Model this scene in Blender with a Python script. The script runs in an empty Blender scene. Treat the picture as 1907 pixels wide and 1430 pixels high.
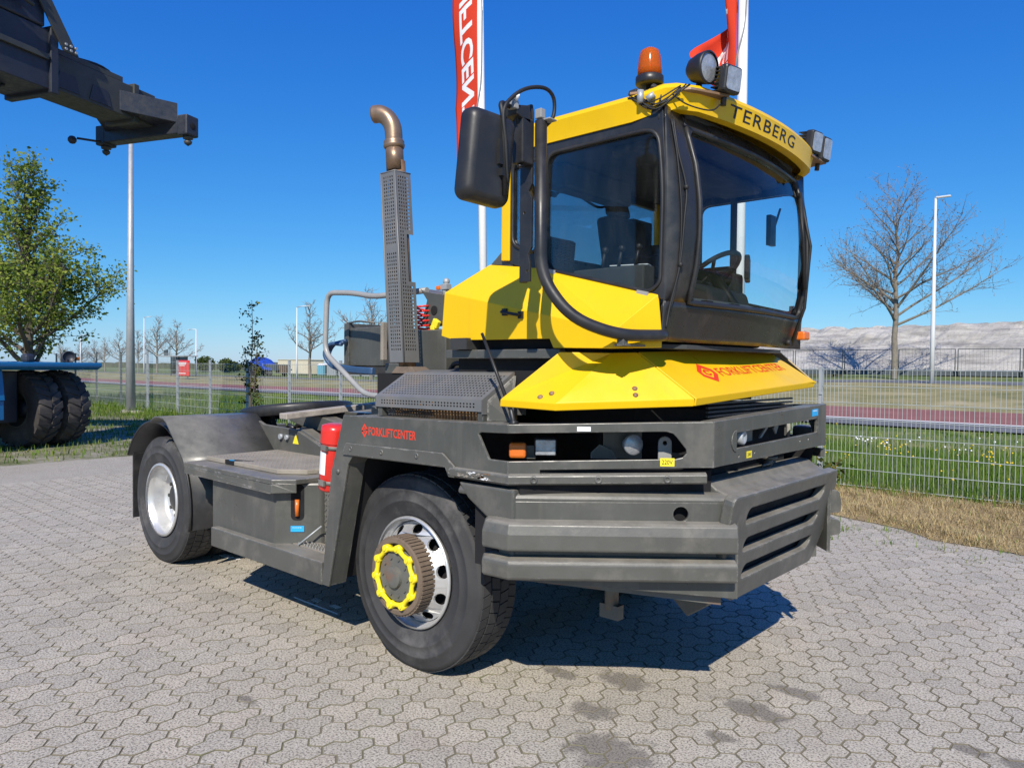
import bpy, bmesh, math, random
import numpy as np
from mathutils import Vector, Matrix
R = math.radians
random.seed(7)
SC = bpy.context.scene
COL = SC.collection

# ------------------------------------------------------------------ camera
cam_d = bpy.data.cameras.new('camera')
cam = bpy.data.objects.new('camera', cam_d)
COL.objects.link(cam)
SC.camera = cam
cam_d.sensor_fit = 'HORIZONTAL'
cam_d.sensor_width = 36.0
cam_d.lens = 36.0 * 1377.26 / 1907.0
cam_d.clip_start = 0.05
cam_d.clip_end = 3000
YAW, PITCH, ROLL = 2.30335158, -0.0238272566, 0.00891876897
CAM = Vector((3.0606, -3.6729, 1.6469))
_f = Vector((math.cos(YAW)*math.cos(PITCH), math.sin(YAW)*math.cos(PITCH), math.sin(PITCH)))
_r = Vector((math.sin(YAW), -math.cos(YAW), 0))
_u = _r.cross(_f)
_r2 = math.cos(ROLL)*_r + math.sin(ROLL)*_u
_u2 = -math.sin(ROLL)*_r + math.cos(ROLL)*_u
m = Matrix.Identity(4)
for i in range(3):
    m[i][0] = _r2[i]; m[i][1] = _u2[i]; m[i][2] = -_f[i]; m[i][3] = CAM[i]
cam.matrix_world = m

# ------------------------------------------------------------------ sky, sun, exposure
SUN = Vector((0.68, -0.97, 1.0)).normalized()          # direction towards the sun
SUN_EL = math.asin(SUN.z)
SUN_AZ = math.atan2(SUN.x, SUN.y)                       # clockwise from +Y
world = bpy.data.worlds.new('World')
SC.world = world
world.use_nodes = True
wn = world.node_tree
wn.nodes.clear()
sky = wn.nodes.new('ShaderNodeTexSky')
sky.sky_type = 'NISHITA'
sky.sun_disc = False
sky.sun_elevation = SUN_EL
sky.sun_rotation = SUN_AZ
sky.altitude = 0
sky.air_density = 1.0
sky.dust_density = 0.15
sky.ozone_density = 2.0
# the camera's deep rendition of the blue: one curve per channel, the same all over the sky
sep = wn.nodes.new('ShaderNodeSeparateColor')
comb = wn.nodes.new('ShaderNodeCombineColor')
for ch, (g_, k_) in enumerate(((1.60, 0.34), (1.00, 0.555), (0.50, 0.845))):
    s0 = wn.nodes.new('ShaderNodeMath'); s0.operation = 'MULTIPLY'; s0.inputs[1].default_value = 0.125
    s1 = wn.nodes.new('ShaderNodeMath'); s1.operation = 'POWER'; s1.inputs[1].default_value = g_
    s2 = wn.nodes.new('ShaderNodeMath'); s2.operation = 'MULTIPLY'; s2.inputs[1].default_value = k_/0.125
    wn.links.new(sep.outputs[ch], s0.inputs[0]); wn.links.new(s0.outputs[0], s1.inputs[0]); wn.links.new(s1.outputs[0], s2.inputs[0]); wn.links.new(s2.outputs[0], comb.inputs[ch])
bgn = wn.nodes.new('ShaderNodeBackground')
bgn.inputs['Strength'].default_value = 0.125
wo = wn.nodes.new('ShaderNodeOutputWorld')
wn.links.new(sky.outputs[0], sep.inputs[0])
wn.links.new(comb.outputs[0], bgn.inputs['Color'])
wn.links.new(bgn.outputs[0], wo.inputs['Surface'])
sun_d = bpy.data.lights.new('sun', 'SUN')
sun_d.energy = 5.0
sun_d.angle = R(0.53)
sun_d.color = (1.0, 0.93, 0.82)
sun = bpy.data.objects.new('sun', sun_d)
COL.objects.link(sun)
sun.location = (0, 0, 30)
sun.rotation_euler = SUN.to_track_quat('Z', 'Y').to_euler()
SC.view_settings.view_transform = 'Standard'
SC.view_settings.look = 'None'
SC.view_settings.gamma = 1
SC.view_settings.use_curve_mapping = False
SC.view_settings.exposure = 0.15

# ------------------------------------------------------------------ object helpers
def link(o, parent=None):
    COL.objects.link(o)
    if parent is not None:
        o.parent = parent
    return o

def tag(o, label=None, cat=None, group=None, kind=None):
    if label: o['label'] = label
    if cat: o['category'] = cat
    if group: o['group'] = group
    if kind: o['kind'] = kind
    return o

def empty(name, label, cat, loc=(0, 0, 0), rz=0.0, group=None):
    o = bpy.data.objects.new(name, None)
    o.empty_display_size = 0.2
    o.location = loc
    o.rotation_euler = (0, 0, rz)
    link(o)
    return tag(o, label, cat, group)

def copy_tree(o, parent=None):
    c = o.copy()
    COL.objects.link(c)
    c.parent = parent
    for ch in list(o.children):
        copy_tree(ch, c)
    return c

def vec(*a):
    return Vector(a)

class MB:
    """collects shapes, becomes ONE mesh object"""
    def __init__(self):
        self.v = []; self.f = []; self.s = []
    def add(self, vs, fs, smooth=False):
        n = len(self.v)
        self.v.extend([tuple(p) for p in vs])
        for f in fs:
            self.f.append(tuple(n + i for i in f)); self.s.append(smooth)
        return self
    def box(self, c, s, rot=None):
        hx, hy, hz = s[0]/2, s[1]/2, s[2]/2
        p = [Vector((sx*hx, sy*hy, sz*hz)) for sz in (-1, 1) for sy in (-1, 1) for sx in (-1, 1)]
        if rot is not None: p = [rot @ q for q in p]
        c = Vector(c)
        return self.add([q + c for q in p], [(0, 2, 3, 1), (4, 5, 7, 6), (0, 1, 5, 4), (2, 6, 7, 3), (0, 4, 6, 2), (1, 3, 7, 5)])
    def bb(self, x0, x1, y0, y1, z0, z1):
        return self.box(((x0+x1)/2, (y0+y1)/2, (z0+z1)/2), (abs(x1-x0), abs(y1-y0), abs(z1-z0)))
    def hexa(self, p):
        """8 points: 4 bottom ccw, 4 top ccw"""
        return self.add(p, [(3, 2, 1, 0), (4, 5, 6, 7), (0, 1, 5, 4), (1, 2, 6, 5), (2, 3, 7, 6), (3, 0, 4, 7)])
    def prism(self, pts, d):
        """3D polygon pts extruded by vector d"""
        d = Vector(d); n = len(pts)
        a = [Vector(p) for p in pts]
        nrm = Vector((0, 0, 0))
        for i in range(n):
            p, q = a[i], a[(i+1) % n]
            nrm += p.cross(q)
        if nrm.dot(d) > 0: a.reverse()
        b = [p + d for p in a]
        fs = [tuple(range(n)), tuple(range(2*n-1, n-1, -1))]
        fs += [(i, i+n, (i+1) % n + n, (i+1) % n) for i in range(n)]
        fs = [tuple(reversed(f)) if k >= 2 else f for k, f in enumerate(fs)]
        return self.add(a + b, [tuple(f) for f in fs])
    def slab(self, pts, t):
        """planar-ish polygon given thickness t along its normal (behind it)"""
        a = [Vector(p) for p in pts]
        nrm = Vector((0, 0, 0))
        for i in range(len(a)):
            nrm += (a[i]-a[0]).cross(a[(i+1) % len(a)]-a[0])
        nrm.normalize()
        return self.prism(a, -nrm*t)
    def tube(self, path, r, n=10, cap=True, smooth=True, closed=False):
        P = [Vector(p) for p in path]
        k = len(P)
        rr = r if isinstance(r, (list, tuple)) else [r]*k
        tang = []
        for i in range(k):
            if closed: t = P[(i+1) % k]-P[i-1]
            elif i == 0: t = P[1]-P[0]
            elif i == k-1: t = P[-1]-P[-2]
            else: t = P[i+1]-P[i-1]
            tang.append(t.normalized() if t.length > 1e-9 else Vector((0, 0, 1)))
        ref = Vector((0, 0, 1)) if abs(tang[0].z) < 0.9 else Vector((1, 0, 0))
        nx = tang[0].cross(ref).normalized()
        vs = []
        for i in range(k):
            nx = (nx - tang[i]*nx.dot(tang[i]))
            nx = nx.normalized() if nx.length > 1e-6 else tang[i].orthogonal().normalized()
            ny = tang[i].cross(nx)
            for j in range(n):
                a = 2*math.pi*j/n
                vs.append(P[i] + (nx*math.cos(a)+ny*math.sin(a))*rr[i])
        fs = []
        m_ = k if closed else k-1
        for i in range(m_):
            for j in range(n):
                a = i*n+j; b = i*n+(j+1) % n
                c = ((i+1) % k)*n+(j+1) % n; d = ((i+1) % k)*n+j
                fs.append((a, b, c, d))
        self.add(vs, fs, smooth)
        if cap and not closed:
            self.add(vs[:n], [tuple(range(n-1, -1, -1))]); self.add(vs[-n:], [tuple(range(n))])
        return self
    def lathe(self, prof, o, axis, n=32, smooth=True, a0=0.0, a1=2*math.pi, start=None):
        """prof: list of (radius, distance along axis)"""
        o = Vector(o); ax = Vector(axis).normalized()
        ux = Vector(start) if start is not None else ax.orthogonal()
        ux = (ux-ax*ux.dot(ax)).normalized()
        uy = ax.cross(ux)
        full = abs(a1-a0-2*math.pi) < 1e-6
        cnt = n if full else n+1
        vs = []
        for (r, h) in prof:
            for j in range(cnt):
                a = a0+(a1-a0)*j/n
                vs.append(o+ax*h+(ux*math.cos(a)+uy*math.sin(a))*r)
        fs = []
        for i in range(len(prof)-1):
            for j in range(n):
                b = (j+1) % cnt if full else j+1
                fs.append((i*cnt+j, i*cnt+b, (i+1)*cnt+b, (i+1)*cnt+j))
        return self.add(vs, fs, smooth)
    def disc(self, o, axis, r, n=24):
        o = Vector(o); ax = Vector(axis).normalized(); ux = ax.orthogonal().normalized(); uy = ax.cross(ux)
        return self.add([o+(ux*math.cos(2*math.pi*j/n)+uy*math.sin(2*math.pi*j/n))*r for j in range(n)], [tuple(range(n))])
    def cyl(self, a, b, r, n=16, r2=None, smooth=True):
        return self.tube([a, b], [r, r if r2 is None else r2], n=n, smooth=smooth)
    def sphere(self, c, r, n=12, sc=(1, 1, 1)):
        c = Vector(c); vs = []; fs = []
        k = max(4, n//2)
        for i in range(k+1):
            t = math.pi*i/k
            for j in range(n):
                a = 2*math.pi*j/n
                vs.append((c.x+r*sc[0]*math.sin(t)*math.cos(a), c.y+r*sc[1]*math.sin(t)*math.sin(a), c.z+r*sc[2]*math.cos(t)))
        for i in range(k):
            for j in range(n):
                fs.append((i*n+j, (i+1)*n+j, (i+1)*n+(j+1) % n, i*n+(j+1) % n))
        return self.add(vs, fs, True)
    def plate(self, outer, holes, t, O, U, V, bev=0.0):
        """flat plate with holes: 2D outlines in (u,v), placed at O with axes U,V; thickness t behind the U x V side"""
        cu = bpy.data.curves.new('c', 'CURVE'); cu.dimensions = '2D'; cu.fill_mode = 'BOTH'
        cu.extrude = t/2 - bev if bev else t/2
        cu.bevel_depth = bev; cu.bevel_resolution = 1
        for ring in [outer]+list(holes):
            sp = cu.splines.new('POLY'); sp.points.add(len(ring)-1); sp.use_cyclic_u = True
            for q, (a, b) in zip(sp.points, ring): q.co = (a, b, 0, 1)
        ob = bpy.data.objects.new('c', cu)
        me = bpy.data.meshes.new_from_object(ob)
        O = Vector(O); U = Vector(U).normalized(); V = Vector(V).normalized(); Wv = U.cross(V)
        vs = [O+U*q.co.x+V*q.co.y+Wv*(q.co.z-t/2) for q in me.vertices]
        self.add(vs, [tuple(p.vertices) for p in me.polygons])
        bpy.data.meshes.remove(me); bpy.data.objects.remove(ob); bpy.data.curves.remove(cu)
        return self
    def perf(self, O, U, V, nu, nv, hu, hv, t=0.003, skip=None, omit=None):
        """perforated sheet: nu x nv cells over U x V with square holes of relative size hu,hv"""
        O = Vector(O); U = Vector(U); V = Vector(V); N = U.cross(V).normalized()*(-t)
        for i in range(nu):
            for j in range(nv):
                def P(a, b): return O+U*((i+a)/nu)+V*((j+b)/nv)
                q = [P(0, 0), P(1, 0), P(1, 1), P(0, 1)]
                if omit is not None and omit(i, j): continue
                if skip is not None and skip(i, j):
                    self.add(q, [(0, 1, 2, 3)]); continue
                a0, a1, b0, b1 = .5-hu/2, .5+hu/2, .5-hv/2, .5+hv/2
                h = [P(a0, b0), P(a1, b0), P(a1, b1), P(a0, b1)]
                g = [p+N for p in h]
                self.add(q+h+g, [(0, 1, 5, 4), (1, 2, 6, 5), (2, 3, 7, 6), (3, 0, 4, 7), (4, 5, 9, 8), (5, 6, 10, 9), (6, 7, 11, 10), (7, 4, 8, 11)])
        return self
    def sweep(self, prof, path, up=(0, 0, 1), cap=True, smooth=False):
        """2D profile (out, up) swept along a horizontal path; out = right-hand side of travel"""
        up = Vector(up); P = [Vector(p) for p in path]; k = len(P); n = len(prof)
        vs = []
        for i in range(k):
            d0 = (P[i]-P[i-1]).normalized() if i > 0 else None
            d1 = (P[i+1]-P[i]).normalized() if i < k-1 else None
            if d0 is None: o = d1.cross(up).normalized(); sc = 1
            elif d1 is None: o = d0.cross(up).normalized(); sc = 1
            else:
                o0 = d0.cross(up).normalized(); o1 = d1.cross(up).normalized()
                o = (o0+o1).normalized(); sc = 1/max(.3, o.dot(o0))
            for (a, b) in prof: vs.append(P[i]+o*a*sc+up*b)
        fs = [(i*n+j, i*n+(j+1) % n, (i+1)*n+(j+1) % n, (i+1)*n+j) for i in range(k-1) for j in range(n)]
        self.add(vs, fs, smooth)
        if cap:
            self.add(vs[:n], [tuple(range(n-1, -1, -1))]); self.add(vs[-n:], [tuple(range(n))])
        return self
    def mirror_y(self):
        """mirror everything collected across y = 0"""
        m_ = MB(); m_.v = [(x, -y, z) for x, y, z in self.v]; m_.f = [tuple(reversed(f)) for f in self.f]; m_.s = list(self.s)
        return m_
    def build(self, name, mat, parent=None, bevel=0.0, seg=2, recalc=True, label=None, kind=None, angle=35):
        me = bpy.data.meshes.new(name)
        me.from_pydata(self.v, [], self.f)
        me.polygons.foreach_set('use_smooth', self.s)
        if recalc:
            bm = bmesh.new(); bm.from_mesh(me)
            bmesh.ops.remove_doubles(bm, verts=bm.verts, dist=1e-5)
            bmesh.ops.recalc_face_normals(bm, faces=bm.faces)
            bm.to_mesh(me); bm.free()
        me.materials.append(mat)
        me.update()
        o = bpy.data.objects.new(name, me)
        link(o, parent)
        if bevel > 0:
            b = o.modifiers.new('bevel', 'BEVEL'); b.width = bevel; b.segments = seg
            b.limit_method = 'ANGLE'; b.angle_limit = R(angle); b.use_clamp_overlap = True
        if label: o['label'] = label
        if kind: o['kind'] = kind
        return o

def arc(c, r, a0, a1, n):
    return [(c[0]+r*math.cos(R(a0+(a1-a0)*i/n)), c[1]+r*math.sin(R(a0+(a1-a0)*i/n))) for i in range(n+1)]

def rrect(x0, x1, y0, y1, r, n=4):
    return arc((x1-r, y0+r), r, -90, 0, n)+arc((x1-r, y1-r), r, 0, 90, n)+arc((x0+r, y1-r), r, 90, 180, n)+arc((x0+r, y0+r), r, 180, 270, n)

def round_poly(pts, r, n=3):
    """round the corners of a 2D polygon"""
    out = []; k = len(pts)
    for i in range(k):
        p = Vector(pts[i]); a = Vector(pts[i-1]); b = Vector(pts[(i+1) % k])
        ri = r[i] if isinstance(r, (list, tuple)) else r
        if ri <= 0: out.append(tuple(p)); continue
        da = (a-p); db = (b-p); l = min(ri, da.length*.45, db.length*.45)
        s = p+da.normalized()*l; e = p+db.normalized()*l
        for j in range(n+1):
            t = j/n
            out.append(tuple(s*(1-t)**2+p*2*t*(1-t)+e*t*t))
    return out

def smooth_path(pts, n=6):
    """Catmull-Rom through points"""
    P = [Vector(p) for p in pts]; out = []
    for i in range(len(P)-1):
        p0 = P[i-1] if i > 0 else P[i]*2-P[i+1]
        p3 = P[i+2] if i+2 < len(P) else P[i+1]*2-P[i]
        for j in range(n):
            t = j/n
            out.append(0.5*((2*P[i])+(P[i+1]-p0)*t+(2*p0-5*P[i]+4*P[i+1]-p3)*t*t+(3*P[i]-p0-3*P[i+1]+p3)*t**3))
    out.append(P[-1])
    return out

def bent_path(pts, r=0.08, n=6):
    """polyline with rounded bends in 3D"""
    P = [Vector(p) for p in pts]; out = [P[0]]
    for i in range(1, len(P)-1):
        a, p, b = P[i-1], P[i], P[i+1]
        l = min(r, (a-p).length*.48, (b-p).length*.48)
        s = p+(a-p).normalized()*l; e = p+(b-p).normalized()*l
        for j in range(n+1):
            t = j/n
            out.append(s*(1-t)**2+p*2*t*(1-t)+e*t*t)
    out.append(P[-1])
    return out

def text_mesh(s, size=1.0, bold=0.0, shear=0.0, space=1.0):
    cu = bpy.data.curves.new('t', 'FONT'); cu.body = s; cu.size = size; cu.offset = bold; cu.shear = shear; cu.space_character = space
    cu.resolution_u = 3
    ob = bpy.data.objects.new('t', cu)
    me = bpy.data.meshes.new_from_object(ob)
    vs = [(q.co.x, q.co.y) for q in me.vertices]; fs = [tuple(p.vertices) for p in me.polygons]
    bpy.data.meshes.remove(me); bpy.data.objects.remove(ob); bpy.data.curves.remove(cu)
    x0 = min(v[0] for v in vs); x1 = max(v[0] for v in vs); y0 = min(v[1] for v in vs); y1 = max(v[1] for v in vs)
    return [((x-x0)/(x1-x0), (y-y0)/(y1-y0)) for x, y in vs], fs      # normalised to 0..1

def text_on(name, s, fn, mat, parent, **kw):
    """print text: fn(u,v) -> point on the surface"""
    vs, fs = text_mesh(s, **kw)
    mb = MB(); mb.add([fn(u, v) for u, v in vs], fs)
    return mb.build(name, mat, parent, recalc=False)

# ------------------------------------------------------------------ materials
def mat_new(name):
    mt = bpy.data.materials.new(name); mt.use_nodes = True
    nt = mt.node_tree
    return mt, nt, nt.nodes, nt.links, nt.nodes['Principled BSDF']

def N(nt, t, **kw):
    n = nt.nodes.new(t)
    for k, v in kw.items():
        if k in n.inputs: n.inputs[k].default_value = v
        else: setattr(n, k, v)
    return n

def ramp(nt, src, stops):
    r = nt.nodes.new('ShaderNodeValToRGB')
    e = r.color_ramp.elements
    while len(e) < len(stops): e.new(0.5)
    for q, (p, c) in zip(e, stops):
        q.position = p; q.color = (c, c, c, 1) if isinstance(c, (int, float)) else (*c, 1)
    nt.links.new(src, r.inputs[0])
    return r

def mixc(nt, fac, a, b):
    mx = nt.nodes.new('ShaderNodeMix'); mx.data_type = 'RGBA'
    for sock, val in ((mx.inputs[0], fac), (mx.inputs[6], a), (mx.inputs[7], b)):
        if isinstance(val, bpy.types.NodeSocket): nt.links.new(val, sock)
        elif isinstance(val, (int, float)): sock.default_value = val
        else: sock.default_value = (*val, 1)
    return mx.outputs[2]

def coords(nt, world_space=False):
    if world_space:
        return nt.nodes.new('ShaderNodeNewGeometry').outputs['Position']
    return nt.nodes.new('ShaderNodeTexCoord').outputs['Object']

def paint(name, col, rough=0.45, var=0.12, vscale=3.0, dirt=None, damt=0.35, dscale=5.0, metal=0.0, bump=0.0, bscale=60.0, scratch=0.0, coat=0.0, streak=0.0, spec=0.5, edge=0.0, top_tone=0.0):
    """painted or raw surface: base colour, broad tone change, dirt patches, fine scratches"""
    mt, nt, nn, ll, bs = mat_new(name)
    co = coords(nt)
    n1 = N(nt, 'ShaderNodeTexNoise', Scale=vscale, Detail=6.0, Roughness=0.6); ll.new(co, n1.inputs['Vector'])
    c = mixc(nt, ramp(nt, n1.outputs[0], [(0.3, 0.0), (0.7, 1.0)]).outputs[0], tuple(x*(1-var) for x in col), tuple(min(1, x*(1+var)) for x in col))
    if dirt is not None:
        n2 = N(nt, 'ShaderNodeTexNoise', Scale=dscale, Detail=10.0, Roughness=0.68); ll.new(co, n2.inputs['Vector'])
        f = ramp(nt, n2.outputs[0], [(0.52, 0.0), (0.72, damt)])
        c = mixc(nt, f.outputs[0], c, dirt)
    if streak > 0:
        mp = N(nt, 'ShaderNodeMapping'); mp.inputs['Scale'].default_value = (26, 26, 1.4); ll.new(co, mp.inputs[0])
        n3 = N(nt, 'ShaderNodeTexNoise', Scale=1.0, Detail=5.0); ll.new(mp.outputs[0], n3.inputs['Vector'])
        f = ramp(nt, n3.outputs[0], [(0.55, 0.0), (0.78, streak)])
        c = mixc(nt, f.outputs[0], c, dirt or (0.2, 0.18, 0.15))
    if scratch > 0:
        mp = N(nt, 'ShaderNodeMapping'); mp.inputs['Scale'].default_value = (3, 3, 45); mp.inputs['Rotation'].default_value = (0.2, 0.15, 0.4); ll.new(co, mp.inputs[0])
        n4 = N(nt, 'ShaderNodeTexNoise', Scale=1.6, Detail=8.0, Roughness=0.7); ll.new(mp.outputs[0], n4.inputs['Vector'])
        f = ramp(nt, n4.outputs[0], [(0.68, 0.0), (0.73, scratch)])
        c = mixc(nt, f.outputs[0], c, tuple(min(1, x*2.6+0.05) for x in col))
    if top_tone > 0:                                        # paler tone mixed in on what faces up
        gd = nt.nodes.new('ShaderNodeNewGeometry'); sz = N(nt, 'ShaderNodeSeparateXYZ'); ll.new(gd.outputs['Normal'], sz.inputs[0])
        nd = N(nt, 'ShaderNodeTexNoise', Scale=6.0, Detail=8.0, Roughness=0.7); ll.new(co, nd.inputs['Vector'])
        f1 = ramp(nt, sz.outputs['Z'], [(0.35, 0.0), (0.95, top_tone)]); f2 = ramp(nt, nd.outputs[0], [(0.30, 0.35), (0.65, 1.0)])
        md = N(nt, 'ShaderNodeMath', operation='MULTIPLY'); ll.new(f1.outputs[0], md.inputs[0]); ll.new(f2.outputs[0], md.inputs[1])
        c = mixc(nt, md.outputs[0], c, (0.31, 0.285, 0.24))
    if edge > 0:                                        # paint rubbed off along the edges
        ge = nt.nodes.new('ShaderNodeNewGeometry')
        bv = N(nt, 'ShaderNodeBevel', samples=6); bv.inputs['Radius'].default_value = 0.012
        dt = N(nt, 'ShaderNodeVectorMath', operation='DOT_PRODUCT'); ll.new(bv.outputs[0], dt.inputs[0]); ll.new(ge.outputs['Normal'], dt.inputs[1])
        ne = N(nt, 'ShaderNodeTexNoise', Scale=11.0, Detail=9.0, Roughness=0.8); ll.new(co, ne.inputs['Vector'])
        pe = ramp(nt, dt.outputs['Value'], [(0.90, 1.0), (0.985, 0.0)])
        fe = ramp(nt, ne.outputs[0], [(0.50, 0.0), (0.60, edge)])
        me_ = N(nt, 'ShaderNodeMath', operation='MULTIPLY'); ll.new(pe.outputs[0], me_.inputs[0]); ll.new(fe.outputs[0], me_.inputs[1])
        c = mixc(nt, me_.outputs[0], c, (0.42, 0.40, 0.37))
    ll.new(c, bs.inputs['Base Color'])
    nr = N(nt, 'ShaderNodeTexNoise', Scale=vscale*4, Detail=5.0); ll.new(co, nr.inputs['Vector'])
    rr = ramp(nt, nr.outputs[0], [(0.3, max(0.03, rough-0.09)), (0.7, min(1, rough+0.12))])
    ll.new(rr.outputs[0], bs.inputs['Roughness'])
    bs.inputs['Metallic'].default_value = metal
    bs.inputs['Coat Weight'].default_value = coat
    bs.inputs['Specular IOR Level'].default_value = spec
    if bump > 0:
        nb = N(nt, 'ShaderNodeTexNoise', Scale=bscale, Detail=6.0, Roughness=0.65); ll.new(co, nb.inputs['Vector'])
        bp = N(nt, 'ShaderNodeBump', Strength=bump, Distance=0.01); ll.new(nb.outputs[0], bp.inputs['Height'])
        ll.new(bp.outputs[0], bs.inputs['Normal'])
    return mt

def glass_mat(name, tint=(0.75, 0.82, 0.82), refl=1.0):
    mt, nt, nn, ll, bs = mat_new(name)
    nn.remove(bs)
    out = [n for n in nn if n.type == 'OUTPUT_MATERIAL'][0]
    tr = N(nt, 'ShaderNodeBsdfTransparent'); tr.inputs[0].default_value = (*tint, 1)
    gl = N(nt, 'ShaderNodeBsdfGlossy', Roughness=0.015)
    # thin film of dust and wiper smears
    co = coords(nt); df = N(nt, 'ShaderNodeBsdfDiffuse'); df.inputs[0].default_value = (0.45, 0.47, 0.46, 1)
    mp = N(nt, 'ShaderNodeMapping'); mp.inputs['Scale'].default_value = (5, 5, 1.6); mp.inputs['Rotation'].default_value = (0.3, 0.2, 0.0); ll.new(co, mp.inputs[0])
    nz = N(nt, 'ShaderNodeTexNoise', Scale=1.5, Detail=9.0, Roughness=0.75); ll.new(mp.outputs[0], nz.inputs['Vector'])
    fd = ramp(nt, nz.outputs[0], [(0.42, 0.001), (0.75, 0.022)])
    m0 = N(nt, 'ShaderNodeMixShader'); ll.new(fd.outputs[0], m0.inputs[0]); ll.new(tr.outputs[0], m0.inputs[1]); ll.new(df.outputs[0], m0.inputs[2])
    fr = N(nt, 'ShaderNodeFresnel', IOR=1.5)
    mu = N(nt, 'ShaderNodeMath', operation='MULTIPLY'); mu.inputs[1].default_value = refl; ll.new(fr.outputs[0], mu.inputs[0])
    mx = N(nt, 'ShaderNodeMixShader'); ll.new(mu.outputs[0], mx.inputs[0]); ll.new(m0.outputs[0], mx.inputs[1]); ll.new(gl.outputs[0], mx.inputs[2])
    ll.new(mx.outputs[0], out.inputs[0])
    return mt

DUST = (0.30, 0.26, 0.21)
M = {}
M['grey'] = paint('grey_paint', (0.078, 0.079, 0.070), rough=0.36, var=0.16, dirt=(0.165, 0.15, 0.13), damt=0.6, dscale=3.2, scratch=0.35, streak=0.25, bump=0.05, bscale=30, edge=0.5, top_tone=0.5)
M['grey_worn'] = paint('grey_paint_scraped', (0.087, 0.086, 0.075), rough=0.42, var=0.16, dirt=(0.20, 0.18, 0.15), damt=0.6, dscale=4.5, scratch=0.6, bump=0.10, bscale=26, edge=0.9, top_tone=0.65)
M['frame'] = paint('frame_paint', (0.035, 0.035, 0.033), rough=0.6, dirt=(0.12, 0.10, 0.08), damt=0.6, bump=0.1)
M['yellow'] = paint('yellow_paint', (0.80, 0.49, 0.001), rough=0.36, var=0.03, vscale=1.2, dirt=(0.50, 0.32, 0.03), damt=0.22, dscale=2.6, coat=0.0, streak=0.16, spec=0.35, top_tone=0.06)
M['beige'] = paint('beige_panel', (0.48, 0.37, 0.20), rough=0.5, var=0.05)
M['black'] = paint('black_plastic', (0.020, 0.020, 0.021), rough=0.42, var=0.2, dirt=(0.07, 0.065, 0.06), damt=0.5, dscale=4, bump=0.03, bscale=120)
M['cabblack'] = paint('cab_black_paint', (0.024, 0.024, 0.025), rough=0.30, var=0.2, dirt=(0.10, 0.09, 0.08), damt=0.5, dscale=2.5, streak=0.15)
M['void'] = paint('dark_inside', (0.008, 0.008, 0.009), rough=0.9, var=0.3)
M['rubber'] = paint('tyre_rubber', (0.042, 0.042, 0.043), rough=0.72, var=0.22, vscale=5, dirt=(0.15, 0.142, 0.135), damt=0.7, dscale=3.0, bump=0.12, bscale=90, spec=0.35)
M['rubber_old'] = paint('old_tyre_rubber', (0.045, 0.040, 0.038), rough=0.85, var=0.25, dirt=(0.14, 0.12, 0.10), damt=0.6, dscale=3.0, bump=0.15)
M['silver'] = paint('silver_rim', (0.62, 0.62, 0.61), rough=0.36, var=0.05, dirt=(0.25, 0.22, 0.19), damt=0.5, dscale=6, metal=0.55)
M['hubbrown'] = paint('dusty_brown_hub', (0.155, 0.115, 0.082), rough=0.85, var=0.2, dirt=(0.07, 0.05, 0.035), damt=0.7, dscale=9, bump=0.25, bscale=70)
M['hubgrey'] = paint('greasy_hub_plate', (0.115, 0.115, 0.10), rough=0.55, var=0.2, dirt=(0.22, 0.09, 0.035), damt=0.75, dscale=7, bump=0.2, bscale=40)
M['yplastic'] = paint('yellow_plastic', (0.86, 0.70, 0.015), rough=0.4, var=0.08, dirt=(0.4, 0.32, 0.08), damt=0.3)
M['rust'] = paint('rusty_pipe', (0.26, 0.155, 0.085), rough=0.62, var=0.25, vscale=7, dirt=(0.42, 0.33, 0.24), damt=0.8, dscale=4, metal=0.35, bump=0.1)
M['pipe'] = paint('heat_tinted_steel', (0.27, 0.185, 0.125), rough=0.42, var=0.2, dirt=(0.20, 0.11, 0.06), damt=0.7, dscale=5, metal=0.6, bump=0.05)
M['galv'] = paint('galvanised', (0.40, 0.42, 0.43), rough=0.5, var=0.08, metal=0.3, dirt=(0.28, 0.28, 0.27), damt=0.4)
M['guard'] = paint('perforated_guard', (0.20, 0.20, 0.195), rough=0.5, var=0.12, dirt=(0.30, 0.20, 0.11), damt=0.55, dscale=3.0, metal=0.3)
M['rail'] = paint('grey_tube', (0.30, 0.30, 0.29), rough=0.4, var=0.1, dirt=(0.38, 0.36, 0.32), damt=0.4, dscale=6)
M['deck'] = paint('dusty_deck', (0.275, 0.245, 0.20), rough=0.9, var=0.18, vscale=6, dirt=(0.14, 0.13, 0.115), damt=0.75, dscale=3.0, bump=0.25, bscale=110)
M['tread_plate'] = paint('tread_plate', (0.15, 0.145, 0.13), rough=0.5, var=0.2, dirt=(0.30, 0.26, 0.2), damt=0.6, bump=0.1)
M['glass'] = glass_mat('cab_glass', (0.955, 0.99, 0.99), 0.8)
M['glass_dark'] = glass_mat('tinted_glass', (0.95, 0.98, 0.985), 0.4)
M['lens'] = paint('lamp_lens', (0.42, 0.43, 0.44), rough=0.12, var=0.25, vscale=30, metal=0.4, bump=0.35, bscale=55)
M['red'] = paint('red_paint', (0.66, 0.028, 0.018), rough=0.3, var=0.05, coat=0.3)
M['logo_red'] = paint('red_print', (0.72, 0.045, 0.015), rough=0.5, var=0.04)
M['ink'] = paint('black_print', (0.012, 0.012, 0.012), rough=0.5)
M['white'] = paint('white_paint', (0.78, 0.78, 0.77), rough=0.4, var=0.02)
M['sticker_blue'] = paint('blue_sticker', (0.02, 0.36, 0.72), rough=0.4)
M['sticker_yellow'] = paint('yellow_sticker', (0.88, 0.72, 0.03), rough=0.4)
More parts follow.
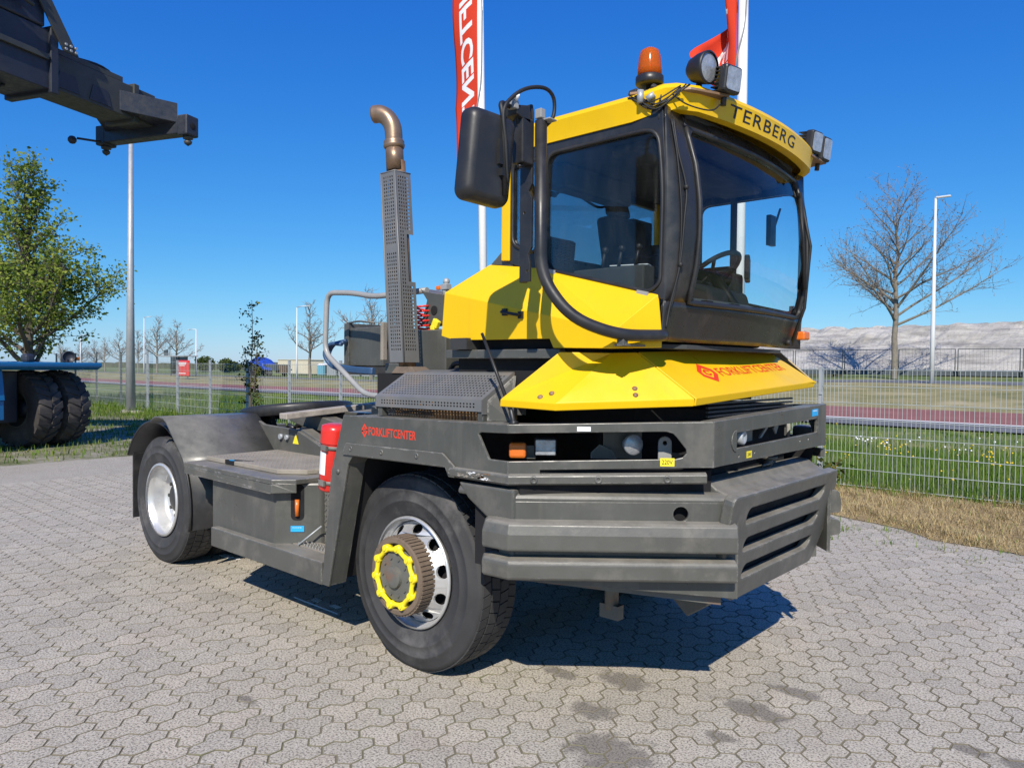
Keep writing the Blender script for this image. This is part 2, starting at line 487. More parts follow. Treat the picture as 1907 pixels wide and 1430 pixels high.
M['wood'] = paint('weathered_wood', (0.36, 0.32, 0.27), rough=0.85, var=0.25, vscale=9, dirt=(0.15, 0.13, 0.11), damt=0.7, dscale=7, bump=0.3, bscale=40)
M['hose_blue'] = paint('blue_hose', (0.03, 0.075, 0.16), rough=0.45)
M['wire'] = paint('black_wire', (0.014, 0.014, 0.014), rough=0.55)
M['core'] = paint('rusty_core', (0.30, 0.16, 0.07), rough=0.7, var=0.4, vscale=20, dirt=(0.05, 0.035, 0.03), damt=0.8, dscale=9)
M['seat'] = paint('seat_fabric', (0.022, 0.022, 0.024), rough=0.9, bump=0.1, bscale=200)
M['inside'] = paint('cab_trim', (0.045, 0.048, 0.047), rough=0.75, var=0.15)
M['dash'] = paint('green_grey_sill', (0.20, 0.24, 0.22), rough=0.6, var=0.1)
M['fresh_yellow'] = M['sticker_yellow']

def amber(name, col):
    mt, nt, nn, ll, bs = mat_new(name)
    bs.inputs['Base Color'].default_value = (*col, 1)
    bs.inputs['Roughness'].default_value = 0.12
    bs.inputs['Transmission Weight'].default_value = 0.55
    bs.inputs['IOR'].default_value = 1.3
    bs.inputs['Subsurface Weight'].default_value = 0.0
    return mt
M['amber'] = amber('amber_lens', (0.75, 0.17, 0.015))
M['amber_solid'] = paint('amber_indicator', (0.68, 0.16, 0.02), rough=0.25, var=0.1)
# ================================================================== TERMINAL TRACTOR
# truck frame: x forward, y to its left, z up, origin on the ground under the front axle
T = empty('terminal_tractor', 'yellow and dark grey terminal tractor with a high cab, parked on the paving', 'tractor')

def solid(o, t, off=-1):
    s = o.modifiers.new('solid', 'SOLIDIFY'); s.thickness = t; s.offset = off
    # keep the bevel after the thickness
    return o

# ---- chassis -------------------------------------------------------
mb = MB()
for s in (-1, 1):
    mb.bb(-3.95, 1.25, s*0.41-0.04, s*0.41+0.04, 0.72, 1.00)
for x in (-3.9, -2.4, -1.3, -0.55, 0.6, 1.2):
    mb.bb(x-0.05, x+0.05, -0.39, 0.39, 0.76, 0.96)
mb.build('chassis_frame', M['frame'], T, bevel=0.006)
mb = MB(); mb.bb(-4.0, -3.95, -0.55, 0.55, 0.62, 1.02)
mb.build('rear_plate', M['grey'], T, bevel=0.008)
# axles and springs
mb = MB()
mb.tube([(0, -0.95, 0.52), (0, 0.95, 0.52)], 0.075, n=14)
mb.sphere((0, 0.05, 0.52), 0.19, 16, (0.9, 1.1, 1))
mb.build('axle', M['frame'], T); mb = MB()
mb.tube([(-3.18, -0.95, 0.52), (-3.18, 0.95, 0.52)], 0.085, n=14)
mb.sphere((-3.18, 0, 0.52), 0.22, 16)
mb.build('axle', M['frame'], T)
for s in (-1, 1):
    mb = MB()
    for k in range(5):
        L = 0.78-0.1*k
        mb.add(*(lambda p: (p, [(0, 1, 2, 3), (7, 6, 5, 4), (0, 4, 5, 1), (1, 5, 6, 2), (2, 6, 7, 3), (3, 7, 4, 0)]))(
            [(-L, s*0.47-0.045, 0.655-0.028*k), (L, s*0.47-0.045, 0.655-0.028*k), (L, s*0.47+0.045, 0.655-0.028*k), (-L, s*0.47+0.045, 0.655-0.028*k),
             (-L, s*0.47-0.045, 0.676-0.028*k), (L, s*0.47-0.045, 0.676-0.028*k), (L, s*0.47+0.045, 0.676-0.028*k), (-L, s*0.47+0.045, 0.676-0.028*k)]))
    mb.build('leaf_spring', M['frame'], T)
mb = MB()
mb.tube([(0.98, -0.60, 0.72), (0.98, -0.60, 0.44)], 0.035, n=12); mb.box((0.98, -0.60, 0.43), (0.11, 0.05, 0.07))
mb.build('shock_absorber', M['hubgrey'], T)
mb = MB()
mb.prism([(1.22, -0.42, 0.66), (1.22, -0.42, 0.50), (1.30, -0.42, 0.43), (1.40, -0.42, 0.50), (1.48, -0.42, 0.66)], (0, 0.12, 0))
mb.build('towing_bracket', M['grey'], T, bevel=0.006); mb = MB()
mb.prism([(1.22, 0.30, 0.66), (1.22, 0.30, 0.50), (1.30, 0.30, 0.43), (1.40, 0.30, 0.50), (1.48, 0.30, 0.66)], (0, 0.12, 0))
mb.build('towing_bracket', M['grey'], T, bevel=0.006)

# ---- wheels --------------------------------------------------------
def tyre_mb(Rt, w, yc, side, blocks=True, x0=0.0, z0=None):
    """tyre with groove-cut tread; axis along y, centred at yc; side -1: outer face towards -y"""
    z0 = Rt if z0 is None else z0
    mb = MB(); o = (x0, yc, z0); ax = (0, 1, 0)
    h = w/2
    prof = [(0.300, -h*0.78), (0.335, -h*0.93), (0.385, -h*1.0), (0.388, -h*1.022), (0.394, -h*1.022), (0.397, -h*1.0), (0.440, -h*0.985), (0.444, -h*1.005), (0.452, -h*1.005), (0.456, -h*0.975), (Rt-0.035, -h*0.90), (Rt-0.013, -h*0.84),
            (Rt-0.013, h*0.84), (Rt-0.035, h*0.90), (0.458, h*0.975), (0.452, h*0.99), (0.445, h*0.985), (0.40, h*1.0), (0.335, h*0.93), (0.300, h*0.78)]
    mb.lathe(prof, o, ax, n=72)
    if blocks:
        nb = 54; rows = [(-0.80, -0.44), (-0.40, -0.02), (0.02, 0.40), (0.44, 0.80)]
        for k in range(nb):
            for ri, (a, b) in enumerate(rows):
                off = (0.5 if ri in (1, 3) else 0.0)
                t0 = 2*math.pi*(k+off+0.04)/nb; t1 = 2*math.pi*(k+off+0.93)/nb
                sk = 0.012*(1 if ri % 2 else -1)
                rt = Rt if ri in (1, 2) else Rt-0.004
                pts = []
                for r in (Rt-0.02, rt):
                    for (t, y, d) in ((t0, a*h, 0), (t1, a*h, 0), (t1, b*h, sk), (t0, b*h, sk)):
                        tt = t+d/Rt
                        pts.append((x0+math.sin(tt)*r, yc+y, z0+math.cos(tt)*r))
                mb.hexa(pts)
    return mb

def front_wheel(s):
    """s = -1 right, +1 left"""
    yo = s*1.075                                      # outer rim plane
    Rt = 0.535
    w = empty_part('wheel')
    tyre_mb(Rt, 0.30, s*0.935, s, x0=0, z0=Rt-0.008).build('tyre', M['rubber'], w)
    ax = (0, s, 0); o = (0, yo, Rt-0.008)
    mb = MB()                                          # rim: flange, well, dish with ten hand holes
    mb.lathe([(0.292, 0.004), (0.304, 0.0), (0.304, -0.012), (0.286, -0.018), (0.272, -0.055), (0.266, -0.11)], o, ax, n=64)
    mb.build('rim', M['silver'], w)
    mb = MB()
    U = Vector((1, 0, 0)); V = Vector((0, 0, 1)) if s < 0 else Vector((0, 0, -1))
    holes = []
    for k in range(10):
        a = 2*math.pi*(k+0.3)/10
        c = (0.240*math.cos(a), 0.240*math.sin(a))
        holes.append([(c[0]+0.024*math.cos(q)*math.cos(a)-0.026*math.sin(q)*math.sin(a)*1.4, c[1]+0.024*math.cos(q)*math.sin(a)+0.026*math.sin(q)*math.cos(a)*1.4) for q in [2*math.pi*i/14 for i in range(14)]])
    outer = [(0.270*math.cos(2*math.pi*i/48), 0.270*math.sin(2*math.pi*i/48)) for i in range(48)]
    inner = [(0.165*math.cos(2*math.pi*i/32), 0.165*math.sin(2*math.pi*i/32)) for i in range(32)]
    mb.plate(outer, holes+[inner], 0.012, (0, yo-s*0.045, Rt-0.008), U, V)
    # cone the disc: push centre outwards
    mb.v = [(x, y+s*max(0.0, 0.27-math.hypot(x, z-(Rt-0.008)))*1.05, z) for x, y, z in mb.v]
    mb.build('rim_disc', M['silver'], w, recalc=True)
    mb = MB()
    mb.lathe([(0.262, -0.14), (0.262, -0.075), (0.0, -0.075)], o, ax, n=32)
    mb.build('rim_back', M['void'], w)
    mb = MB()                                          # ribbed brown hub drum
    nseg = 72
    prof = [(0.185, 0.0), (0.205, 0.005), (0.206, 0.098), (0.201, 0.107), (0.180, 0.109), (0.172, 0.102), (0.168, 0.05)]
    mb.lathe(prof, o, ax, n=nseg, smooth=False)
    for i in range(54):
        a = 2*math.pi*i/54
        mb.box((0.208*math.cos(a), yo+s*0.052, Rt-0.008+0.208*math.sin(a)), (0.009, 0.09, 0.0160), Matrix.Rotation(-a, 3, 'Y'))
    mb.build('hub_drum', M['hubbrown'], w)
    mb = MB()
    mb.lathe([(0.172, 0.06), (0.150, 0.078), (0.136, 0.095), (0.13, 0.106), (0.06, 0.110), (0.056, 0.128), (0.04, 0.132), (0.0, 0.133)], o, ax, n=36, smooth=False)
    for k in range(10):
        a = 2*math.pi*k/10
        c = Vector((0.100*math.cos(a), yo+s*0.106, Rt-0.008+0.100*math.sin(a)))
        mb.cyl(c, c+Vector((0, s*0.010, 0)), 0.009, n=6, smooth=False)
    mb.build('hub_cap', M['hubgrey'], w)
    # yellow nut-indicator chain: ten caps joined by links
    mb = MB()
    for k in range(10):
        a = 2*math.pi*(k+0.2)/10; a2 = 2*math.pi*(k+1.2)/10
        c = Vector((0.156*math.cos(a), yo+s*0.112, Rt-0.008+0.156*math.sin(a)))
        c2 = Vector((0.156*math.cos(a2), yo+s*0.112, Rt-0.008+0.156*math.sin(a2)))
        mb.cyl(c-Vector((0, s*0.03, 0)), c+Vector((0, s*0.016, 0)), 0.0235, n=12, r2=0.0205)
        mb.cyl(c+Vector((0, s*0.016, 0)), c+Vector((0, s*0.022, 0)), 0.012, n=10)
        am = (a+a2)/2
        cm = Vector((0.144*math.cos(am), yo+s*0.114, Rt-0.008+0.144*math.sin(am)))
        mb.tube([c, c*0.6+cm*0.4+Vector((0, 0, 0)), cm, c2*0.6+cm*0.4, c2], [0.019, 0.0150, 0.0125, 0.0150, 0.019], n=8)
    mb.build('nut_ring', M['yplastic'], w)
    return w

def empty_part(name):
    o = bpy.data.objects.new(name, None); o.empty_display_size = 0.1
    return link(o, T)

def rear_wheel(s):
    Rt = 0.525; yo = s*1.075
    w = empty_part('wheel')
    tyre_mb(Rt, 0.30, s*0.935, s, x0=-3.18, z0=Rt-0.008).build('tyre', M['rubber'], w)
    tyre_mb(Rt, 0.30, s*0.585, s, x0=-3.18, z0=Rt-0.008).build('tyre', M['rubber'], w)
    o = (-3.18, yo, Rt-0.008); ax = (0, s, 0)
    mb = MB()
    mb.lathe([(0.285, 0.004), (0.302, 0.002), (0.304, -0.012), (0.287, -0.02), (0.272, -0.06), (0.262, -0.13), (0.252, -0.16), (0.205, -0.168), (0.11, -0.172)], o, ax, n=64)
    mb.build('rim', M['silver'], w)
    mb = MB()
    mb.lathe([(0.125, -0.175), (0.12, -0.125), (0.105, -0.115), (0.0, -0.11)], o, ax, n=28)
    for k in range(10):
        a = 2*math.pi*k/10
        c = Vector((-3.18+0.168*math.cos(a), yo-s*0.165, Rt-0.008+0.168*math.sin(a)))
        mb.cyl(c, c+Vector((0, s*0.03, 0)), 0.016, n=6, smooth=False)
    mb.build('hub', M['frame'], w)
    mb = MB(); mb.box((-3.18+0.14, yo-s*0.12, Rt+0.10), (0.03, 0.02, 0.06))
    mb.build('axle_tag', M['red'], w)
    return w
for s in (-1, 1):
    front_wheel(s); rear_wheel(s)

# ---- rear mudguards, flaps ----------------------------------------
for s in (-1, 1):
    mb = MB()
    prof = []
    a_list = [150-i*7.5 for i in range(23)]           # angles from the rear over the top to the front
    outer = [(-3.18+0.645*math.cos(R(a)), 0.525+0.645*math.sin(R(a))) for a in a_list]
    inner = [(-3.18+0.630*math.cos(R(a)), 0.525+0.630*math.sin(R(a))) for a in a_list]
    n = len(a_list)
    vs = [(x, s*1.12, z) for x, z in outer]+[(x, s*0.42, z) for x, z in outer]+[(x, s*1.12, z) for x, z in inner]+[(x, s*0.42, z) for x, z in inner]
    fs = []
    for i in range(n-1):
        fs += [(i, i+1, n+i+1, n+i), (2*n+i, 3*n+i, 3*n+i+1, 2*n+i+1), (i, 2*n+i, 2*n+i+1, i+1), (n+i, n+i+1, 3*n+i+1, 3*n+i)]
    mb.add(vs, fs, True)
    # rolled outer lip
    mb.tube([(x, s*1.12, z) for x, z in outer], 0.011, n=8)
    o = mb.build('mudguard', M['black'], T)
    mb = MB(); mb.bb(-3.70, -3.685, s*1.10, s*0.45, 0.30, 0.86)
    mb.build('mud_flap', M['black'], T, bevel=0.003)
    # grey cover plate over the wheels, sloping down to the deck
    mb = MB()
    pr = [(-2.96, 1.185), (-2.92, 1.215), (-2.87, 1.232), (-2.80, 1.236), (-2.72, 1.228), (-2.66, 1.20), (-2.385, 0.955), (-2.36, 0.92), (-2.352, 0.86)]
    mb.add([(x, s*1.25, z) for x, z in pr]+[(x, s*0.475, z) for x, z in pr], [(i, i+1, len(pr)+i+1, len(pr)+i) for i in range(len(pr)-1)], True)
    mb.add([(-2.96, s*0.475, 1.185), (-2.36, s*0.475, 0.92), (-2.352, s*0.475, 0.86), (-2.96, s*0.475, 0.86)], [(0, 1, 2, 3)])
    o = mb.build('wheel_cover', M['grey'], T); solid(o, 0.012)

# ---- side deck, tank box, skirt beam, steps ------------------------
for s in (-1, 1):
    Y = lambda y: s*y
    mb = MB()                                         # side plate with its folded edge
    mb.prism([(-2.355, Y(1.25), 0.893), (-1.137, Y(1.25), 0.893), (-1.03, Y(1.14), 0.893), (-1.03, Y(0.5), 0.893), (-2.355, Y(0.5), 0.893)], (0, 0, 0.032))
    mb.prism([(-2.355, Y(1.25), 0.84), (-1.137, Y(1.25), 0.84), (-1.137, Y(1.238), 0.84), (-2.355, Y(1.238), 0.84)], (0, 0, 0.06))
    mb.prism([(-1.137, Y(1.25), 0.84), (-1.03, Y(1.14), 0.84), (-1.035, Y(1.13), 0.84), (-1.14, Y(1.238), 0.84)], (0, 0, 0.06))
    mb.build('deck_edge', M['grey_worn'], T, bevel=0.005)
    mb = MB()                                         # dusty anti-slip walkway raised above it
    mb.prism([(-2.32, Y(1.10), 0.926), (-1.32, Y(1.10), 0.926), (-1.16, Y(0.98), 0.926), (-1.09, Y(0.5), 0.926), (-2.34, Y(0.5), 0.926)], (0, 0, 0.032))
    dk = mb.build('walkway', M['deck'], T, bevel=0.006)
    mb = MB()
    rr = random.Random(3)
    for i in range(46):
        for j in range(16):
            x = -2.28+i*0.0255; y = 0.56+j*0.034+(0.017 if i % 2 else 0)
            if y > 1.07 or (x > -1.3 and y > 1.08-(x+1.3)*0.8): continue
            mb.box((x, Y(y), 0.9584), (0.014, 0.004, 0.0018), Matrix.Rotation(R(45 if (i+j) % 2 else -45), 3, 'Z'))
    mb.build('tread_pattern', M['deck'], dk, recalc=False, kind='stuff')
    mb = MB()                                         # hinge recess of the walkway flap
    mb.prism([(-2.02, Y(1.105), 0.93), (-1.90, Y(1.105), 0.93), (-1.80, Y(1.0), 0.93), (-1.96, Y(1.06), 0.93)], (0, 0, 0.0300))
    mb.build('flap_recess', M['void'], dk)
    mb = MB()                                         # tank box below
    mb.prism([(-2.02, Y(1.20), 0.45), (-1.19, Y(1.20), 0.45), (-0.98, Y(0.99), 0.45), (-0.98, Y(0.55), 0.45), (-2.02, Y(0.55), 0.45)], (0, 0, 0.442))
    mb.build('tank_box', M['grey'], T, bevel=0.012)
    mb = MB()                                         # filler recess and gauge
    d = Vector((0.21, s*-0.21, 0)).normalized(); nrm = Vector((d.y*s, 0, 0))
    nrm = Vector((0.7071, s*0.7071, 0))
    p0 = Vector((-1.085, Y(1.095), 0.77))
    U = Vector((0.7071, -s*0.7071, 0))
    hole = [(p0+U*a+Vector((0, 0, b))+nrm*0.002) for a, b in rrect(-0.042, 0.042, -0.115, 0.115, 0.03)]
    mb.prism(hole, nrm*-0.004)
    mb.build('filler_recess', M['void'], T)
    mb = MB(); mb.cyl(p0+Vector((0, 0, -0.085))+nrm*0.012, p0+Vector((0, 0, 0.02))+nrm*0.012, 0.014, n=10)
    mb.build('level_gauge', M['amber_solid'], T)
    mb = MB(); q = p0+nrm*0.004+Vector((0, 0, -0.168))
    mb.prism([q-U*0.042+Vector((0, 0, -0.019)), q+U*0.042+Vector((0, 0, -0.019)), q+U*0.042+Vector((0, 0, 0.019)), q-U*0.042+Vector((0, 0, 0.019))], nrm*0.002)
    st = mb.build('blue_sticker', M['sticker_blue'], T)
    mb = MB()
    for k in range(5): mb.box(q+nrm*0.0035+U*(-0.026+k*0.012)+Vector((0, 0, 0.008)), (0.004, 0.001, 0.005), Matrix.Rotation(-s*R(45), 3, 'Z'))
    mb.build('sticker_print', M['white'], st)
    mb = MB()
    mb.bb(-1.94, -0.585, Y(1.25), Y(1.12), 0.375, 0.508)
    mb.build('skirt_beam', M['grey_worn'], T, bevel=0.008)
    mb = MB(); mb.tube([(-1.02, Y(1.13), 0.515), (-0.93, Y(1.02), 0.63)], 0.006, n=6); mb.build('stay_rod', M['galv'], T)
    # step well: tread plate riser, step with raised teeth
    mb = MB(); mb.prism([(-0.985, Y(0.96), 0.50), (-0.50, Y(1.02), 0.50), (-0.50, Y(1.02), 0.90), (-0.985, Y(0.96), 0.90)], (0, -s*0.02, 0))
    rs = mb.build('step_riser', M['tread_plate'], T)
    mb = MB()
    for i in range(12):
        for j in range(11):
            mb.box((-0.96+i*0.038, Y(0.972+i*0.0046), 0.52+j*0.034), (0.019, 0.003, 0.005), Matrix.Rotation(R(40 if (i+j) % 2 else -40), 3, 'Y'))
    mb.build('tread_pattern', M['tread_plate'], rs, recalc=False, kind='stuff')
    mb = MB(); mb.bb(-0.985, -0.50, Y(0.98), Y(0.5), 0.90, 0.915)
    mb.build('upper_step', M['tread_plate'], T, bevel=0.004)
    mb = MB(); mb.bb(-1.10, -0.60, Y(1.12), Y(0.99), 0.49, 0.512)
    stp = mb.build('step', M['deck'], T, bevel=0.003)
    mb = MB()
    for i in range(15):
        for y in (1.105, 1.08, 1.05):
            mb.lathe([(0.010, 0), (0.008, 0.010), (0.005, 0.012), (0.0, 0.012)], (-1.05+i*0.031, Y(y), 0.512), (0, 0, 1), n=8)
    mb.build('step_teeth', M['tread_plate'], stp, kind='stuff')

# ---- inner rails of the loading deck, fifth wheel, plank ------------
for s in (-1, 1):
    mb = MB()
    mb.prism([(-3.6, s*0.475, 0.92), (-1.60, s*0.475, 0.92), (-1.60, s*0.475, 1.0), (-1.72, s*0.475, 1.03), (-2.06, s*0.475, 1.135), (-2.55, s*0.475, 1.15), (-2.75, s*0.475, 1.21), (-3.6, s*0.475, 1.10)], (0, s*0.03, 0))
    mb.prism([(-1.60, s*0.475, 1.0), (-1.72, s*0.475, 1.03), (-2.06, s*0.475, 1.135), (-2.06, s*0.475, 1.150), (-1.72, s*0.475, 1.045), (-1.60, s*0.475, 1.012)], (0, -s*0.10, 0))
    rl = mb.build('deck_rail', M['grey'], T, bevel=0.005)
    mb = MB()
    for x, r in ((-2.26, 0.022), (-2.17, 0.020)):
        mb.cyl((x, s*0.505, 1.07), (x, s*0.53, 1.07), r, n=12)
    mb.build('bolt', M['galv'], rl)
    mb = MB()
    tri = [(-2.10, 1.025), (-2.02, 1.025), (-2.06, 1.105)]
    mb.prism([(x, s*0.506, z) for x, z in tri], (0, s*0.002, 0))
    w_ = mb.build('warning_triangle', M['sticker_yellow'], rl)
mb = MB(); mb.bb(-3.5, -0.40, -0.44, 0.44, 0.985, 1.005); mb.build('deck_floor', M['deck'], T)
mb = MB(); mb.bb(-1.15, -0.45, -0.475, 0.475, 1.006, 1.36); mb.build('front_bulkhead', M['grey'], T, bevel=0.01)
# fifth wheel: tilted horseshoe plate with a deep rim
fw = empty_part('fifth_wheel')
tilt = Matrix.Rotation(R(-7), 4, 'Y')
c0 = Vector((-2.85, 0, 1.27))
mb = MB()
mb.lathe([(0.0, 0.012), (0.10, 0.012), (0.46, 0.010), (0.485, 0.0), (0.49, -0.02), (0.49, -0.085), (0.475, -0.09), (0.465, -0.03), (0.0, -0.03)], (0, 0, 0), (0, 0, 1), n=56)
mb.v = [tuple(c0+(tilt @ Vector(v))) for v in mb.v]
mb.build('top_plate', M['black'], fw)
mb = MB()
for s in (-1, 1):
    mb.prism([(-3.05, s*0.30, 1.0), (-2.62, s*0.30, 1.0), (-2.74, s*0.30, 1.24), (-2.93, s*0.30, 1.22)], (0, s*0.05, 0))
mb.build('pedestal', M['frame'], fw, bevel=0.006)
mb = MB()
for s in (-1, 1):
    p = [(-1.35, s*0.33, 1.06), (-2.25, s*0.33, 1.14), (-2.45, s*0.33, 1.18), (-2.45, s*0.33, 1.235), (-2.0, s*0.33, 1.235), (-1.35, s*0.33, 1.13)]
    mb.prism(p, (0, -s*0.14, 0))
mb.build('lift_arm', M['grey'], fw, bevel=0.008)
mb = MB(); mb.tube([(-2.32, -0.39, 1.02), (-2.36, -0.42, 1.10), (-2.30, -0.42, 1.155), (-2.22, -0.42, 1.13)], 0.018, n=8); mb.build('hook', M['black'], fw)
mb = MB(); mb.tube([(-1.75, -0.25, 1.10), (-1.52, -0.25, 1.08)], 0.035, n=12); mb.build('lift_cylinder', M['rust'], fw)

pl = empty('wooden_plank', 'weathered wooden plank lying across the deck by the fifth wheel', 'plank', (-2.0, -0.17, 1.262), R(88))
pl.rotation_euler = (0, R(-4), R(88))
mb = MB(); mb.box((0, 0, 0.02), (0.95, 0.11, 0.045)); mb.box((0.05, 0.12, 0.012), (0.8, 0.09, 0.03), Matrix.Rotation(R(3), 3, 'Z'))
mb.build('board', M['wood'], pl, bevel=0.006)
mb = MB(); mb.bb(-1.78, -1.70, -0.42, 0.42, 1.005, 1.185); mb.build('cross_beam', M['frame'], T, bevel=0.006)

# ---- fire extinguisher (strapped in the step well) ------------------
fx = empty('fire_extinguisher', 'red fire extinguisher with a white label strapped behind the front wheel arch', 'extinguisher', (-0.66, -1.13, 0.905))
fx.rotation_euler = (0, R(6), 0)
mb = MB()
mb.lathe([(0.0, 0.0), (0.07, 0.0), (0.078, 0.012), (0.078, 0.30)], (0, 0, 0), (0, 0, 1), n=28)
mb.build('cylinder', M['red'], fx)
mb = MB(); mb.lathe([(0.084, 0.285), (0.084, 0.36), (0.080, 0.385), (0.05, 0.395), (0.0, 0.395)], (0, 0, 0), (0, 0, 1), n=28)
mb.build('cover_cap', M['red'], fx)
mb = MB(); mb.lathe([(0.0795, 0.10), (0.0795, 0.235)], (0, 0, 0), (0, 0, 1), n=14, a0=R(-60), a1=R(20), start=(0, -1, 0)); mb.build('label_sheet', M['white'], fx)
for z in (0.055, 0.262):
    mb = MB(); mb.lathe([(0.081, z-0.011), (0.083, z-0.011), (0.083, z+0.011), (0.081, z+0.011)], (0, 0, 0), (0, 0, 1), n=28); mb.box((0.02, -0.085, z), (0.05, 0.015, 0.03)); mb.build('strap', M['tread_plate'], fx)

# ---- front bodywork -------------------------------------------------
def side_plate(s):
    mb = MB()
    out = [(-0.373, 1.365), (-0.43, 1.20), (-0.489, 1.036), (-0.577, 0.385), (-0.515, 0.385), (-0.335, 1.10), (-0.29, 1.150),
           (0.47, 1.160), (0.50, 1.120), (0.86, 1.120), (0.86, 1.222), (0.742, 1.222), (0.672, 1.335), (0.690, 1.346), (0.86, 1.352), (0.86, 1.386)]
    if s < 0: mb.plate(out, [], 0.014, (0, -1.25, 0), (1, 0, 0), (0, 0, 1), bev=0.003)
    else: mb.plate([(-a, b) for a, b in out], [], 0.014, (0, 1.25, 0), (-1, 0, 0), (0, 0, 1), bev=0.003)
    # inner flange of the strut and of the arch
    P = [(-0.515, 0.385), (-0.335, 1.10), (-0.29, 1.150), (0.47, 1.160)]
    for (a, b) in zip(P[:-1], P[1:]):
        mb.add([(a[0], s*1.237, a[1]), (b[0], s*1.237, b[1]), (b[0], s*1.13, b[1]), (a[0], s*1.13, a[1]),
                (a[0]-0.008, s*1.237, a[1]+0.008), (b[0]-0.008, s*1.237, b[1]+0.008), (b[0]-0.008, s*1.13, b[1]+0.008), (a[0]-0.008, s*1.13, a[1]+0.008)],
               [(0, 1, 2, 3), (7, 6, 5, 4), (0, 4, 5, 1), (1, 5, 6, 2), (2, 6, 7, 3), (3, 7, 4, 0)])
    return mb.build('fender_panel', M['grey'], T)
for s in (-1, 1): side_plate(s)
def chf(A, B):
    A = Vector((*A, 0)); B = Vector((*B, 0)); return A, (B-A).normalized(), (B-A).length
for s in (-1, 1):
    A, U, L = chf((0.86, s*1.25), (1.565, s*0.69))
    up = 0.0 if s < 0 else 0.035
    out = [(0, 1.12), (0.14, 1.125), (0.14, 1.192), (L, 1.215), (L, 1.41+up), (0, 1.386+up*.3), (0, 1.352), (0.695, 1.370), (0.725, 1.362), (0.742, 1.345), (0.784, 1.292), (0.786, 1.272), (0.768, 1.252), (0.735, 1.244), (0, 1.222)]
    mb = MB()
    if s < 0: mb.plate(out, [], 0.014, A, U, (0, 0, 1), bev=0.003)
    else: mb.plate([(-a, b) for a, b in out], [], 0.014, A, -U, (0, 0, 1), bev=0.003)
    mb.build('corner_panel', M['grey'], T)
mb = MB()
oval = round_poly([(-0.478, 1.276), (0.555, 1.290), (0.555, 1.372), (-0.478, 1.354)], 0.012)
bolts = [[(y+0.009*math.cos(a), z+0.009*math.sin(a)) for a in [2*math.pi*i/8 for i in range(8)]] for y, z in ((-0.44, 1.243), (-0.27, 1.246), (0.30, 1.262), (0.42, 1.264))]
mb.plate([(-0.69, 1.215), (0.69, 1.215), (0.69, 1.445), (-0.69, 1.41)], [oval]+bolts, 0.016, (1.565, 0, 0), (0, 1, 0), (0, 0, 1), bev=0.003)
fp = mb.build('front_panel', M['grey'], T)
for y0, y1 in ((-0.56, -0.475), (0.552, 0.635)):
    mb = MB()
    c = (y1, 1.315) if y0 < 0 else (y0, 1.331)
    pts = arc(c, 0.050, 90, 270, 8) if y0 < 0 else arc(c, 0.050, -90, 90, 8)
    mb.prism([(1.566, a, b) for a, b in pts], (0.004, 0, 0))
    mb.build('end_pad', M['grey'], fp, bevel=0.001)
# top ledge folded inwards, tops of the fenders
mb = MB()
for s in (-1, 1):
    up = 0.0 if s < 0 else 0.02
    mb.hexa([(-0.37, s*1.236, 1.352), (0.86, s*1.236, 1.372), (0.80, s*1.10, 1.372), (-0.37, s*0.62, 1.352), (-0.37, s*1.236, 1.364), (0.86, s*1.236, 1.384), (0.80, s*1.10, 1.384), (-0.37, s*0.62, 1.364)])
    mb.hexa([(0.86, s*1.238, 1.374), (1.556, s*0.686, 1.396+up), (1.47, s*0.64, 1.396+up), (0.80, s*1.10, 1.374), (0.86, s*1.238, 1.386), (1.556, s*0.686, 1.408+up), (1.47, s*0.64, 1.408+up), (0.80, s*1.10, 1.386)])
mb.hexa([(1.555, -0.686, 1.397), (1.555, 0.686, 1.430), (1.46, 0.62, 1.430), (1.46, -0.62, 1.397), (1.555, -0.686, 1.408), (1.555, 0.686, 1.442), (1.46, 0.62, 1.442), (1.46, -0.62, 1.408)])
mb.build('top_ledge', M['grey'], T, bevel=0.004)
# dark engine bay, wheel wells, gaps under the cab
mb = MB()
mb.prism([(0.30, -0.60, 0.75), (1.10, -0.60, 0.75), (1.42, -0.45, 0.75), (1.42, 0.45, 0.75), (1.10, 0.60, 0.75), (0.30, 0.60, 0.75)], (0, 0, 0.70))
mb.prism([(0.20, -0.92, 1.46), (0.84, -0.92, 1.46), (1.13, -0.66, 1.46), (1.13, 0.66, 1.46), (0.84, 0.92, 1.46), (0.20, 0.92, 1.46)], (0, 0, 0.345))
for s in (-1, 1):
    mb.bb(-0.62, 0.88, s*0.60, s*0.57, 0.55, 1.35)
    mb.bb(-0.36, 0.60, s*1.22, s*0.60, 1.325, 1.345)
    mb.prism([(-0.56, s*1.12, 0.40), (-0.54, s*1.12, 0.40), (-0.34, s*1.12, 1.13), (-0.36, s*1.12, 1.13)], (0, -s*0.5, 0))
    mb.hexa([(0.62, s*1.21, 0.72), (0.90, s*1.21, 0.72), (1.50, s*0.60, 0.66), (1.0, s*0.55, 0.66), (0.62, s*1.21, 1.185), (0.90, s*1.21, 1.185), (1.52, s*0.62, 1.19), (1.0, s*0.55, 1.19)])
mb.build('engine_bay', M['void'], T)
# radiator louvres seen between hood and front panel
mb = MB()
for k in range(5):
    mb.bb(1.425, 1.438, -0.50, 0.52, 1.395+k*0.02, 1.405+k*0.02)
mb.build('radiator_louvre', M['black'], T)

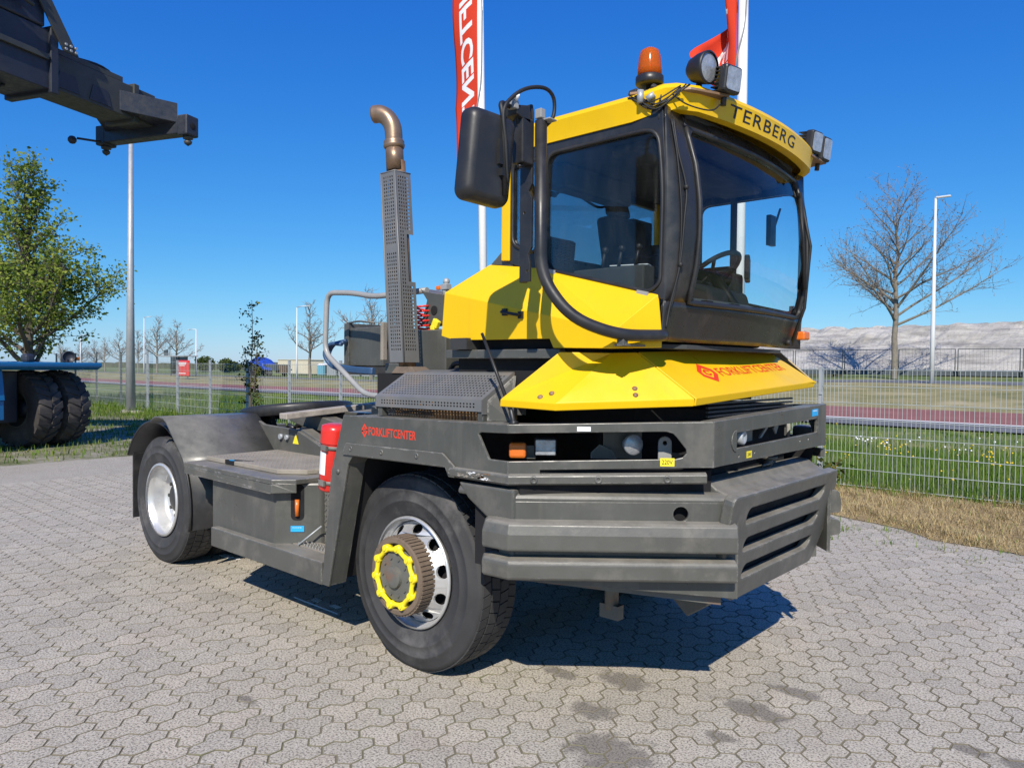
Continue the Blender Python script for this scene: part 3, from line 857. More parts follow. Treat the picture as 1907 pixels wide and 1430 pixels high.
# rub strip with its bolts, arch trim
for s in (-1, 1):
    mb = MB()
    A = Vector((0.875, s*1.268, 0)); B = Vector((1.565, s*0.708, 0)); E_ = A+(B-A)*0.985
    pr = [(0.0, 1.118), (0.026, 1.124), (0.030, 1.130), (0.030, 1.158), (0.026, 1.166), (0.0, 1.172)]
    if s > 0: pr = [(-a, b) for a, b in pr]
    mb.sweep(pr, [(0.50, s*1.238, 0), (0.868, s*1.238, 0), (E_.x-0.02, E_.y*0.978, 0.020)])
    rs = mb.build('rub_strip', M['grey_worn'], T, bevel=0.004)
    U = (B-A).normalized(); nrm = Vector((U.y*-s*-1, 0, 0))
    nrm = Vector((-U.y*s*1.0, U.x*s*1.0, 0)); nrm = nrm if nrm.x > 0 else -nrm
    for t in (0.12, 0.45, 0.80):
        mb = MB(); c = Vector((0.868, s*1.238, 1.145))+(Vector((E_.x-0.02, E_.y*0.978, 1.165))-Vector((0.868, s*1.238, 1.145)))*t
        mb.lathe([(0.0, 0.026), (0.007, 0.026), (0.0075, 0.0335), (0.017, 0.0335), (0.018, 0.028)], c, nrm, n=16)
        mb.build('bolt', M['galv'] if False else M['grey'], rs)
    mb = MB()
    pts = [(-0.37, 1.152), (-0.335, 1.218), (0.44, 1.228), (0.455, 1.222), (0.53, 1.170), (0.53, 1.118), (0.49, 1.118), (0.465, 1.162)]
    mb.prism([(x, s*1.252, z) for x, z in pts], (0, s*0.012, 0))
    tr = mb.build('arch_trim', M['grey_worn'], T, bevel=0.003)
    for x, z in ((-0.29, 1.19), (-0.02, 1.192), (0.26, 1.198), (0.50, 1.143)):
        mb = MB(); mb.lathe([(0.0, 0.010), (0.006, 0.010), (0.0065, 0.0145), (0.014, 0.0145), (0.015, 0.010)], (x, s*1.253, z), (0, s, 0), n=14); mb.build('bolt', M['grey'], tr)
    for x, z in ((-0.42, 1.05),):
        mb = MB(); mb.lathe([(0.0, 0.008), (0.012, 0.008), (0.013, 0.0)], (x, s*1.251, z), (0, s, 0), n=14); mb.build('bolt', M['grey'], T)

# ---- lower bumper ---------------------------------------------------
bp = empty_part('bumper')
for s in (-1, 1):
    a = Vector((0.887, s*1.232, 0)); c = Vector((1.612, s*0.607, 0))
    U = (c-a).normalized(); L = (c-a).length
    mb = MB()
    hole = [(0.735+0.036*math.cos(q), 1.000+0.036*math.sin(q)) for q in [2*math.pi*i/20 for i in range(20)]]
    out = [(0, 0.70), (L+0.03, 0.63), (L+0.03, 1.052), (0, 1.046)]
    if s < 0: mb.plate(out, [hole], 0.02, a, U, (0, 0, 1), bev=0.003)
    else: mb.plate([(-p, q) for p, q in out], [[(-p, q) for p, q in hole]], 0.02, a, -U, (0, 0, 1), bev=0.003)
    mb.build('corner_plate', M['grey'], bp)
    mb = MB()                                          # tapering side return towards the wheel arch
    pts = [(0.535, 1.10), (0.89, 1.10), (0.89, 0.70), (0.815, 0.70), (0.80, 0.76), (0.795, 0.915), (0.60, 1.03)]
    mb.prism([(x, s*1.244, z) for x, z in pts], (0, -s*0.05, 0))
    mb.build('side_return', M['grey'], bp, bevel=0.012)
    # the two rails
    path = [(0.775, s*1.215, 0), (0.80, s*1.243, 0), (0.885, s*1.236, 0), (1.612, s*0.609, 0), (1.622, s*0.60, 0)]
    if s > 0: path = path[2:]
    for pr in ([(0.0, 0.972), (0.046, 0.966), (0.060, 0.957), (0.072, 0.915), (0.072, 0.850), (0.066, 0.842), (0.0, 0.838)],
               [(0.0, 0.812), (0.062, 0.800), (0.070, 0.792), (0.072, 0.780), (0.072, 0.728), (0.066, 0.716), (0.0, 0.710)]):
        mb = MB()
        mb.sweep(pr if s < 0 else [(-p, q) for p, q in pr], path)
        mb.build('bumper_rail', M['grey_worn'], bp, bevel=0.006)
    mb = MB()
    mb.prism([(0.93, s*1.13, 0.675), (1.05, s*1.03, 0.66), (1.56, s*0.59, 0.585), (1.56, s*0.59, 0.70), (0.93, s*1.13, 0.72)], (-0.02, -s*0.02, 0))
    mb.build('lower_apron', M['hubgrey'], bp)
# rounded shoulder along the top of the whole bumper
mb = MB()
pr = [(0.0, 1.044), (0.0, 1.062), (-0.012, 1.082), (-0.04, 1.092), (-0.15, 1.098), (-0.15, 1.044)]
mb.sweep(pr, [(0.535, -1.244, 0), (0.889, -1.232, 0), (1.612, -0.607, 0), (1.612, 0.607, 0), (0.889, 1.232, 0), (0.535, 1.244, 0)])
mb.build('bumper_shoulder', M['grey'], bp, bevel=0.010, seg=3)
mb = MB()                                              # raised step behind the front edge
mb.prism([(1.645, -0.61, 1.062), (1.60, -0.61, 1.082), (1.54, -0.61, 1.105), (1.50, -0.61, 1.135), (1.43, -0.61, 1.142), (1.40, -0.61, 1.10), (1.40, -0.61, 1.05)], (0, 1.22, 0))
mb.build('bumper_top', M['grey_worn'], bp, bevel=0.012, seg=3)
# slotted front
mb = MB()
V = Vector((0.090, 0, 0.49)).normalized()
def slot(v0, v1, w):
    return round_poly([(-w, v0), (w-0.05, v0), (w, v0+0.04), (w, v1), (-w+0.03, v1), (-w, v1-0.03)], 0.03, 3)
outl = round_poly([(-0.49, 0), (0.49, 0), (0.650, 0.24), (0.650, 0.498), (-0.650, 0.498), (-0.650, 0.24)], [0.03, 0.03, 0.05, 0.03, 0.03, 0.05])
mb.plate(outl, [slot(0.352, 0.445, 0.50), slot(0.215, 0.302, 0.475), slot(0.078, 0.165, 0.435)], 0.055, (1.562, 0, 0.585), (0, 1, 0), V, bev=0.010)
mb.build('slotted_front', M['grey_worn'], bp)
mb = MB()
mb.hexa([(1.30, -0.46, 0.60), (1.50, -0.46, 0.60), (1.50, 0.46, 0.60), (1.30, 0.46, 0.60), (1.30, -0.58, 1.05), (1.585, -0.58, 1.05), (1.585, 0.58, 1.05), (1.30, 0.58, 1.05)])
mb.build('bumper_core', M['void'], bp)
mb = MB(); mb.cyl((1.47, 0.12, 1.135), (1.47, 0.12, 1.175), 0.022, n=12); mb.cyl((1.47, 0.12, 1.175), (1.47, 0.12, 1.188), 0.045, n=14); mb.tube([(1.49, 0.0, 1.15), (1.47, 0.20, 1.15)], 0.007, n=6)
mb.build('tow_pin', M['grey'], T)
for y in (0.80, -0.80):
    pass
mb = MB(); mb.bb(1.30, 1.44, 0.86, 1.0, 1.18, 1.30); mb.build('corner_block', M['grey'], T, bevel=0.02)

# ---- lamps behind the slots (right and left) -------------------------
for s in (-1, 1):
    A, U, L = chf((0.80, s*1.15), (1.50, s*0.58))
    nrm = Vector((0.63, s*0.775, 0)).normalized()
    at = lambda t, z, d=0.0: A+U*t+Vector((0, 0, z))+nrm*d
    rot = Matrix((U, nrm, Vector((0, 0, 1)))).transposed()
    mb = MB(); mb.box(at(0.022, 1.262, -0.01), (0.078, 0.05, 0.072), rot); mb.build('indicator_lamp', M['amber_solid'], T, bevel=0.012)
    hl = MB(); hl.box(at(0.15, 1.277, -0.04), (0.105, 0.07, 0.085), rot); hb = hl.build('headlight', M['black'], T, bevel=0.012)
    mb = MB(); mb.box(at(0.15, 1.277, -0.002), (0.092, 0.008, 0.072), rot); mb.build('lens', M['lens'], hb, bevel=0.006)
    mb = MB(); mb.box(at(0.075, 1.25, -0.05), (0.06, 0.03, 0.06), rot); mb.build('lamp_bracket', M['grey'], T)
    rl = MB(); rl.lathe([(0.0, -0.07), (0.022, -0.065), (0.045, -0.02), (0.050, 0.0), (0.046, 0.004)], at(0.55, 1.296, 0.01), (nrm+U*0.5).normalized(), n=24); ro = rl.build('work_lamp', M['galv'], T)
    mb = MB(); mb.lathe([(0.046, 0.003), (0.03, 0.010), (0.0, 0.013)], at(0.55, 1.296, 0.01), (nrm+U*0.5).normalized(), n=24); mb.build('lens', M['lens'], ro)
    mb = MB()
    mb.prism([at(0.36, 1.222, -0.06), at(0.48, 1.222, -0.06), at(0.46, 1.262, -0.06), at(0.40, 1.288, -0.06), at(0.36, 1.25, -0.06)], nrm*-0.006)
    mb.build('inner_plate', M['grey'], T); mb = MB()
    mb.prism([at(0.42, 1.22, -0.10), at(0.60, 1.22, -0.10), at(0.60, 1.37, -0.10), at(0.42, 1.37, -0.10)], nrm*-0.006)
    mb.build('inner_plate', M['grey'], T); mb = MB()
    mb.prism([at(0.72, 1.222, -0.05), at(0.80, 1.222, -0.05), at(0.76, 1.255, -0.05), at(0.73, 1.255, -0.05)], nrm*-0.006)
    mb.build('inner_plate', M['grey'], T)
    mb = MB()
    eye = [(0.665, 1.222), (0.720, 1.222), (0.720, 1.300)]+arc((0.6925, 1.305), 0.0275, 0, 180, 8)+[(0.665, 1.300)]
    hole = [(0.6925+0.013*math.cos(q), 1.305+0.013*math.sin(q)) for q in [2*math.pi*i/12 for i in range(12)]]
    if s < 0: mb.plate(eye, [hole], 0.02, A+nrm*0.0, U, (0, 0, 1), bev=0.003)
    else: mb.plate([(-a, b) for a, b in eye], [[(-a, b) for a, b in hole]], 0.02, A, -U, (0, 0, 1), bev=0.003)
    mb.build('lashing_eye', M['rail'], T)
# behind the front slot: socket, bracket
mb = MB()
mb.lathe([(0.0, 0.0), (0.035, 0.0), (0.035, 0.05), (0.026, 0.055), (0.020, 0.045), (0.0, 0.045)], (1.50, -0.36, 1.322), (1, 0.1, 0), n=20); mb.box((1.49, -0.45, 1.30), (0.03, 0.05, 0.05))
mb.build('plug_socket', M['galv'], T)
mb = MB(); mb.prism([(1.49, -0.31, 1.285), (1.49, -0.13, 1.288), (1.49, -0.13, 1.345), (1.49, -0.31, 1.345)], (-0.006, 0, 0)); mb.build('socket_plate', M['tread_plate'], T)
mb = MB()
mb.prism([(1.47, 0.0, 1.29), (1.47, 0.03, 1.29), (1.47, 0.16, 1.37), (1.47, 0.13, 1.37)], (-0.008, 0, 0)); mb.prism([(1.48, 0.19, 1.30), (1.48, 0.22, 1.34), (1.48, 0.19, 1.365), (1.48, 0.16, 1.33)], (-0.008, 0, 0))
mb.build('inner_bracket', M['rail'], T)

# ---- yellow hood -----------------------------------------------------
def hood_side(s):
    up0 = 0.0 if s < 0 else 0.062; up1 = 0.0 if s < 0 else 0.048
    r0, r1, r2 = Vector((0.778, s*1.215, 1.497+up0)), Vector((1.048, s*1.148, 1.487+up0)), Vector((1.488, s*0.722, 1.511+up0))
    t0, t1, t2 = Vector((0.970, s*1.03, 1.715+up1)), Vector((1.150, s*0.868, 1.714+up1)), Vector((1.233, s*0.794, 1.717+up1))
    lo = Vector((0, 0, -0.034)); inn = Vector((-0.006, -s*0.004, 0))
    b = [p+lo+inn for p in (r0, r1, r2)]
    mb = MB()
    mb.add([r0, r1, r2, t0, t1, t2]+b, [(0, 1, 4, 3), (1, 2, 5, 4), (6, 7, 1, 0), (7, 8, 2, 1)])
    o = mb.build('hood_side_panel', M['yellow'], T); solid(o, 0.010, -1 if True else 1)
    b_ = o.modifiers.new('bevel', 'BEVEL'); b_.width = 0.009; b_.segments = 3; b_.limit_method = 'ANGLE'; b_.angle_limit = R(20)
    return o
hr = hood_side(-1)
hl_ = hood_side(1)
hl_.data.materials[0] = M['beige']  # left side panel gets beige instead of the hood's yellow
r2, l2 = Vector((1.49, -0.713, 1.512)), Vector((1.49, 0.713, 1.574))
t2, tl2 = Vector((1.235, -0.785, 1.718)), Vector((1.185, 0.707, 1.769))
mb = MB()
lo = Vector((-0.006, 0, -0.034))
NG = 10
mb.add([(r2*(1-i/NG)+l2*(i/NG))*(1-j/NG)+(t2*(1-i/NG)+tl2*(i/NG))*(j/NG) for j in range(NG+1) for i in range(NG+1)], [(j*(NG+1)+i, j*(NG+1)+i+1, (j+1)*(NG+1)+i+1, (j+1)*(NG+1)+i) for j in range(NG) for i in range(NG)])
mb.add([r2, l2, r2+lo, l2+lo], [(2, 3, 1, 0)])
hc = mb.build('hood_front_panel', M['yellow'], T); solid(hc, 0.010)
b_ = hc.modifiers.new('bevel', 'BEVEL'); b_.width = 0.009; b_.segments = 3; b_.limit_method = 'ANGLE'; b_.angle_limit = R(20)
hn = (l2-r2).cross(t2-r2).normalized()
def on_hood(u, v, d=0.0012):
    return (r2*(1-u)+l2*u)*(1-v)+(t2*(1-u)+tl2*u)*v+hn*d
text_on('hood_lettering', 'FORKLIFTCENTER', lambda u, v: on_hood(0.335+0.565*u, 0.37+0.19*v), M['logo_red'], hc, bold=0.010, space=1.0)
def logo(fn, parent):
    """hexagon-like emblem: two chevrons and a small centre mark"""
    mb = MB()
    def poly(pts, cx=0, cy=0): mb.add([fn(*p) for p in pts], [tuple(range(len(pts)))])
    poly([(0.0, 0.62), (0.5, 1.0), (0.5, 0.78), (0.18, 0.54), (0.18, 0.40), (0.0, 0.40)])
    poly([(0.5, 1.0), (1.0, 0.66), (1.0, 0.52), (0.82, 0.52), (0.82, 0.56), (0.5, 0.78)])
    poly([(0.0, 0.34), (0.5, 0.0), (0.5, 0.22), (0.18, 0.42), (0.18, 0.48), (0.0, 0.48)])
    poly([(0.5, 0.0), (1.0, 0.38), (1.0, 0.60), (0.82, 0.60), (0.82, 0.46), (0.5, 0.22)])
    poly([(0.32, 0.44), (0.5, 0.33), (0.5, 0.43), (0.42, 0.48), (0.42, 0.53), (0.32, 0.60)])
    poly([(0.32, 0.60), (0.5, 0.69), (0.68, 0.60), (0.68, 0.52), (0.50, 0.60), (0.42, 0.53)])
    poly([(0.5, 0.33), (0.68, 0.42), (0.62, 0.47), (0.5, 0.43)])
    return mb.build('emblem', M['logo_red'], parent, recalc=False)
logo(lambda u, v: on_hood(0.205+0.11*u, 0.26+0.42*v), hc)
text_on('fender_lettering', 'FORKLIFTCENTER', lambda u, v: (-0.145+0.385*u, -1.2510, 1.272+0.046*v), M['logo_red'], T, bold=0.02)
logo(lambda u, v: (-0.205+0.048*u, -1.2510, 1.258+0.076*v), T)
# fasteners on the hood
for (x, y) in ((0.23, 0.20), (0.245, 0.12), (0.82, 0.36), (0.845, 0.27)):
    pass
def on_hr(u, v, d=0.002):
    a, b, c, e = Vector((0.778, -1.215, 1.497)), Vector((1.048, -1.148, 1.487)), Vector((1.150, -0.868, 1.714)), Vector((0.970, -1.03, 1.715))
    return (a*(1-u)+b*u)*(1-v)+(e*(1-u)+c*u)*v
def on_hr2(u, v):
    a, b, c, e = Vector((1.048, -1.148, 1.487)), Vector((1.488, -0.722, 1.511)), Vector((1.233, -0.794, 1.717)), Vector((1.150, -0.868, 1.714))
    return (a*(1-u)+b*u)*(1-v)+(e*(1-u)+c*u)*v
for fn, u, v, nrm in ((on_hr, 0.62, 0.10, Vector((0.2, -0.6, 0.75))), (on_hr, 0.74, 0.18, Vector((0.2, -0.6, 0.75))), (on_hr2, 0.58, 0.12, Vector((0.45, -0.5, 0.72))), (on_hr2, 0.585, 0.25, Vector((0.45, -0.5, 0.72)))):
    mb = MB(); mb.lathe([(0.0, 0.006), (0.006, 0.006), (0.009, 0.004), (0.013, 0.001), (0.013, -0.004)], fn(u, v), nrm, n=12); mb.build('fastener', M['rust'], hr)

# ---- yellow engine cowl below the cab --------------------------------
def cowl(s):
    v = [(0.137, 0.99, 1.805), (0.237, 0.99, 1.780), (0.879, 0.99, 1.777), (0.902, 0.99, 1.734), (1.231, 0.99, 1.728), (0.160, 0.99, 2.034), (1.244, 0.99, 1.808),
         (0.31, 0.80, 2.190), (0.69, 0.80, 2.140), (1.345, 0.80, 1.972), (1.365, 0.80, 1.800), (1.365, 0.80, 1.735), (0.137, 0.0, 1.805), (0.31, 0.0, 2.190)]
    if s > 0: v = [(min(x, 0.86+0.02*x), y if x < 1.0 else min(y, 0.98), z if x < 1.0 else z-0.03) for x, y, z in v]
    v = [Vector((x, s*y, z)) for x, y, z in v]
    f = [(0, 1, 2, 3, 4, 6, 5), (5, 6, 9, 8, 7), (6, 10, 9), (4, 11, 10, 6), (0, 5, 7, 13, 12)]
    if s > 0: f = [tuple(reversed(q)) for q in f]
    mb = MB(); mb.add(v, f)
    o = mb.build('cowl', M['yellow'], T, recalc=False); solid(o, 0.010)
    b_ = o.modifiers.new('bevel', 'BEVEL'); b_.width = 0.012; b_.segments = 3; b_.limit_method = 'ANGLE'; b_.angle_limit = R(12)
    # pull handle
    mb = MB()
    pth = bent_path([(0.60, s*0.99, 1.912), (0.60, s*1.025, 1.912), (0.705, s*1.025, 1.894), (0.705, s*0.99, 1.894)], 0.012, 4)
    mb.tube(pth, 0.008, n=8); mb.box((0.60, s*0.996, 1.912), (0.028, 0.012, 0.034)); mb.box((0.705, s*0.996, 1.894), (0.028, 0.012, 0.034))
    mb.build('cowl_handle', M['ink'], o)
    # grey beam below
    mb = MB(); mb.bb(0.16, 0.93, s*0.98, s*0.93, 1.685, 1.730); mb.build('cowl_beam', M['grey'], T, bevel=0.005)
    mb = MB(); mb.bb(0.24, 0.36, s*1.02, s*0.60, 1.732, 1.79); mb.build('cowl_bracket', M['frame'], T)
    return o
for s in (-1, 1): cowl(s)
mb = MB()
for s in (-1, 1):
    mb.prism([(0.31, s*0.795, 2.19), (0.47, s*0.795, 2.165), (0.47, s*0.795, 2.25), (0.40, s*0.795, 2.26)], (0, -s*0.03, 0))
mb.hexa([(0.31, -0.765, 2.175), (0.43, -0.765, 2.20), (0.43, 0.765, 2.20), (0.31, 0.765, 2.175), (0.31, -0.765, 2.187), (0.43, -0.765, 2.252), (0.43, 0.765, 2.252), (0.31, 0.765, 2.187)])
mb.build('rear_sill', M['grey'], T, bevel=0.004)
# ---- cab shell -------------------------------------------------------
CP = [(1.368, -0.803, 0.0), (1.378, -0.796, 0.15), (1.392, -0.768, 0.5), (1.402, -0.722, 0.8), (1.410, -0.655, 1.0), (1.440, -0.40, 1.0), (1.456, -0.20, 1.0), (1.462, 0.0, 1.0)]
CP = CP+[(x, -y, w) for x, y, w in reversed(CP[:-1])]
CPS = smooth_path(CP, 5)                               # (x, y, bulge weight) samples, right side round to the left
PROF = [(1.72, -0.085), (1.80, -0.062), (1.88, -0.033), (1.97, 0.0), (2.10, 0.030), (2.25, 0.045), (2.40, 0.042), (2.55, 0.022), (2.70, -0.022), (2.82, -0.06)]
def bulge(z):
    for (a, da), (b, db) in zip(PROF[:-1], PROF[1:]):
        if z <= b: t = (z-a)/(b-a); return da+(db-da)*t
    return PROF[-1][1]
NS = len(CPS)-1
def cabpt(t, z, d=0.0):
    """t 0..1 round the nose from the right door to the left door"""
    k = min(NS-1e-6, max(0.0, t*NS)); i = int(k); f = k-i
    p = CPS[i]*(1-f)+CPS[i+1]*f
    tg = (CPS[i+1]-CPS[i]); nr = Vector((-tg.y, tg.x, 0)); nr = nr if nr.length > 0 else Vector((1, 0, 0))
    nr = Vector((tg.y, -tg.x, 0)).normalized()
    q = Vector((p.x+bulge(z)*p.z, p.y, z))
    return q+nr*d
def shell(t0, t1, z0, z1, nt, nz, d=0.0, mb=None, z0b=None, z1b=None):
    mb = mb or MB(); vs = []
    for j in range(nz+1):
        for i in range(nt+1):
            t = t0+(t1-t0)*i/nt
            vs.append(cabpt(t, z0+(z1-z0)*j/nz, d))
    mb.add(vs, [(j*(nt+1)+i, j*(nt+1)+i+1, (j+1)*(nt+1)+i+1, (j+1)*(nt+1)+i) for j in range(nz) for i in range(nt)], True)
    return mb
TW0 = 4/14+0.004; TW1 = 10/14-0.004                    # windscreen span
cab = empty_part('cab')
mb = MB()
shell(0, 1, 1.765, 1.940, 60, 6, 0, mb)                # skirt under the screen
shell(0, TW0, 1.940, 2.80, 20, 14, 0, mb); shell(TW1, 1, 1.940, 2.80, 20, 14, 0, mb)   # corner posts
shell(TW0, TW1, 2.735, 2.80, 30, 3, 0, mb)             # header
o = mb.build('nose_shell', M['cabblack'], cab, recalc=False); solid(o, 0.028)
mb = MB(); shell(TW0, TW1, 1.940, 2.735, 40, 16, -0.006, mb)
o = mb.build('windscreen', M['glass'], cab, recalc=False)
ring = [cabpt(TW0+(TW1-TW0)*i/30, 1.943, 0.002) for i in range(31)]+[cabpt(TW1, 1.943+0.789*i/14, 0.002) for i in range(1, 15)]+[cabpt(TW1-(TW1-TW0)*i/30, 2.732, 0.002) for i in range(1, 31)]+[cabpt(TW0, 2.732-0.789*i/14, 0.002) for i in range(1, 14)]
# soften the corners of the gasket
mb = MB(); mb.tube(ring, 0.013, n=8, closed=True); mb.build('screen_gasket', M['black'], cab)
mb = MB()
for (tc, zc, sx, sz) in ((TW0, 1.940, 1, 1), (TW1, 1.940, -1, 1), (TW0, 2.735, 1, -1), (TW1, 2.735, -1, -1)):
    r_t, r_z = 0.032, 0.075
    pts = [cabpt(tc, zc, 0.0015)]
    for i in range(9):
        a = math.pi/2*i/8
        pts.append(cabpt(tc+sx*(r_t-r_t*math.sin(a)), zc+sz*(r_z-r_z*math.cos(a)), 0.0015))
    mb.add(pts, [(0, i, i+1) for i in range(1, 9)])
o = mb.build('screen_corner', M['black'], cab, recalc=False); solid(o, 0.01)
# sides with two windows each
win = round_poly([(0.70, 2.135), (1.30, 1.984), (1.355, 2.02), (1.362, 2.45), (1.335, 2.705), (0.70, 2.705)], [0.05, 0.06, 0.03, 0.2, 0.08, 0.07], 5)
qwin = round_poly([(0.475, 2.275), (0.640, 2.215), (0.640, 2.70), (0.475, 2.70)], 0.05, 4)
def shrink(pts, d):
    cx = sum(p[0] for p in pts)/len(pts); cy = sum(p[1] for p in pts)/len(pts)
    return [(cx+(x-cx)*(1+d), cy+(y-cy)*(1+d)) for x, y in pts]
for s in (-1, 1):
    outl = [(0.42, 2.20), (0.69, 2.105), (1.372, 1.950), (1.374, 2.45), (1.35, 2.79), (0.42, 2.79)]
    mb = MB()
    sg = 1 if s < 0 else -1
    fl = lambda L: [(sg*a, b) for a, b in L]
    mb.plate(fl(outl), [fl(win), fl(qwin)], 0.03, (0, s*0.803, 0), (sg, 0, 0), (0, 0, 1), bev=0.004)
    sd = mb.build('side_frame', M['cabblack'], cab)
    for nm, w_, g in (('door_window', win, M['glass_dark']), ('quarter_window', qwin, M['glass_dark'])):
        mb = MB(); mb.plate(fl(shrink(w_, 0.02)), [], 0.005, (0, s*0.795, 0), (sg, 0, 0), (0, 0, 1)); mb.build(nm, g, cab)
        mb = MB(); mb.tube([(a, s*0.806, b) for a, b in w_], 0.009, n=6, closed=True); mb.build('window_gasket', M['black'], cab)
    mb = MB(); mb.prism([(0.412, s*0.804, 2.20), (0.462, s*0.804, 2.195), (0.462, s*0.804, 2.76), (0.412, s*0.804, 2.76)], (0, s*0.012, 0)); mb.bb(0.405, 0.415, s*0.815, s*0.70, 2.20, 2.76)
    mb.build('rear_post', M['yellow'], cab, bevel=0.004)
    for x, z in ((0.74, 2.118), (1.27, 1.98)):
        mb = MB(); mb.box((x, s*0.812, z), (0.06, 0.012, 0.02), Matrix.Rotation(R(13), 3, 'Y')); mb.build('hinge', M['rail'], cab)
# rear wall: low panel, posts, big opening with glass
mb = MB()
mb.bb(0.40, 0.43, -0.70, 0.70, 2.19, 2.27); mb.bb(0.40, 0.43, -0.70, 0.70, 2.70, 2.79)
mb.bb(0.40, 0.43, 0.20, 0.24, 2.27, 2.70)
mb.build('rear_frame', M['cabblack'], cab, bevel=0.004)
mb = MB(); mb.bb(0.408, 0.413, -0.70, 0.70, 2.27, 2.70); mb.build('rear_window', M['glass'], cab)

# ---- roof ------------------------------------------------------------
def roof_outline():
    pts = [(0.395, -0.81), (0.7, -0.812), (1.0, -0.812), (1.20, -0.812), (1.29, -0.805), (1.345, -0.775), (1.385, -0.715)]
    for i in range(17):
        y = -0.62+1.30*i/16
        pts.append((1.508-0.157*(y-0.09)**2, y))
    pts += [(1.425, 0.745), (1.385, 0.79), (1.30, 0.81), (1.2, 0.812), (1.0, 0.812), (0.7, 0.812), (0.395, 0.81)]
    pts += [(0.385, 0.5), (0.385, 0.0), (0.385, -0.5)]
    return pts
RO = roof_outline()
def rz0(x): return 2.755+0.045*min(1, max(0, (x-1.25)/0.15))
def inset(pts, d):
    c = (0.95, 0.0); out = []
    for x, y in pts:
        dx = x-c[0]; dy = y-c[1]; 
        out.append((c[0]+dx*(1-d/0.55 if abs(dx) > 0.1 else 1-d/0.55), c[1]+dy*(1-d/0.8)))
    return out
mb = MB()
levels = [(-0.045, 0.0), (0.0, 0.0), (0.004, 0.03), (0.018, 0.092), (0.008, 0.112), (-0.05, 0.140), (-0.15, 0.165), (-0.30, 0.182), (-0.45, 0.188)]
vs = []; n = len(RO)
for (d, h) in levels:
    L = inset(RO, -d)
    for (x, y), (x0, y0) in zip(L, RO):
        vs.append((x if d >= 0 or x0 > 0.6 or d < -0.1 else x, y, rz0(x0)+h+(0.02*min(1, max(0, (x0-1.25)/0.2)) if h > 0.15 else 0)))
fs = []
for k in range(len(levels)-1):
    for j in range(n):
        fs.append((k*n+j, k*n+(j+1) % n, (k+1)*n+(j+1) % n, (k+1)*n+j))
mb.add(vs, fs, True)
mb.add(vs[-n:], [tuple(range(n))])
o = mb.build('roof', M['yellow'], cab)
es = o.modifiers.new('edge', 'EDGE_SPLIT'); es.split_angle = R(32)
def roof_front(y, z, d=0.0012):
    h = z-2.80
    e = 0.004*h/0.03 if h < 0.03 else 0.004+0.014*(h-0.03)/0.062
    y0 = y/(1+e/0.8)
    # same straight chords as the roof outline
    k = min(15, max(0, int((y0+0.62)/1.30*16))); ya = -0.62+1.30*k/16; yb = -0.62+1.30*(k+1)/16
    fx = lambda q: 1.508-0.157*(q-0.09)**2
    x = fx(ya)+(fx(yb)-fx(ya))*(y0-ya)/(yb-ya)
    return (0.95+(x-0.95)*(1+e/0.55)+d, y, z)
text_on('roof_lettering', 'TERBERG', lambda u, v: roof_front(-0.41+0.70*u, 2.822+0.058*v), M['ink'], o, bold=0.006, space=1.12)
mb = MB(); mb.prism([(0.44, -0.77, 2.742), (1.22, -0.77, 2.742), (1.38, -0.6, 2.79), (1.40, 0, 2.79), (1.38, 0.6, 2.79), (1.22, 0.77, 2.742), (0.44, 0.77, 2.742)], (0, 0, 0.02)); mb.build('headliner', M['inside'], cab)

# ---- cab interior ----------------------------------------------------
mb = MB(); mb.prism([(0.42, -0.77, 1.735), (1.25, -0.77, 1.735), (1.35, -0.55, 1.735), (1.37, 0, 1.735), (1.35, 0.55, 1.735), (1.25, 0.77, 1.735), (0.42, 0.77, 1.735)], (0, 0, 0.02)); mb.build('cab_floor', M['inside'], cab)
mb = MB()
mb.add([cabpt(TW0+(TW1-TW0)*i/20, 1.945, -0.035) for i in range(21)]+[cabpt(TW0+(TW1-TW0)*i/20, 1.985, -0.13) for i in range(21)]+[cabpt(TW0+(TW1-TW0)*i/20, 1.93, -0.20) for i in range(21)], [(i, i+1, 22+i, 21+i) for i in range(20)]+[(21+i, 22+i, 43+i, 42+i) for i in range(20)])
o = mb.build('dash_sill', M['dash'], cab, recalc=False); solid(o, 0.01)
for y in (-0.38, -0.12, 0.14, 0.38):
    mb = MB(); t = 0.5+y*0.36; p = cabpt(t, 1.967, -0.082)
    mb.box(p+Vector((0, 0, 0.002)), (0.028, 0.075, 0.008)); mb.build('air_vent', M['ink'], cab, bevel=0.003)
seat = MB()
seat.hexa([(0.68, -0.16, 2.02), (1.10, -0.16, 2.02), (1.10, 0.30, 2.02), (0.68, 0.30, 2.02), (0.66, -0.18, 2.12), (1.12, -0.18, 2.13), (1.12, 0.32, 2.13), (0.66, 0.32, 2.12)])
seat.hexa([(0.60, -0.16, 2.10), (0.72, -0.16, 2.10), (0.72, 0.30, 2.10), (0.60, 0.30, 2.10), (0.50, -0.12, 2.52), (0.62, -0.12, 2.53), (0.62, 0.26, 2.53), (0.50, 0.26, 2.52)])
seat.hexa([(0.50, -0.02, 2.54), (0.59, -0.02, 2.54), (0.59, 0.16, 2.54), (0.50, 0.16, 2.54), (0.47, 0.0, 2.66), (0.56, 0.0, 2.67), (0.56, 0.14, 2.67), (0.47, 0.14, 2.66)])
seat.bb(0.75, 1.0, -0.05, 0.2, 1.75, 2.02)
seat.build('seat', M['seat'], cab, bevel=0.03, seg=3)
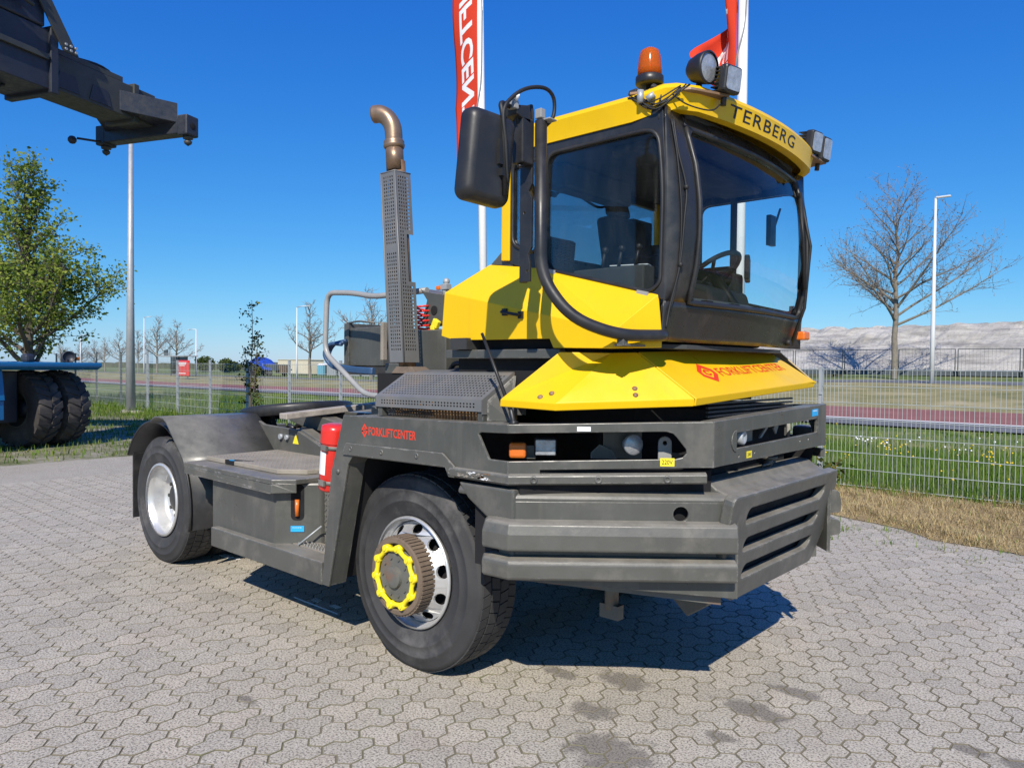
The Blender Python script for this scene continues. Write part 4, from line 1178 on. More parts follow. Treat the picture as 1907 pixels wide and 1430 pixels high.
mb = MB(); mb.bb(0.74, 1.12, -0.30, -0.22, 2.14, 2.24); mb.bb(0.74, 1.12, 0.36, 0.44, 2.14, 2.24); mb.bb(0.80, 0.9, -0.28, -0.24, 1.78, 2.14); mb.bb(0.46, 0.70, -0.60, -0.30, 2.08, 2.14); mb.build('armrest', M['seat'], cab, bevel=0.015)
mb = MB()
mb.perf((0.56, -0.62, 2.13), (0.0, 0.22, 0.0), (0.02, 0, 0.20), 6, 14, 0.8, 0.35, 0.01)
mb.bb(0.50, 0.56, -0.63, -0.39, 2.12, 2.34); mb.build('louvred_case', M['ink'], cab, recalc=False)
mb = MB()
for i in range(32): pass
ctr = Vector((1.16, 0.06, 2.16)); axv = Vector((-0.6, 0, 0.8)).normalized(); ux = axv.orthogonal().normalized(); uy = axv.cross(ux)
mb.tube([ctr+(ux*math.cos(2*math.pi*i/28)+uy*math.sin(2*math.pi*i/28))*0.17 for i in range(28)], 0.014, n=8, closed=True)
for a in (0.5, 2.6, 4.7): mb.tube([ctr, ctr+(ux*math.cos(a)+uy*math.sin(a))*0.17], 0.010, n=6)
mb.cyl(ctr, ctr-axv*0.30, 0.03, n=10)
mb.build('steering_wheel', M['ink'], cab)
mb = MB(); mb.hexa([(1.18, -0.20, 1.76), (1.33, -0.20, 1.76), (1.33, 0.34, 1.76), (1.18, 0.34, 1.76), (1.14, -0.16, 2.10), (1.26, -0.16, 2.06), (1.26, 0.30, 2.06), (1.14, 0.30, 2.10)]); mb.box((1.16, -0.32, 2.14), (0.05, 0.14, 0.10)); mb.box((1.10, 0.44, 2.12), (0.10, 0.10, 0.16)); mb.build('console', M['inside'], cab, bevel=0.02)
mb = MB(); mb.tube([(1.20, -0.52, 1.99), (1.20, -0.52, 2.13)], 0.006, n=6); mb.sphere((1.20, -0.52, 2.15), 0.022, 10, (0.5, 1, 1)); mb.lathe([(0.0, 0.0), (0.08, 0.0), (0.085, 0.012), (0.0, 0.03)], (1.17, -0.44, 2.08), (-0.2, 0, 1), n=18); mb.build('switch_lever', M['ink'], cab)
mb = MB(); mb.bb(0.95, 1.2, -0.62, 0.62, 2.685, 2.735); mb.bb(0.5, 0.62, -0.55, 0.1, 2.60, 2.74); mb.build('overhead_console', M['inside'], cab, bevel=0.02)
mb = MB(); mb.tube([(0.95, 0.76, 1.76), (0.95, 0.76, 2.76)], 0.022, n=8); mb.build('left_post', M['inside'], cab)
mb = MB(); mb.prism([(1.25, 0.62, 2.38), (1.25, 0.70, 2.38), (1.25, 0.70, 2.56), (1.25, 0.62, 2.56)], (-0.03, 0, 0)); mb.tube([(1.24, 0.70, 2.5), (1.24, 0.78, 2.62)], 0.008, n=6); mb.build('left_mirror', M['ink'], cab, bevel=0.01)
mb = MB(); mb.tube(smooth_path([(0.47, -0.45, 2.60), (0.45, -0.30, 2.66), (0.44, 0.0, 2.61), (0.44, 0.2, 2.68)], 6), 0.008, n=6); mb.tube(smooth_path([(0.50, -0.62, 2.72), (0.49, -0.60, 2.60), (0.47, -0.45, 2.60)], 6), 0.016, n=8); mb.build('cab_cable', M['wire'], cab)

# wiper arm beside the screen, hanging cables on the nose
mb = MB()
mb.tube([cabpt(TW1+0.01, 1.80, 0.02), cabpt(TW1+0.006, 2.0, 0.025), cabpt(TW1-0.002, 2.35, 0.022), cabpt(TW1-0.01, 2.66, 0.016)], 0.009, n=6)
mb.tube([cabpt(TW1-0.012, 2.10, 0.014), cabpt(TW1-0.016, 2.62, 0.014)], 0.013, n=6)
mb.tube([cabpt(TW1-0.01, 1.80, 0.0), cabpt(TW1-0.01, 1.80, 0.03)], 0.018, n=8)
mb.build('wiper', M['wire'], cab)
mb = MB()
mb.tube(smooth_path([cabpt(0.16, 2.74, 0.01), cabpt(0.165, 2.60, 0.008), cabpt(0.20, 2.44, 0.010), cabpt(0.185, 2.30, 0.008), cabpt(0.17, 2.10, 0.008), cabpt(0.13, 1.92, 0.008), cabpt(0.10, 1.82, 0.012)], 6), 0.0055, n=6)
mb.tube(smooth_path([cabpt(0.13, 2.74, 0.01), cabpt(0.15, 2.55, 0.008), cabpt(0.165, 2.30, 0.008), cabpt(0.165, 2.05, 0.008), cabpt(0.14, 1.90, 0.010)], 6), 0.0045, n=6)
for t, z in ((0.20, 2.44), (0.172, 2.10)): mb.sphere(cabpt(t, z, 0.01), 0.013, 8)
mb.build('nose_cable', M['wire'], cab)
mb = MB(); mb.box((1.36, 0.80, 1.845), (0.10, 0.09, 0.05)); mb.build('side_marker', M['amber_solid'], cab, bevel=0.01)
mb = MB(); mb.box((1.30, 0.84, 1.97), (0.03, 0.03, 0.12)); mb.build('marker_tube', M['white'], cab, bevel=0.005)

# ---- beacon, work lights, bracket on the roof corner -----------------
bc = empty_part('beacon')
B0 = Vector((1.222, -0.70, 2.945))
mb = MB(); mb.lathe([(0.0, 0.0), (0.060, 0.0), (0.064, 0.006), (0.064, 0.036), (0.058, 0.040)], B0, (0, 0, 1), n=28); mb.build('beacon_base', M['black'], bc)
mb = MB(); mb.lathe([(0.057, 0.038), (0.055, 0.08), (0.050, 0.13), (0.042, 0.155), (0.025, 0.166), (0.0, 0.168)], B0, (0, 0, 1), n=28); o = mb.build('dome', M['amber'], bc); solid(o, 0.003)
mb = MB(); mb.cyl(B0+Vector((0, 0, 0.03)), B0+Vector((0, 0, 0.10)), 0.018, n=10); mb.sphere(B0+Vector((0, 0, 0.112)), 0.02, 10); mb.prism([B0+Vector((0.0, -0.03, 0.06)), B0+Vector((0.0, 0.03, 0.06)), B0+Vector((0.02, 0.03, 0.13)), B0+Vector((0.02, -0.03, 0.13))], (-0.006, 0, 0)); mb.build('reflector', M['silver'], bc)
mb = MB(); mb.cyl(B0, B0+Vector((0, 0, -0.07)), 0.016, n=10); mb.box(B0+Vector((0.0, 0.0, -0.05)), (0.05, 0.03, 0.05)); mb.build('beacon_stem', M['ink'], bc)
mb = MB()
mb.prism([(1.20, -0.83, 2.872), (1.44, -0.71, 2.872), (1.52, -0.50, 2.878), (1.46, -0.48, 2.878), (1.40, -0.64, 2.872), (1.20, -0.74, 2.872)], (0, 0, 0.012))
mb.build('lamp_plate', M['rust'], T, bevel=0.002)
mb = MB()
rr = random.Random(5)
for k in range(8): mb.box((1.19+rr.random()*0.16, -0.82+rr.random()*0.05+k*0.004, 2.845+rr.random()*0.05), (0.03+rr.random()*0.02, 0.02, 0.025), Matrix.Rotation(rr.random()*3, 3, 'X') @ Matrix.Rotation(rr.random(), 3, 'Z'))
mb.build('connector_cluster', M['frame'], T, bevel=0.003)
mb = MB(); mb.cyl((1.26, -0.835, 2.82), (1.26, -0.835, 2.875), 0.016, n=10); mb.cyl((1.29, -0.83, 2.83), (1.32, -0.82, 2.85), 0.014, n=10); mb.build('clamp', M['galv'], T)
mb = MB()
for k in range(7):
    a = Vector((1.19+rr.random()*0.05, -0.83, 2.86)); b = Vector((1.36+rr.random()*0.1, -0.76+rr.random()*0.05, 2.88))
    mid = (a+b)/2+Vector((0, -0.03, -0.05-rr.random()*0.05))
    mb.tube(smooth_path([a, mid, b], 6), 0.0035, n=5)
mb.tube(smooth_path([(1.38, -0.77, 2.85), (1.43, -0.72, 2.805), (1.48, -0.6, 2.80), (1.49, -0.52, 2.85)], 6), 0.0035, n=5)
mb.tube(smooth_path([(1.34, -0.79, 2.86), (1.335, -0.80, 2.80), (1.335, -0.80, 2.74)], 5), 0.0045, n=5)
mb.build('loose_wires', M['wire'], T)

def round_lamp(p, d, r):
    """round work lamp with an egg-shaped housing looking along d"""
    L_ = empty_part('round_work_lamp'); p = Vector(p); d = Vector(d).normalized()
    mb = MB(); mb.lathe([(0.0, -0.105), (r*0.42, -0.098), (r*0.75, -0.075), (r*0.95, -0.035), (r*1.03, 0.0), (r*1.03, 0.012), (r*0.92, 0.014)], p, d, n=28); mb.build('housing', M['black'], L_)
    mb = MB(); mb.lathe([(r*0.92, 0.006), (r*0.6, 0.012), (0.0, 0.015)], p, d, n=28); mb.build('lens', M['lens'], L_)
    mb = MB(); mb.tube([p+Vector((-0.04, 0, -r*0.9)), p+Vector((-0.045, 0, -r-0.05))], 0.014, n=8); mb.build('stem', M['black'], L_)
def square_lamp(p, d, w, h, dep, fins=True):
    L_ = empty_part('square_work_lamp'); p = Vector(p); d = Vector(d).normalized()
    x = Vector((0, 0, 1)).cross(d).normalized(); z = d.cross(x)
    rot = Matrix((x, d, z)).transposed()
    mb = MB(); mb.box(p-d*dep*0.25, (w, dep*0.5, h), rot); hs = mb.build('housing', M['black'], L_, bevel=0.014, seg=3)
    mb = MB(); mb.prism([p+x*a+z*b for a, b in rrect(-w*0.41, w*0.41, -h*0.41, h*0.41, 0.015)], d*0.003); mb.build('lens', M['lens'], L_)
    if fins:
        for k in range(7):
            mb = MB(); mb.box(p-d*dep*0.70+z*(-h*0.42+h*0.84*k/6), (w*0.86, dep*0.55, 0.005), rot); mb.build('cooling_fin', M['black'], L_)
    mb = MB(); mb.tube([p-d*dep*0.5-z*h*0.45, p-d*dep*0.5-z*(h*0.5+0.05)], 0.014, n=8); mb.build('stem', M['black'], L_)
round_lamp((1.46, -0.60, 2.995), (1.0, -0.12, -0.12), 0.070)
square_lamp((1.55, -0.52, 2.945), (1.0, -0.22, -0.14), 0.115, 0.12, 0.09)
mb = MB(); mb.prism([(1.40, 0.66, 2.865), (1.48, 0.62, 2.865), (1.48, 0.86, 2.865), (1.38, 0.88, 2.865)], (0, 0, 0.010)); mb.bb(1.38, 1.41, 0.78, 0.80, 2.84, 2.90); mb.build('lamp_plate', M['rust'], T)
square_lamp((1.50, 0.66, 2.945), (1.0, -0.15, -0.14), 0.115, 0.125, 0.10)
square_lamp((1.50, 0.82, 2.94), (1.0, -0.12, -0.12), 0.105, 0.14, 0.10, fins=False)

# ---- mirror, its flat bracket, grab tube -----------------------------
mr = empty_part('mirror'); mr.location = (-0.05, 0.045, 0.025)
mc = Vector((1.0, -1.545, 2.465)); lean = Matrix.Rotation(R(-4), 3, 'X') @ Matrix.Rotation(R(3), 3, 'Y') @ Matrix.Rotation(R(-10), 3, 'Z')
mb = MB()
for k, (dx, sc) in enumerate(((-0.02, 0.97), (-0.02, 1.0), (0.02, 1.0), (0.045, 0.90), (0.058, 0.72))):
    pass
rings = []
for dx, sc in ((-0.028, 0.93), (-0.028, 0.99), (-0.02, 1.0), (0.012, 0.99), (0.032, 0.93), (0.046, 0.82), (0.052, 0.66)):
    rings.append([Vector((dx, a*sc if True else a, b*(1-(1-sc)*0.55))) for a, b in rrect(-0.118, 0.118, -0.185, 0.185, 0.04, 5)])
vs = [mc+lean @ p for r_ in rings for p in r_]; n = len(rings[0])
mb.add(vs, [(k*n+j, k*n+(j+1) % n, (k+1)*n+(j+1) % n, (k+1)*n+j) for k in range(len(rings)-1) for j in range(n)], True)
mb.add(vs[-n:], [tuple(range(n))]); 
mb.build('housing', M['black'], mr)
mb = MB(); mb.add(vs[:n], [tuple(range(n-1, -1, -1))]); o = mb.build('mirror_glass', M['lens'], mr); solid(o, 0.003)
mb = MB()
mb.tube(bent_path([mc+Vector((0.062, 0.05, -0.15)), mc+Vector((0.068, 0.03, 0.17)), mc+Vector((0.05, 0.03, 0.225)), (1.03, -1.40, 2.695), (1.03, -1.365, 2.60), (1.03, -1.365, 2.50)], 0.04), 0.011, n=8)
mb.box(mc+Vector((0.055, 0.035, 0.02)), (0.03, 0.05, 0.10)); mb.box(mc+Vector((0.06, 0.035, -0.06)), (0.025, 0.03, 0.03))
mb.build('mirror_arm', M['wire'], mr)
mb = MB(); mb.box((1.03, -1.35, 2.57), (0.06, 0.07, 0.19)); mb.cyl((1.03, -1.365, 2.475), (1.03, -1.365, 2.46), 0.014, n=8); mb.build('swivel_block', M['black'], mr, bevel=0.006)
mb = MB(); mb.box((1.045, -1.43, 2.70), (0.04, 0.03, 0.035)); mb.build('arm_clamp', M['rail'], mr, bevel=0.004); mb = MB(); mb.cyl((1.05, -1.425, 2.715), (1.075, -1.44, 2.735), 0.012, n=10); mb.build('clamp_knob', M['white'], mr)
mb = MB(); mb.hexa([(0.99, -1.42, 2.665), (1.06, -1.42, 2.665), (1.06, -1.33, 2.64), (0.99, -1.33, 2.64), (0.99, -1.43, 2.70), (1.06, -1.43, 2.70), (1.06, -1.34, 2.72), (0.99, -1.34, 2.72)]); mb.build('hinge_plate', M['black'], mr, bevel=0.005)
mb = MB()
mb.tube(smooth_path([mc+Vector((0.066, 0.06, -0.10)), mc+Vector((0.075, 0.04, 0.05)), mc+Vector((0.07, 0.03, 0.18)), (1.07, -1.46, 2.72), (1.08, -1.38, 2.775), (1.09, -1.28, 2.80), (1.09, -1.22, 2.775), (1.085, -1.215, 2.70), (1.08, -1.27, 2.64)], 7), 0.0085, n=7)
mb.build('mirror_cable', M['wire'], mr)
mb = MB()
bar = [(0.985, 2.725), (1.003, 2.735), (1.045, 2.735), (1.052, 2.70), (1.052, 2.40), (1.035, 2.37), (1.052, 2.34), (1.052, 2.13), (1.035, 2.10), (1.045, 2.06), (1.045, 1.985), (0.985, 1.985)]
mb.plate(bar, [[(1.03+0.006*math.cos(q), 2.03+0.006*math.sin(q)) for q in [2*math.pi*i/8 for i in range(8)]], [(1.012+0.005*math.cos(q), 2.28+0.005*math.sin(q)) for q in [2*math.pi*i/8 for i in range(8)]]], 0.012, (0, -1.315, 0), (1, 0, 0), (0, 0, 1))
mb.bb(0.985, 0.995, -1.303, -1.27, 1.985, 2.72)
mb.build('bracket_bar', M['black'], mr, bevel=0.002)
mb = MB()
mb.tube(bent_path([(1.025, -1.24, 2.69), (1.030, -1.24, 2.035), (1.155, -1.195, 1.856), (1.297, -1.05, 1.782), (1.390, -0.85, 1.786), (1.36, -0.78, 1.79)], 0.10, 7), 0.026, n=14)
mb.build('grab_tube', M['black'], T)
mb = MB(); mb.tube([(0.95, -1.24, 2.47), (0.66, -0.81, 2.45)], 0.014, n=8); mb.build('tube_stay', M['black'], T)
mb = MB(); mb.box((1.30, -1.015, 1.752), (0.035, 0.035, 0.03)); mb.box((1.29, -0.92, 1.742), (0.06, 0.20, 0.010)); mb.build('tube_foot', M['grey'], T, bevel=0.003)
mb = MB(); mb.box((1.02, -1.24, 2.72), (0.035, 0.03, 0.04)); mb.box((1.04, -1.225, 2.69), (0.08, 0.05, 0.008)); mb.build('tube_cap', M['rail'], T, bevel=0.003)

# ---- aerial ----------------------------------------------------------
ar = empty_part('aerial')
mb = MB(); mb.tube([(0.83, -1.19, 1.43), (0.635, -1.19, 1.80)], [0.0095, 0.007], n=8); mb.build('rod', M['wire'], ar)
mb = MB(); mb.lathe([(0.0, 0.0), (0.022, 0.0), (0.022, 0.01), (0.012, 0.02), (0.013, 0.06), (0.009, 0.07)], (0.842, -1.19, 1.384), (-0.3, 0, 1), n=14); mb.build('aerial_base', M['black'], ar)

# ---- exhaust with its perforated guard -------------------------------
ex = empty_part('exhaust')
ln = -0.082                                            # guard leans back
def ep(z, dx=0.0, dy=0.0): return Vector((-0.335+ln*(z-1.67)+dx, -0.85+dy, z))
mb = MB(); mb.tube([ep(1.60, 0.004, 0.018), ep(2.86, 0.004, 0.012)], 0.050, n=20); mb.build('riser_pipe', M['rust'], ex)
mb = MB(); mb.tube([ep(2.80), ep(2.96)], 0.053, n=22); mb.build('outlet_pipe', M['pipe'], ex)
mb = MB(); mb.lathe([(0.055, -0.02), (0.062, -0.012), (0.064, 0.0), (0.060, 0.012), (0.062, 0.02), (0.056, 0.03)], ep(2.955), (ln, 0, 1), n=24); mb.build('pipe_clamp', M['pipe'], ex)
c = ep(2.97)
pth = [c, c+Vector((-0.006, 0, 0.07)), c+Vector((-0.018, -0.006, 0.115)), c+Vector((-0.045, -0.018, 0.155)), c+Vector((-0.085, -0.035, 0.18)), c+Vector((-0.125, -0.052, 0.182))]
mb = MB(); mb.tube(smooth_path(pth, 4), [0.052]*21, n=22, cap=False); o = mb.build('elbow', M['pipe'], ex); solid(o, 0.004)
# guard: three perforated faces, open towards the rear
gw, gd = 0.132, 0.118
def gpt(u, v, z): return Vector((-0.335+ln*(z-1.67)+u, -0.85+v, z))
z0, z1 = 1.665, 2.785
def cut(i, j):                                         # solid margins of the sheets
    return False
gm = MB()
rows = 52
Uv = gpt(gw/2, -gd/2, z0)-gpt(-gw/2, -gd/2, z0); Vv = gpt(0, 0, z1)-gpt(0, 0, z0)
gm.perf(gpt(-gw/2, -gd/2, z0), Uv, Vv, 7, rows, 0.56, 0.56, 0.003, skip=lambda i, j: j < 3 or j > rows-2 or i in (0, 6) or 30 <= j <= 31)
gm.perf(gpt(gw/2, -gd/2, z0), gpt(gw/2, gd/2, z0)-gpt(gw/2, -gd/2, z0), Vv, 7, rows, 0.56, 0.56, 0.003, skip=lambda i, j: j < 3 or j > rows-2 or i == 0 or (i == 6) or (i == 3 and 21 <= j <= 35) or (i >= 4 and j in (21, 35)), omit=lambda i, j: i >= 4 and 22 <= j <= 34)
gm.perf(gpt(-gw/2, gd/2, z0), gpt(-gw/2, -gd/2, z0)-gpt(-gw/2, gd/2, z0), Vv, 6, rows, 0.56, 0.56, 0.003, skip=lambda i, j: j < 3 or j > rows-2)
gm.build('guard', M['guard'], ex, recalc=False)
mb = MB(); mb.tube([gpt(gw/2, -gd/2, z0), gpt(gw/2, -gd/2, z1)], 0.005, n=6); mb.tube([gpt(-gw/2, -gd/2, z0), gpt(-gw/2, -gd/2, z1)], 0.004, n=6); mb.tube([gpt(-gw/2, -gd/2, z1), gpt(gw/2, -gd/2, z1), gpt(gw/2, gd/2, z1)], 0.004, n=6); mb.build('guard_edge', M['guard'], ex)
mb = MB(); mb.hexa([(-0.36, -0.93, 1.60), (-0.14, -0.93, 1.60), (-0.14, -0.78, 1.60), (-0.36, -0.78, 1.60), (-0.34, -0.91, 1.64), (-0.20, -0.91, 1.64), (-0.20, -0.80, 1.64), (-0.34, -0.80, 1.64)]); mb.build('pipe_flange', M['hubbrown'], ex, bevel=0.005)
# perforated heat shield box on the fender
hb = empty_part('heat_shield')
a0, a1 = Vector((-0.22, -1.15, 1.478)), Vector((0.60, -1.15, 1.486))
b0, b1 = Vector((-0.22, -0.93, 1.607)), Vector((0.60, -0.93, 1.617))
mb = MB()
mb.perf(a0, a1-a0, b0-a0, 36, 11, 0.52, 0.52, 0.003, skip=lambda i, j: j in (0, 10) or i in (0, 35))
mb.perf(a0+Vector((0, 0, -0.058)), a1-a0, Vector((0, 0, 0.058)), 36, 4, 0.52, 0.55, 0.003, skip=lambda i, j: j in (0,) or i in (0, 1, 34, 35) or j == 3)
mb.build('shield_sheet', M['guard'], hb, recalc=False)
mb = MB(); mb.add([b0, b1, b1+Vector((0, 0.10, 0.012)), b0+Vector((0, 0.10, 0.012))], [(0, 1, 2, 3)])
mb.add([a1, a1+Vector((0, 0, -0.07)), Vector((0.60, -0.83, 1.40)), b1+Vector((0, 0.10, 0)), b1], [(0, 1, 2, 3, 4)]); mb.add([a0, a0+Vector((0, 0, -0.07)), Vector((-0.22, -0.83, 1.40)), b0+Vector((0, 0.10, 0)), b0], [(4, 3, 2, 1, 0)])
o = mb.build('shield_frame', M['guard'], hb); solid(o, 0.004, 0)
mb = MB(); mb.bb(-0.12, 0.02, -1.09, -0.84, 1.37, 1.47)
for k in range(26): mb.cyl((-0.06+k*0.023, -1.095, 1.372), (-0.06+k*0.023, -1.095, 1.424), 0.009, n=6)
mb.bb(-0.10, 0.56, -1.085, -0.85, 1.372, 1.424); mb.build('cooler_core', M['core'], hb)
mb = MB()
for k in range(18):
    x = -0.16+k*0.02
    mb.tube([(x, -1.115, 1.372), (x+0.05, -1.115, 1.422)], 0.0022, n=4); mb.tube([(x+0.05, -1.115, 1.372), (x, -1.115, 1.422)], 0.0022, n=4)
mb.build('diamond_mesh', M['frame'], hb)
for x in (-0.19, 0.58): 
    mb = MB(); mb.bb(x-0.018, x+0.018, -1.14, -1.10, 1.372, 1.43); mb.build('foot', M['grey'], hb)
mb = MB(); mb.prism([(0.605, -1.12, 1.384), (0.70, -1.05, 1.384), (0.70, -1.05, 1.49), (0.605, -0.93, 1.60), (0.605, -1.12, 1.48)], (0.006, 0.01, 0)); mb.build('side_plate', M['grey'], hb)
mb = MB(); mb.bb(-0.5, 0.3, -0.92, -0.55, 1.37, 1.60); mb.build('engine_block', M['void'], T)

# ---- handrail, boxes and hoses behind the cab ------------------------
mb = MB()
mb.tube(bent_path([(-0.42, -0.60, 2.115), (-0.95, -0.60, 2.105), (-1.20, -0.60, 2.145), (-1.50, -0.60, 2.165), (-1.525, -0.60, 1.735), (-1.05, -0.60, 1.445), (-0.70, -0.60, 1.44)], 0.09, 6), 0.019, n=12)
mb.build('handrail', M['rail'], T)
mb = MB()
mb.prism([(-0.46, -0.70, 1.60), (-0.14, -0.70, 1.60), (-0.14, -0.70, 1.862), (-0.44, -0.70, 1.862)], (0, 0.5, 0)); mb.bb(-0.9, -0.45, -0.55, 0.55, 1.36, 1.66)
mb.build('hydraulic_tank', M['grey'], T, bevel=0.008)
mb = MB()
mb.prism([(-0.455, -0.62, 1.90), (-0.14, -0.62, 1.90), (-0.14, -0.62, 2.06), (-0.30, -0.62, 2.085), (-0.42, -0.62, 2.105), (-0.47, -0.62, 2.13), (-0.40, -0.62, 2.05)], (0, 0.35, 0))
cb = mb.build('coupling_bracket', M['grey'], T, bevel=0.005)
mb = MB(); mb.cyl((-0.33, -0.625, 1.985), (-0.33, -0.618, 1.985), 0.028, n=14); mb.build('port_hole', M['void'], cb)
mb = MB(); mb.cyl((-0.30, -0.55, 2.07), (-0.30, -0.55, 2.15), 0.025, n=10); mb.box((-0.30, -0.56, 2.13), (0.07, 0.04, 0.03)); mb.sphere((-0.30, -0.55, 2.165), 0.022, 10); mb.build('valve', M['galv'], cb)
mb = MB(); mb.box((-0.335, -0.58, 2.125), (0.03, 0.03, 0.025)); mb.build('valve_cap', M['amber_solid'], cb, bevel=0.006)
mb = MB()
def coil(c, r, h, turns, n=14):
    return [c+Vector((r*math.cos(2*math.pi*i/n)*0.9, r*math.sin(2*math.pi*i/n), h*i/(turns*n))) for i in range(turns*n+1)]
mb.tube(coil(Vector((-0.43, -0.62, 1.865)), 0.05, 0.15, 5), 0.007, n=6); mb.build('red_coil_hose', M['red'], T)
mb = MB(); mb.tube(coil(Vector((-0.41, -0.55, 1.866)), 0.05, 0.09, 3), 0.006, n=6); mb.build('white_coil_hose', M['white'], T)
mb = MB(); mb.box((-0.27, -0.66, 1.90), (0.05, 0.03, 0.05), Matrix.Rotation(0.5, 3, 'Y')); mb.box((-0.29, -0.66, 1.875), (0.035, 0.035, 0.03)); mb.build('coupling', M['sticker_yellow'], T, bevel=0.006)
# valve box hung further back with its blue hoses
vb = empty_part('valve_box')
mb = MB(); mb.bb(-1.60, -1.20, -0.33, 0.10, 1.64, 1.925); mb.build('box_body', M['grey'], vb, bevel=0.006)
mb = MB(); mb.prism([(-1.66, -0.34, 1.62), (-1.60, -0.34, 1.62), (-1.60, -0.34, 1.96), (-1.66, -0.34, 1.96)], (0, 0.45, 0)); mb.tube(bent_path([(-1.63, -0.33, 1.96), (-1.5, -0.33, 1.975), (-1.30, -0.33, 1.955)], 0.05), 0.008, n=6); mb.build('side_bracket', M['grey'], vb)
mb = MB(); mb.bb(-1.68, -0.85, -0.36, 0.15, 1.575, 1.635); mb.bb(-0.95, -0.70, -0.50, 0.3, 1.36, 1.60); mb.build('carrier', M['frame'], vb)
mb = MB()
for k in range(3):
    mb.tube(smooth_path([(-1.60, -0.36-0.02*k, 1.83-0.015*k), (-1.70, -0.40-0.02*k, 1.80), (-1.74, -0.42-0.02*k, 1.72), (-1.66, -0.44, 1.655-0.012*k), (-1.40, -0.45, 1.625-0.012*k), (-1.15, -0.45, 1.615-0.012*k)], 5), 0.014, n=8)
mb.build('hydraulic_hose', M['hose_blue'], vb)
mb = MB(); mb.bb(-0.86, -0.83, -0.62, -0.585, 1.68, 1.93); mb.build('rear_marker_bar', M['deck'], T, bevel=0.004)
mb = MB()
mb.tube(smooth_path([(-0.1, -0.72, 1.60), (0.05, -0.80, 1.66), (0.2, -0.82, 1.645), (0.35, -0.84, 1.63)], 6), 0.014, n=8); mb.tube(smooth_path([(-0.05, -0.75, 1.62), (0.12, -0.84, 1.625), (0.4, -0.86, 1.625)], 6), 0.012, n=8); mb.build('engine_hose', M['wire'], T)

# ---- stickers and small plates ---------------------------------------
def chq(t, z, w, h, name, mat, txt=None):
    A, U, L = chf((0.86, -1.25), (1.565, -0.69)); nr = Vector((0.622, -0.783, 0)).normalized()
    P = lambda u, v, d=0.002: A+U*(t+w*(u-0.5))+Vector((0, 0, z+h*(v-0.5)))+nr*d
    mb = MB(); mb.prism([P(0, 0, 0.0005), P(1, 0, 0.0005), P(1, 1, 0.0005), P(0, 1, 0.0005)], nr*0.001); o = mb.build(name, mat, T)
    if txt: text_on('sticker_print', txt, lambda u, v: P(0.12+0.76*u, 0.22+0.56*v, 0.0021), M['ink'], o, bold=0.005)
chq(0.335, 1.374, 0.06, 0.020, 'white_label', M['white'])
chq(0.700, 1.2335, 0.062, 0.036, 'voltage_sticker', M['sticker_yellow'], '220V')
mb = MB(); mb.prism([(1.5655, -0.36, 1.226), (1.5655, -0.305, 1.226), (1.5655, -0.305, 1.258), (1.5655, -0.36, 1.258)], (0.001, 0, 0)); o = mb.build('voltage_sticker', M['sticker_yellow'], T)
text_on('sticker_print', '24V', lambda u, v: (1.5675, -0.352+0.038*u, 1.234+0.016*v), M['ink'], o, bold=0.005)
mb = MB(); mb.prism([(1.5655, 0.47, 1.385), (1.5655, 0.56, 1.387), (1.5655, 0.56, 1.425), (1.5655, 0.47, 1.423)], (0.001, 0, 0)); o = mb.build('blue_sticker', M['sticker_blue'], T)
mb = MB()
for k in range(5): mb.bb(1.567, 1.5675, 0.485+k*0.012, 0.491+k*0.012, 1.412, 1.418)
mb.build('sticker_print', M['white'], o)
mb = MB(); mb.prism([(-1.955, -1.108, 0.9600), (-1.93, -1.112, 0.9600), (-1.90, -1.095, 0.9600), (-1.93, -1.085, 0.9600)], (0, 0, 0.003)); mb.build('blue_sticker', M['sticker_blue'], T)
# scraped patch with old colours on the rub strip ahead of the wheel
rr = random.Random(9)
for nm, mt_, n_, x0_, x1_ in (('scraped_paint', M['deck'], 16, 0.55, 0.78), ('scraped_primer', M['rust'], 4, 0.70, 0.77), ('scraped_primer', M['white'], 8, 0.62, 0.77)):
    mb = MB()
    for k in range(n_):
        x = rr.uniform(x0_, x1_); z = 1.131+rr.random()*0.026; w_ = 0.012+rr.random()*0.03; h_ = 0.003+rr.random()*0.006
        mb.prism([(x, -1.2683, z), (x+w_*0.6, -1.2683, z-h_*0.5), (x+w_, -1.2683, z+h_*0.4), (x+w_*0.45, -1.2683, z+h_)], (0, -0.0006, 0))
    mb.build(nm, mt_, T, kind='stuff')
# odds and ends inside the cab
for nm, mt_, c_, sz_, rz_ in (('monitor', M['ink'], (1.20, 0.42, 2.22), (0.03, 0.20, 0.14), 0.4), ('papers', M['white'], (0.98, -0.45, 2.16), (0.20, 0.14, 0.006), 0.3), ('lunch_box', M['inside'], (0.60, 0.45, 2.34), (0.16, 0.20, 0.14), 0.2),
                              ('side_console', M['inside'], (0.95, -0.55, 2.05), (0.42, 0.16, 0.18), 0.0), ('wall_box', M['ink'], (0.47, 0.40, 2.46), (0.08, 0.22, 0.24), 0.0)):
    mb = MB(); mb.box((0, 0, 0), sz_); o = mb.build(nm, mt_, cab, bevel=0.008); o.location = c_; o.rotation_euler = (0, 0, rz_)
for k in range(3):
    mb = MB(); p = Vector((0.86+0.10*k, -0.55, 2.14)); mb.tube([p, p+Vector((0.02, 0, 0.09))], 0.008, n=6); mb.sphere(p+Vector((0.022, 0, 0.10)), 0.018, 8); mb.build('joystick', M['ink'], cab)
mb = MB(); mb.tube([(0.62, -0.70, 2.20), (0.60, -0.72, 2.50), (0.66, -0.70, 2.68)], 0.012, n=6); mb.build('seat_belt', M['ink'], cab)
# ================================================================== PLACE
def gz(x, y):
    w = min(1.0, max(0.1, (x+60)/50.0))
    return 0.037*w*(min(50.0, max(15.0, y))-15.0)

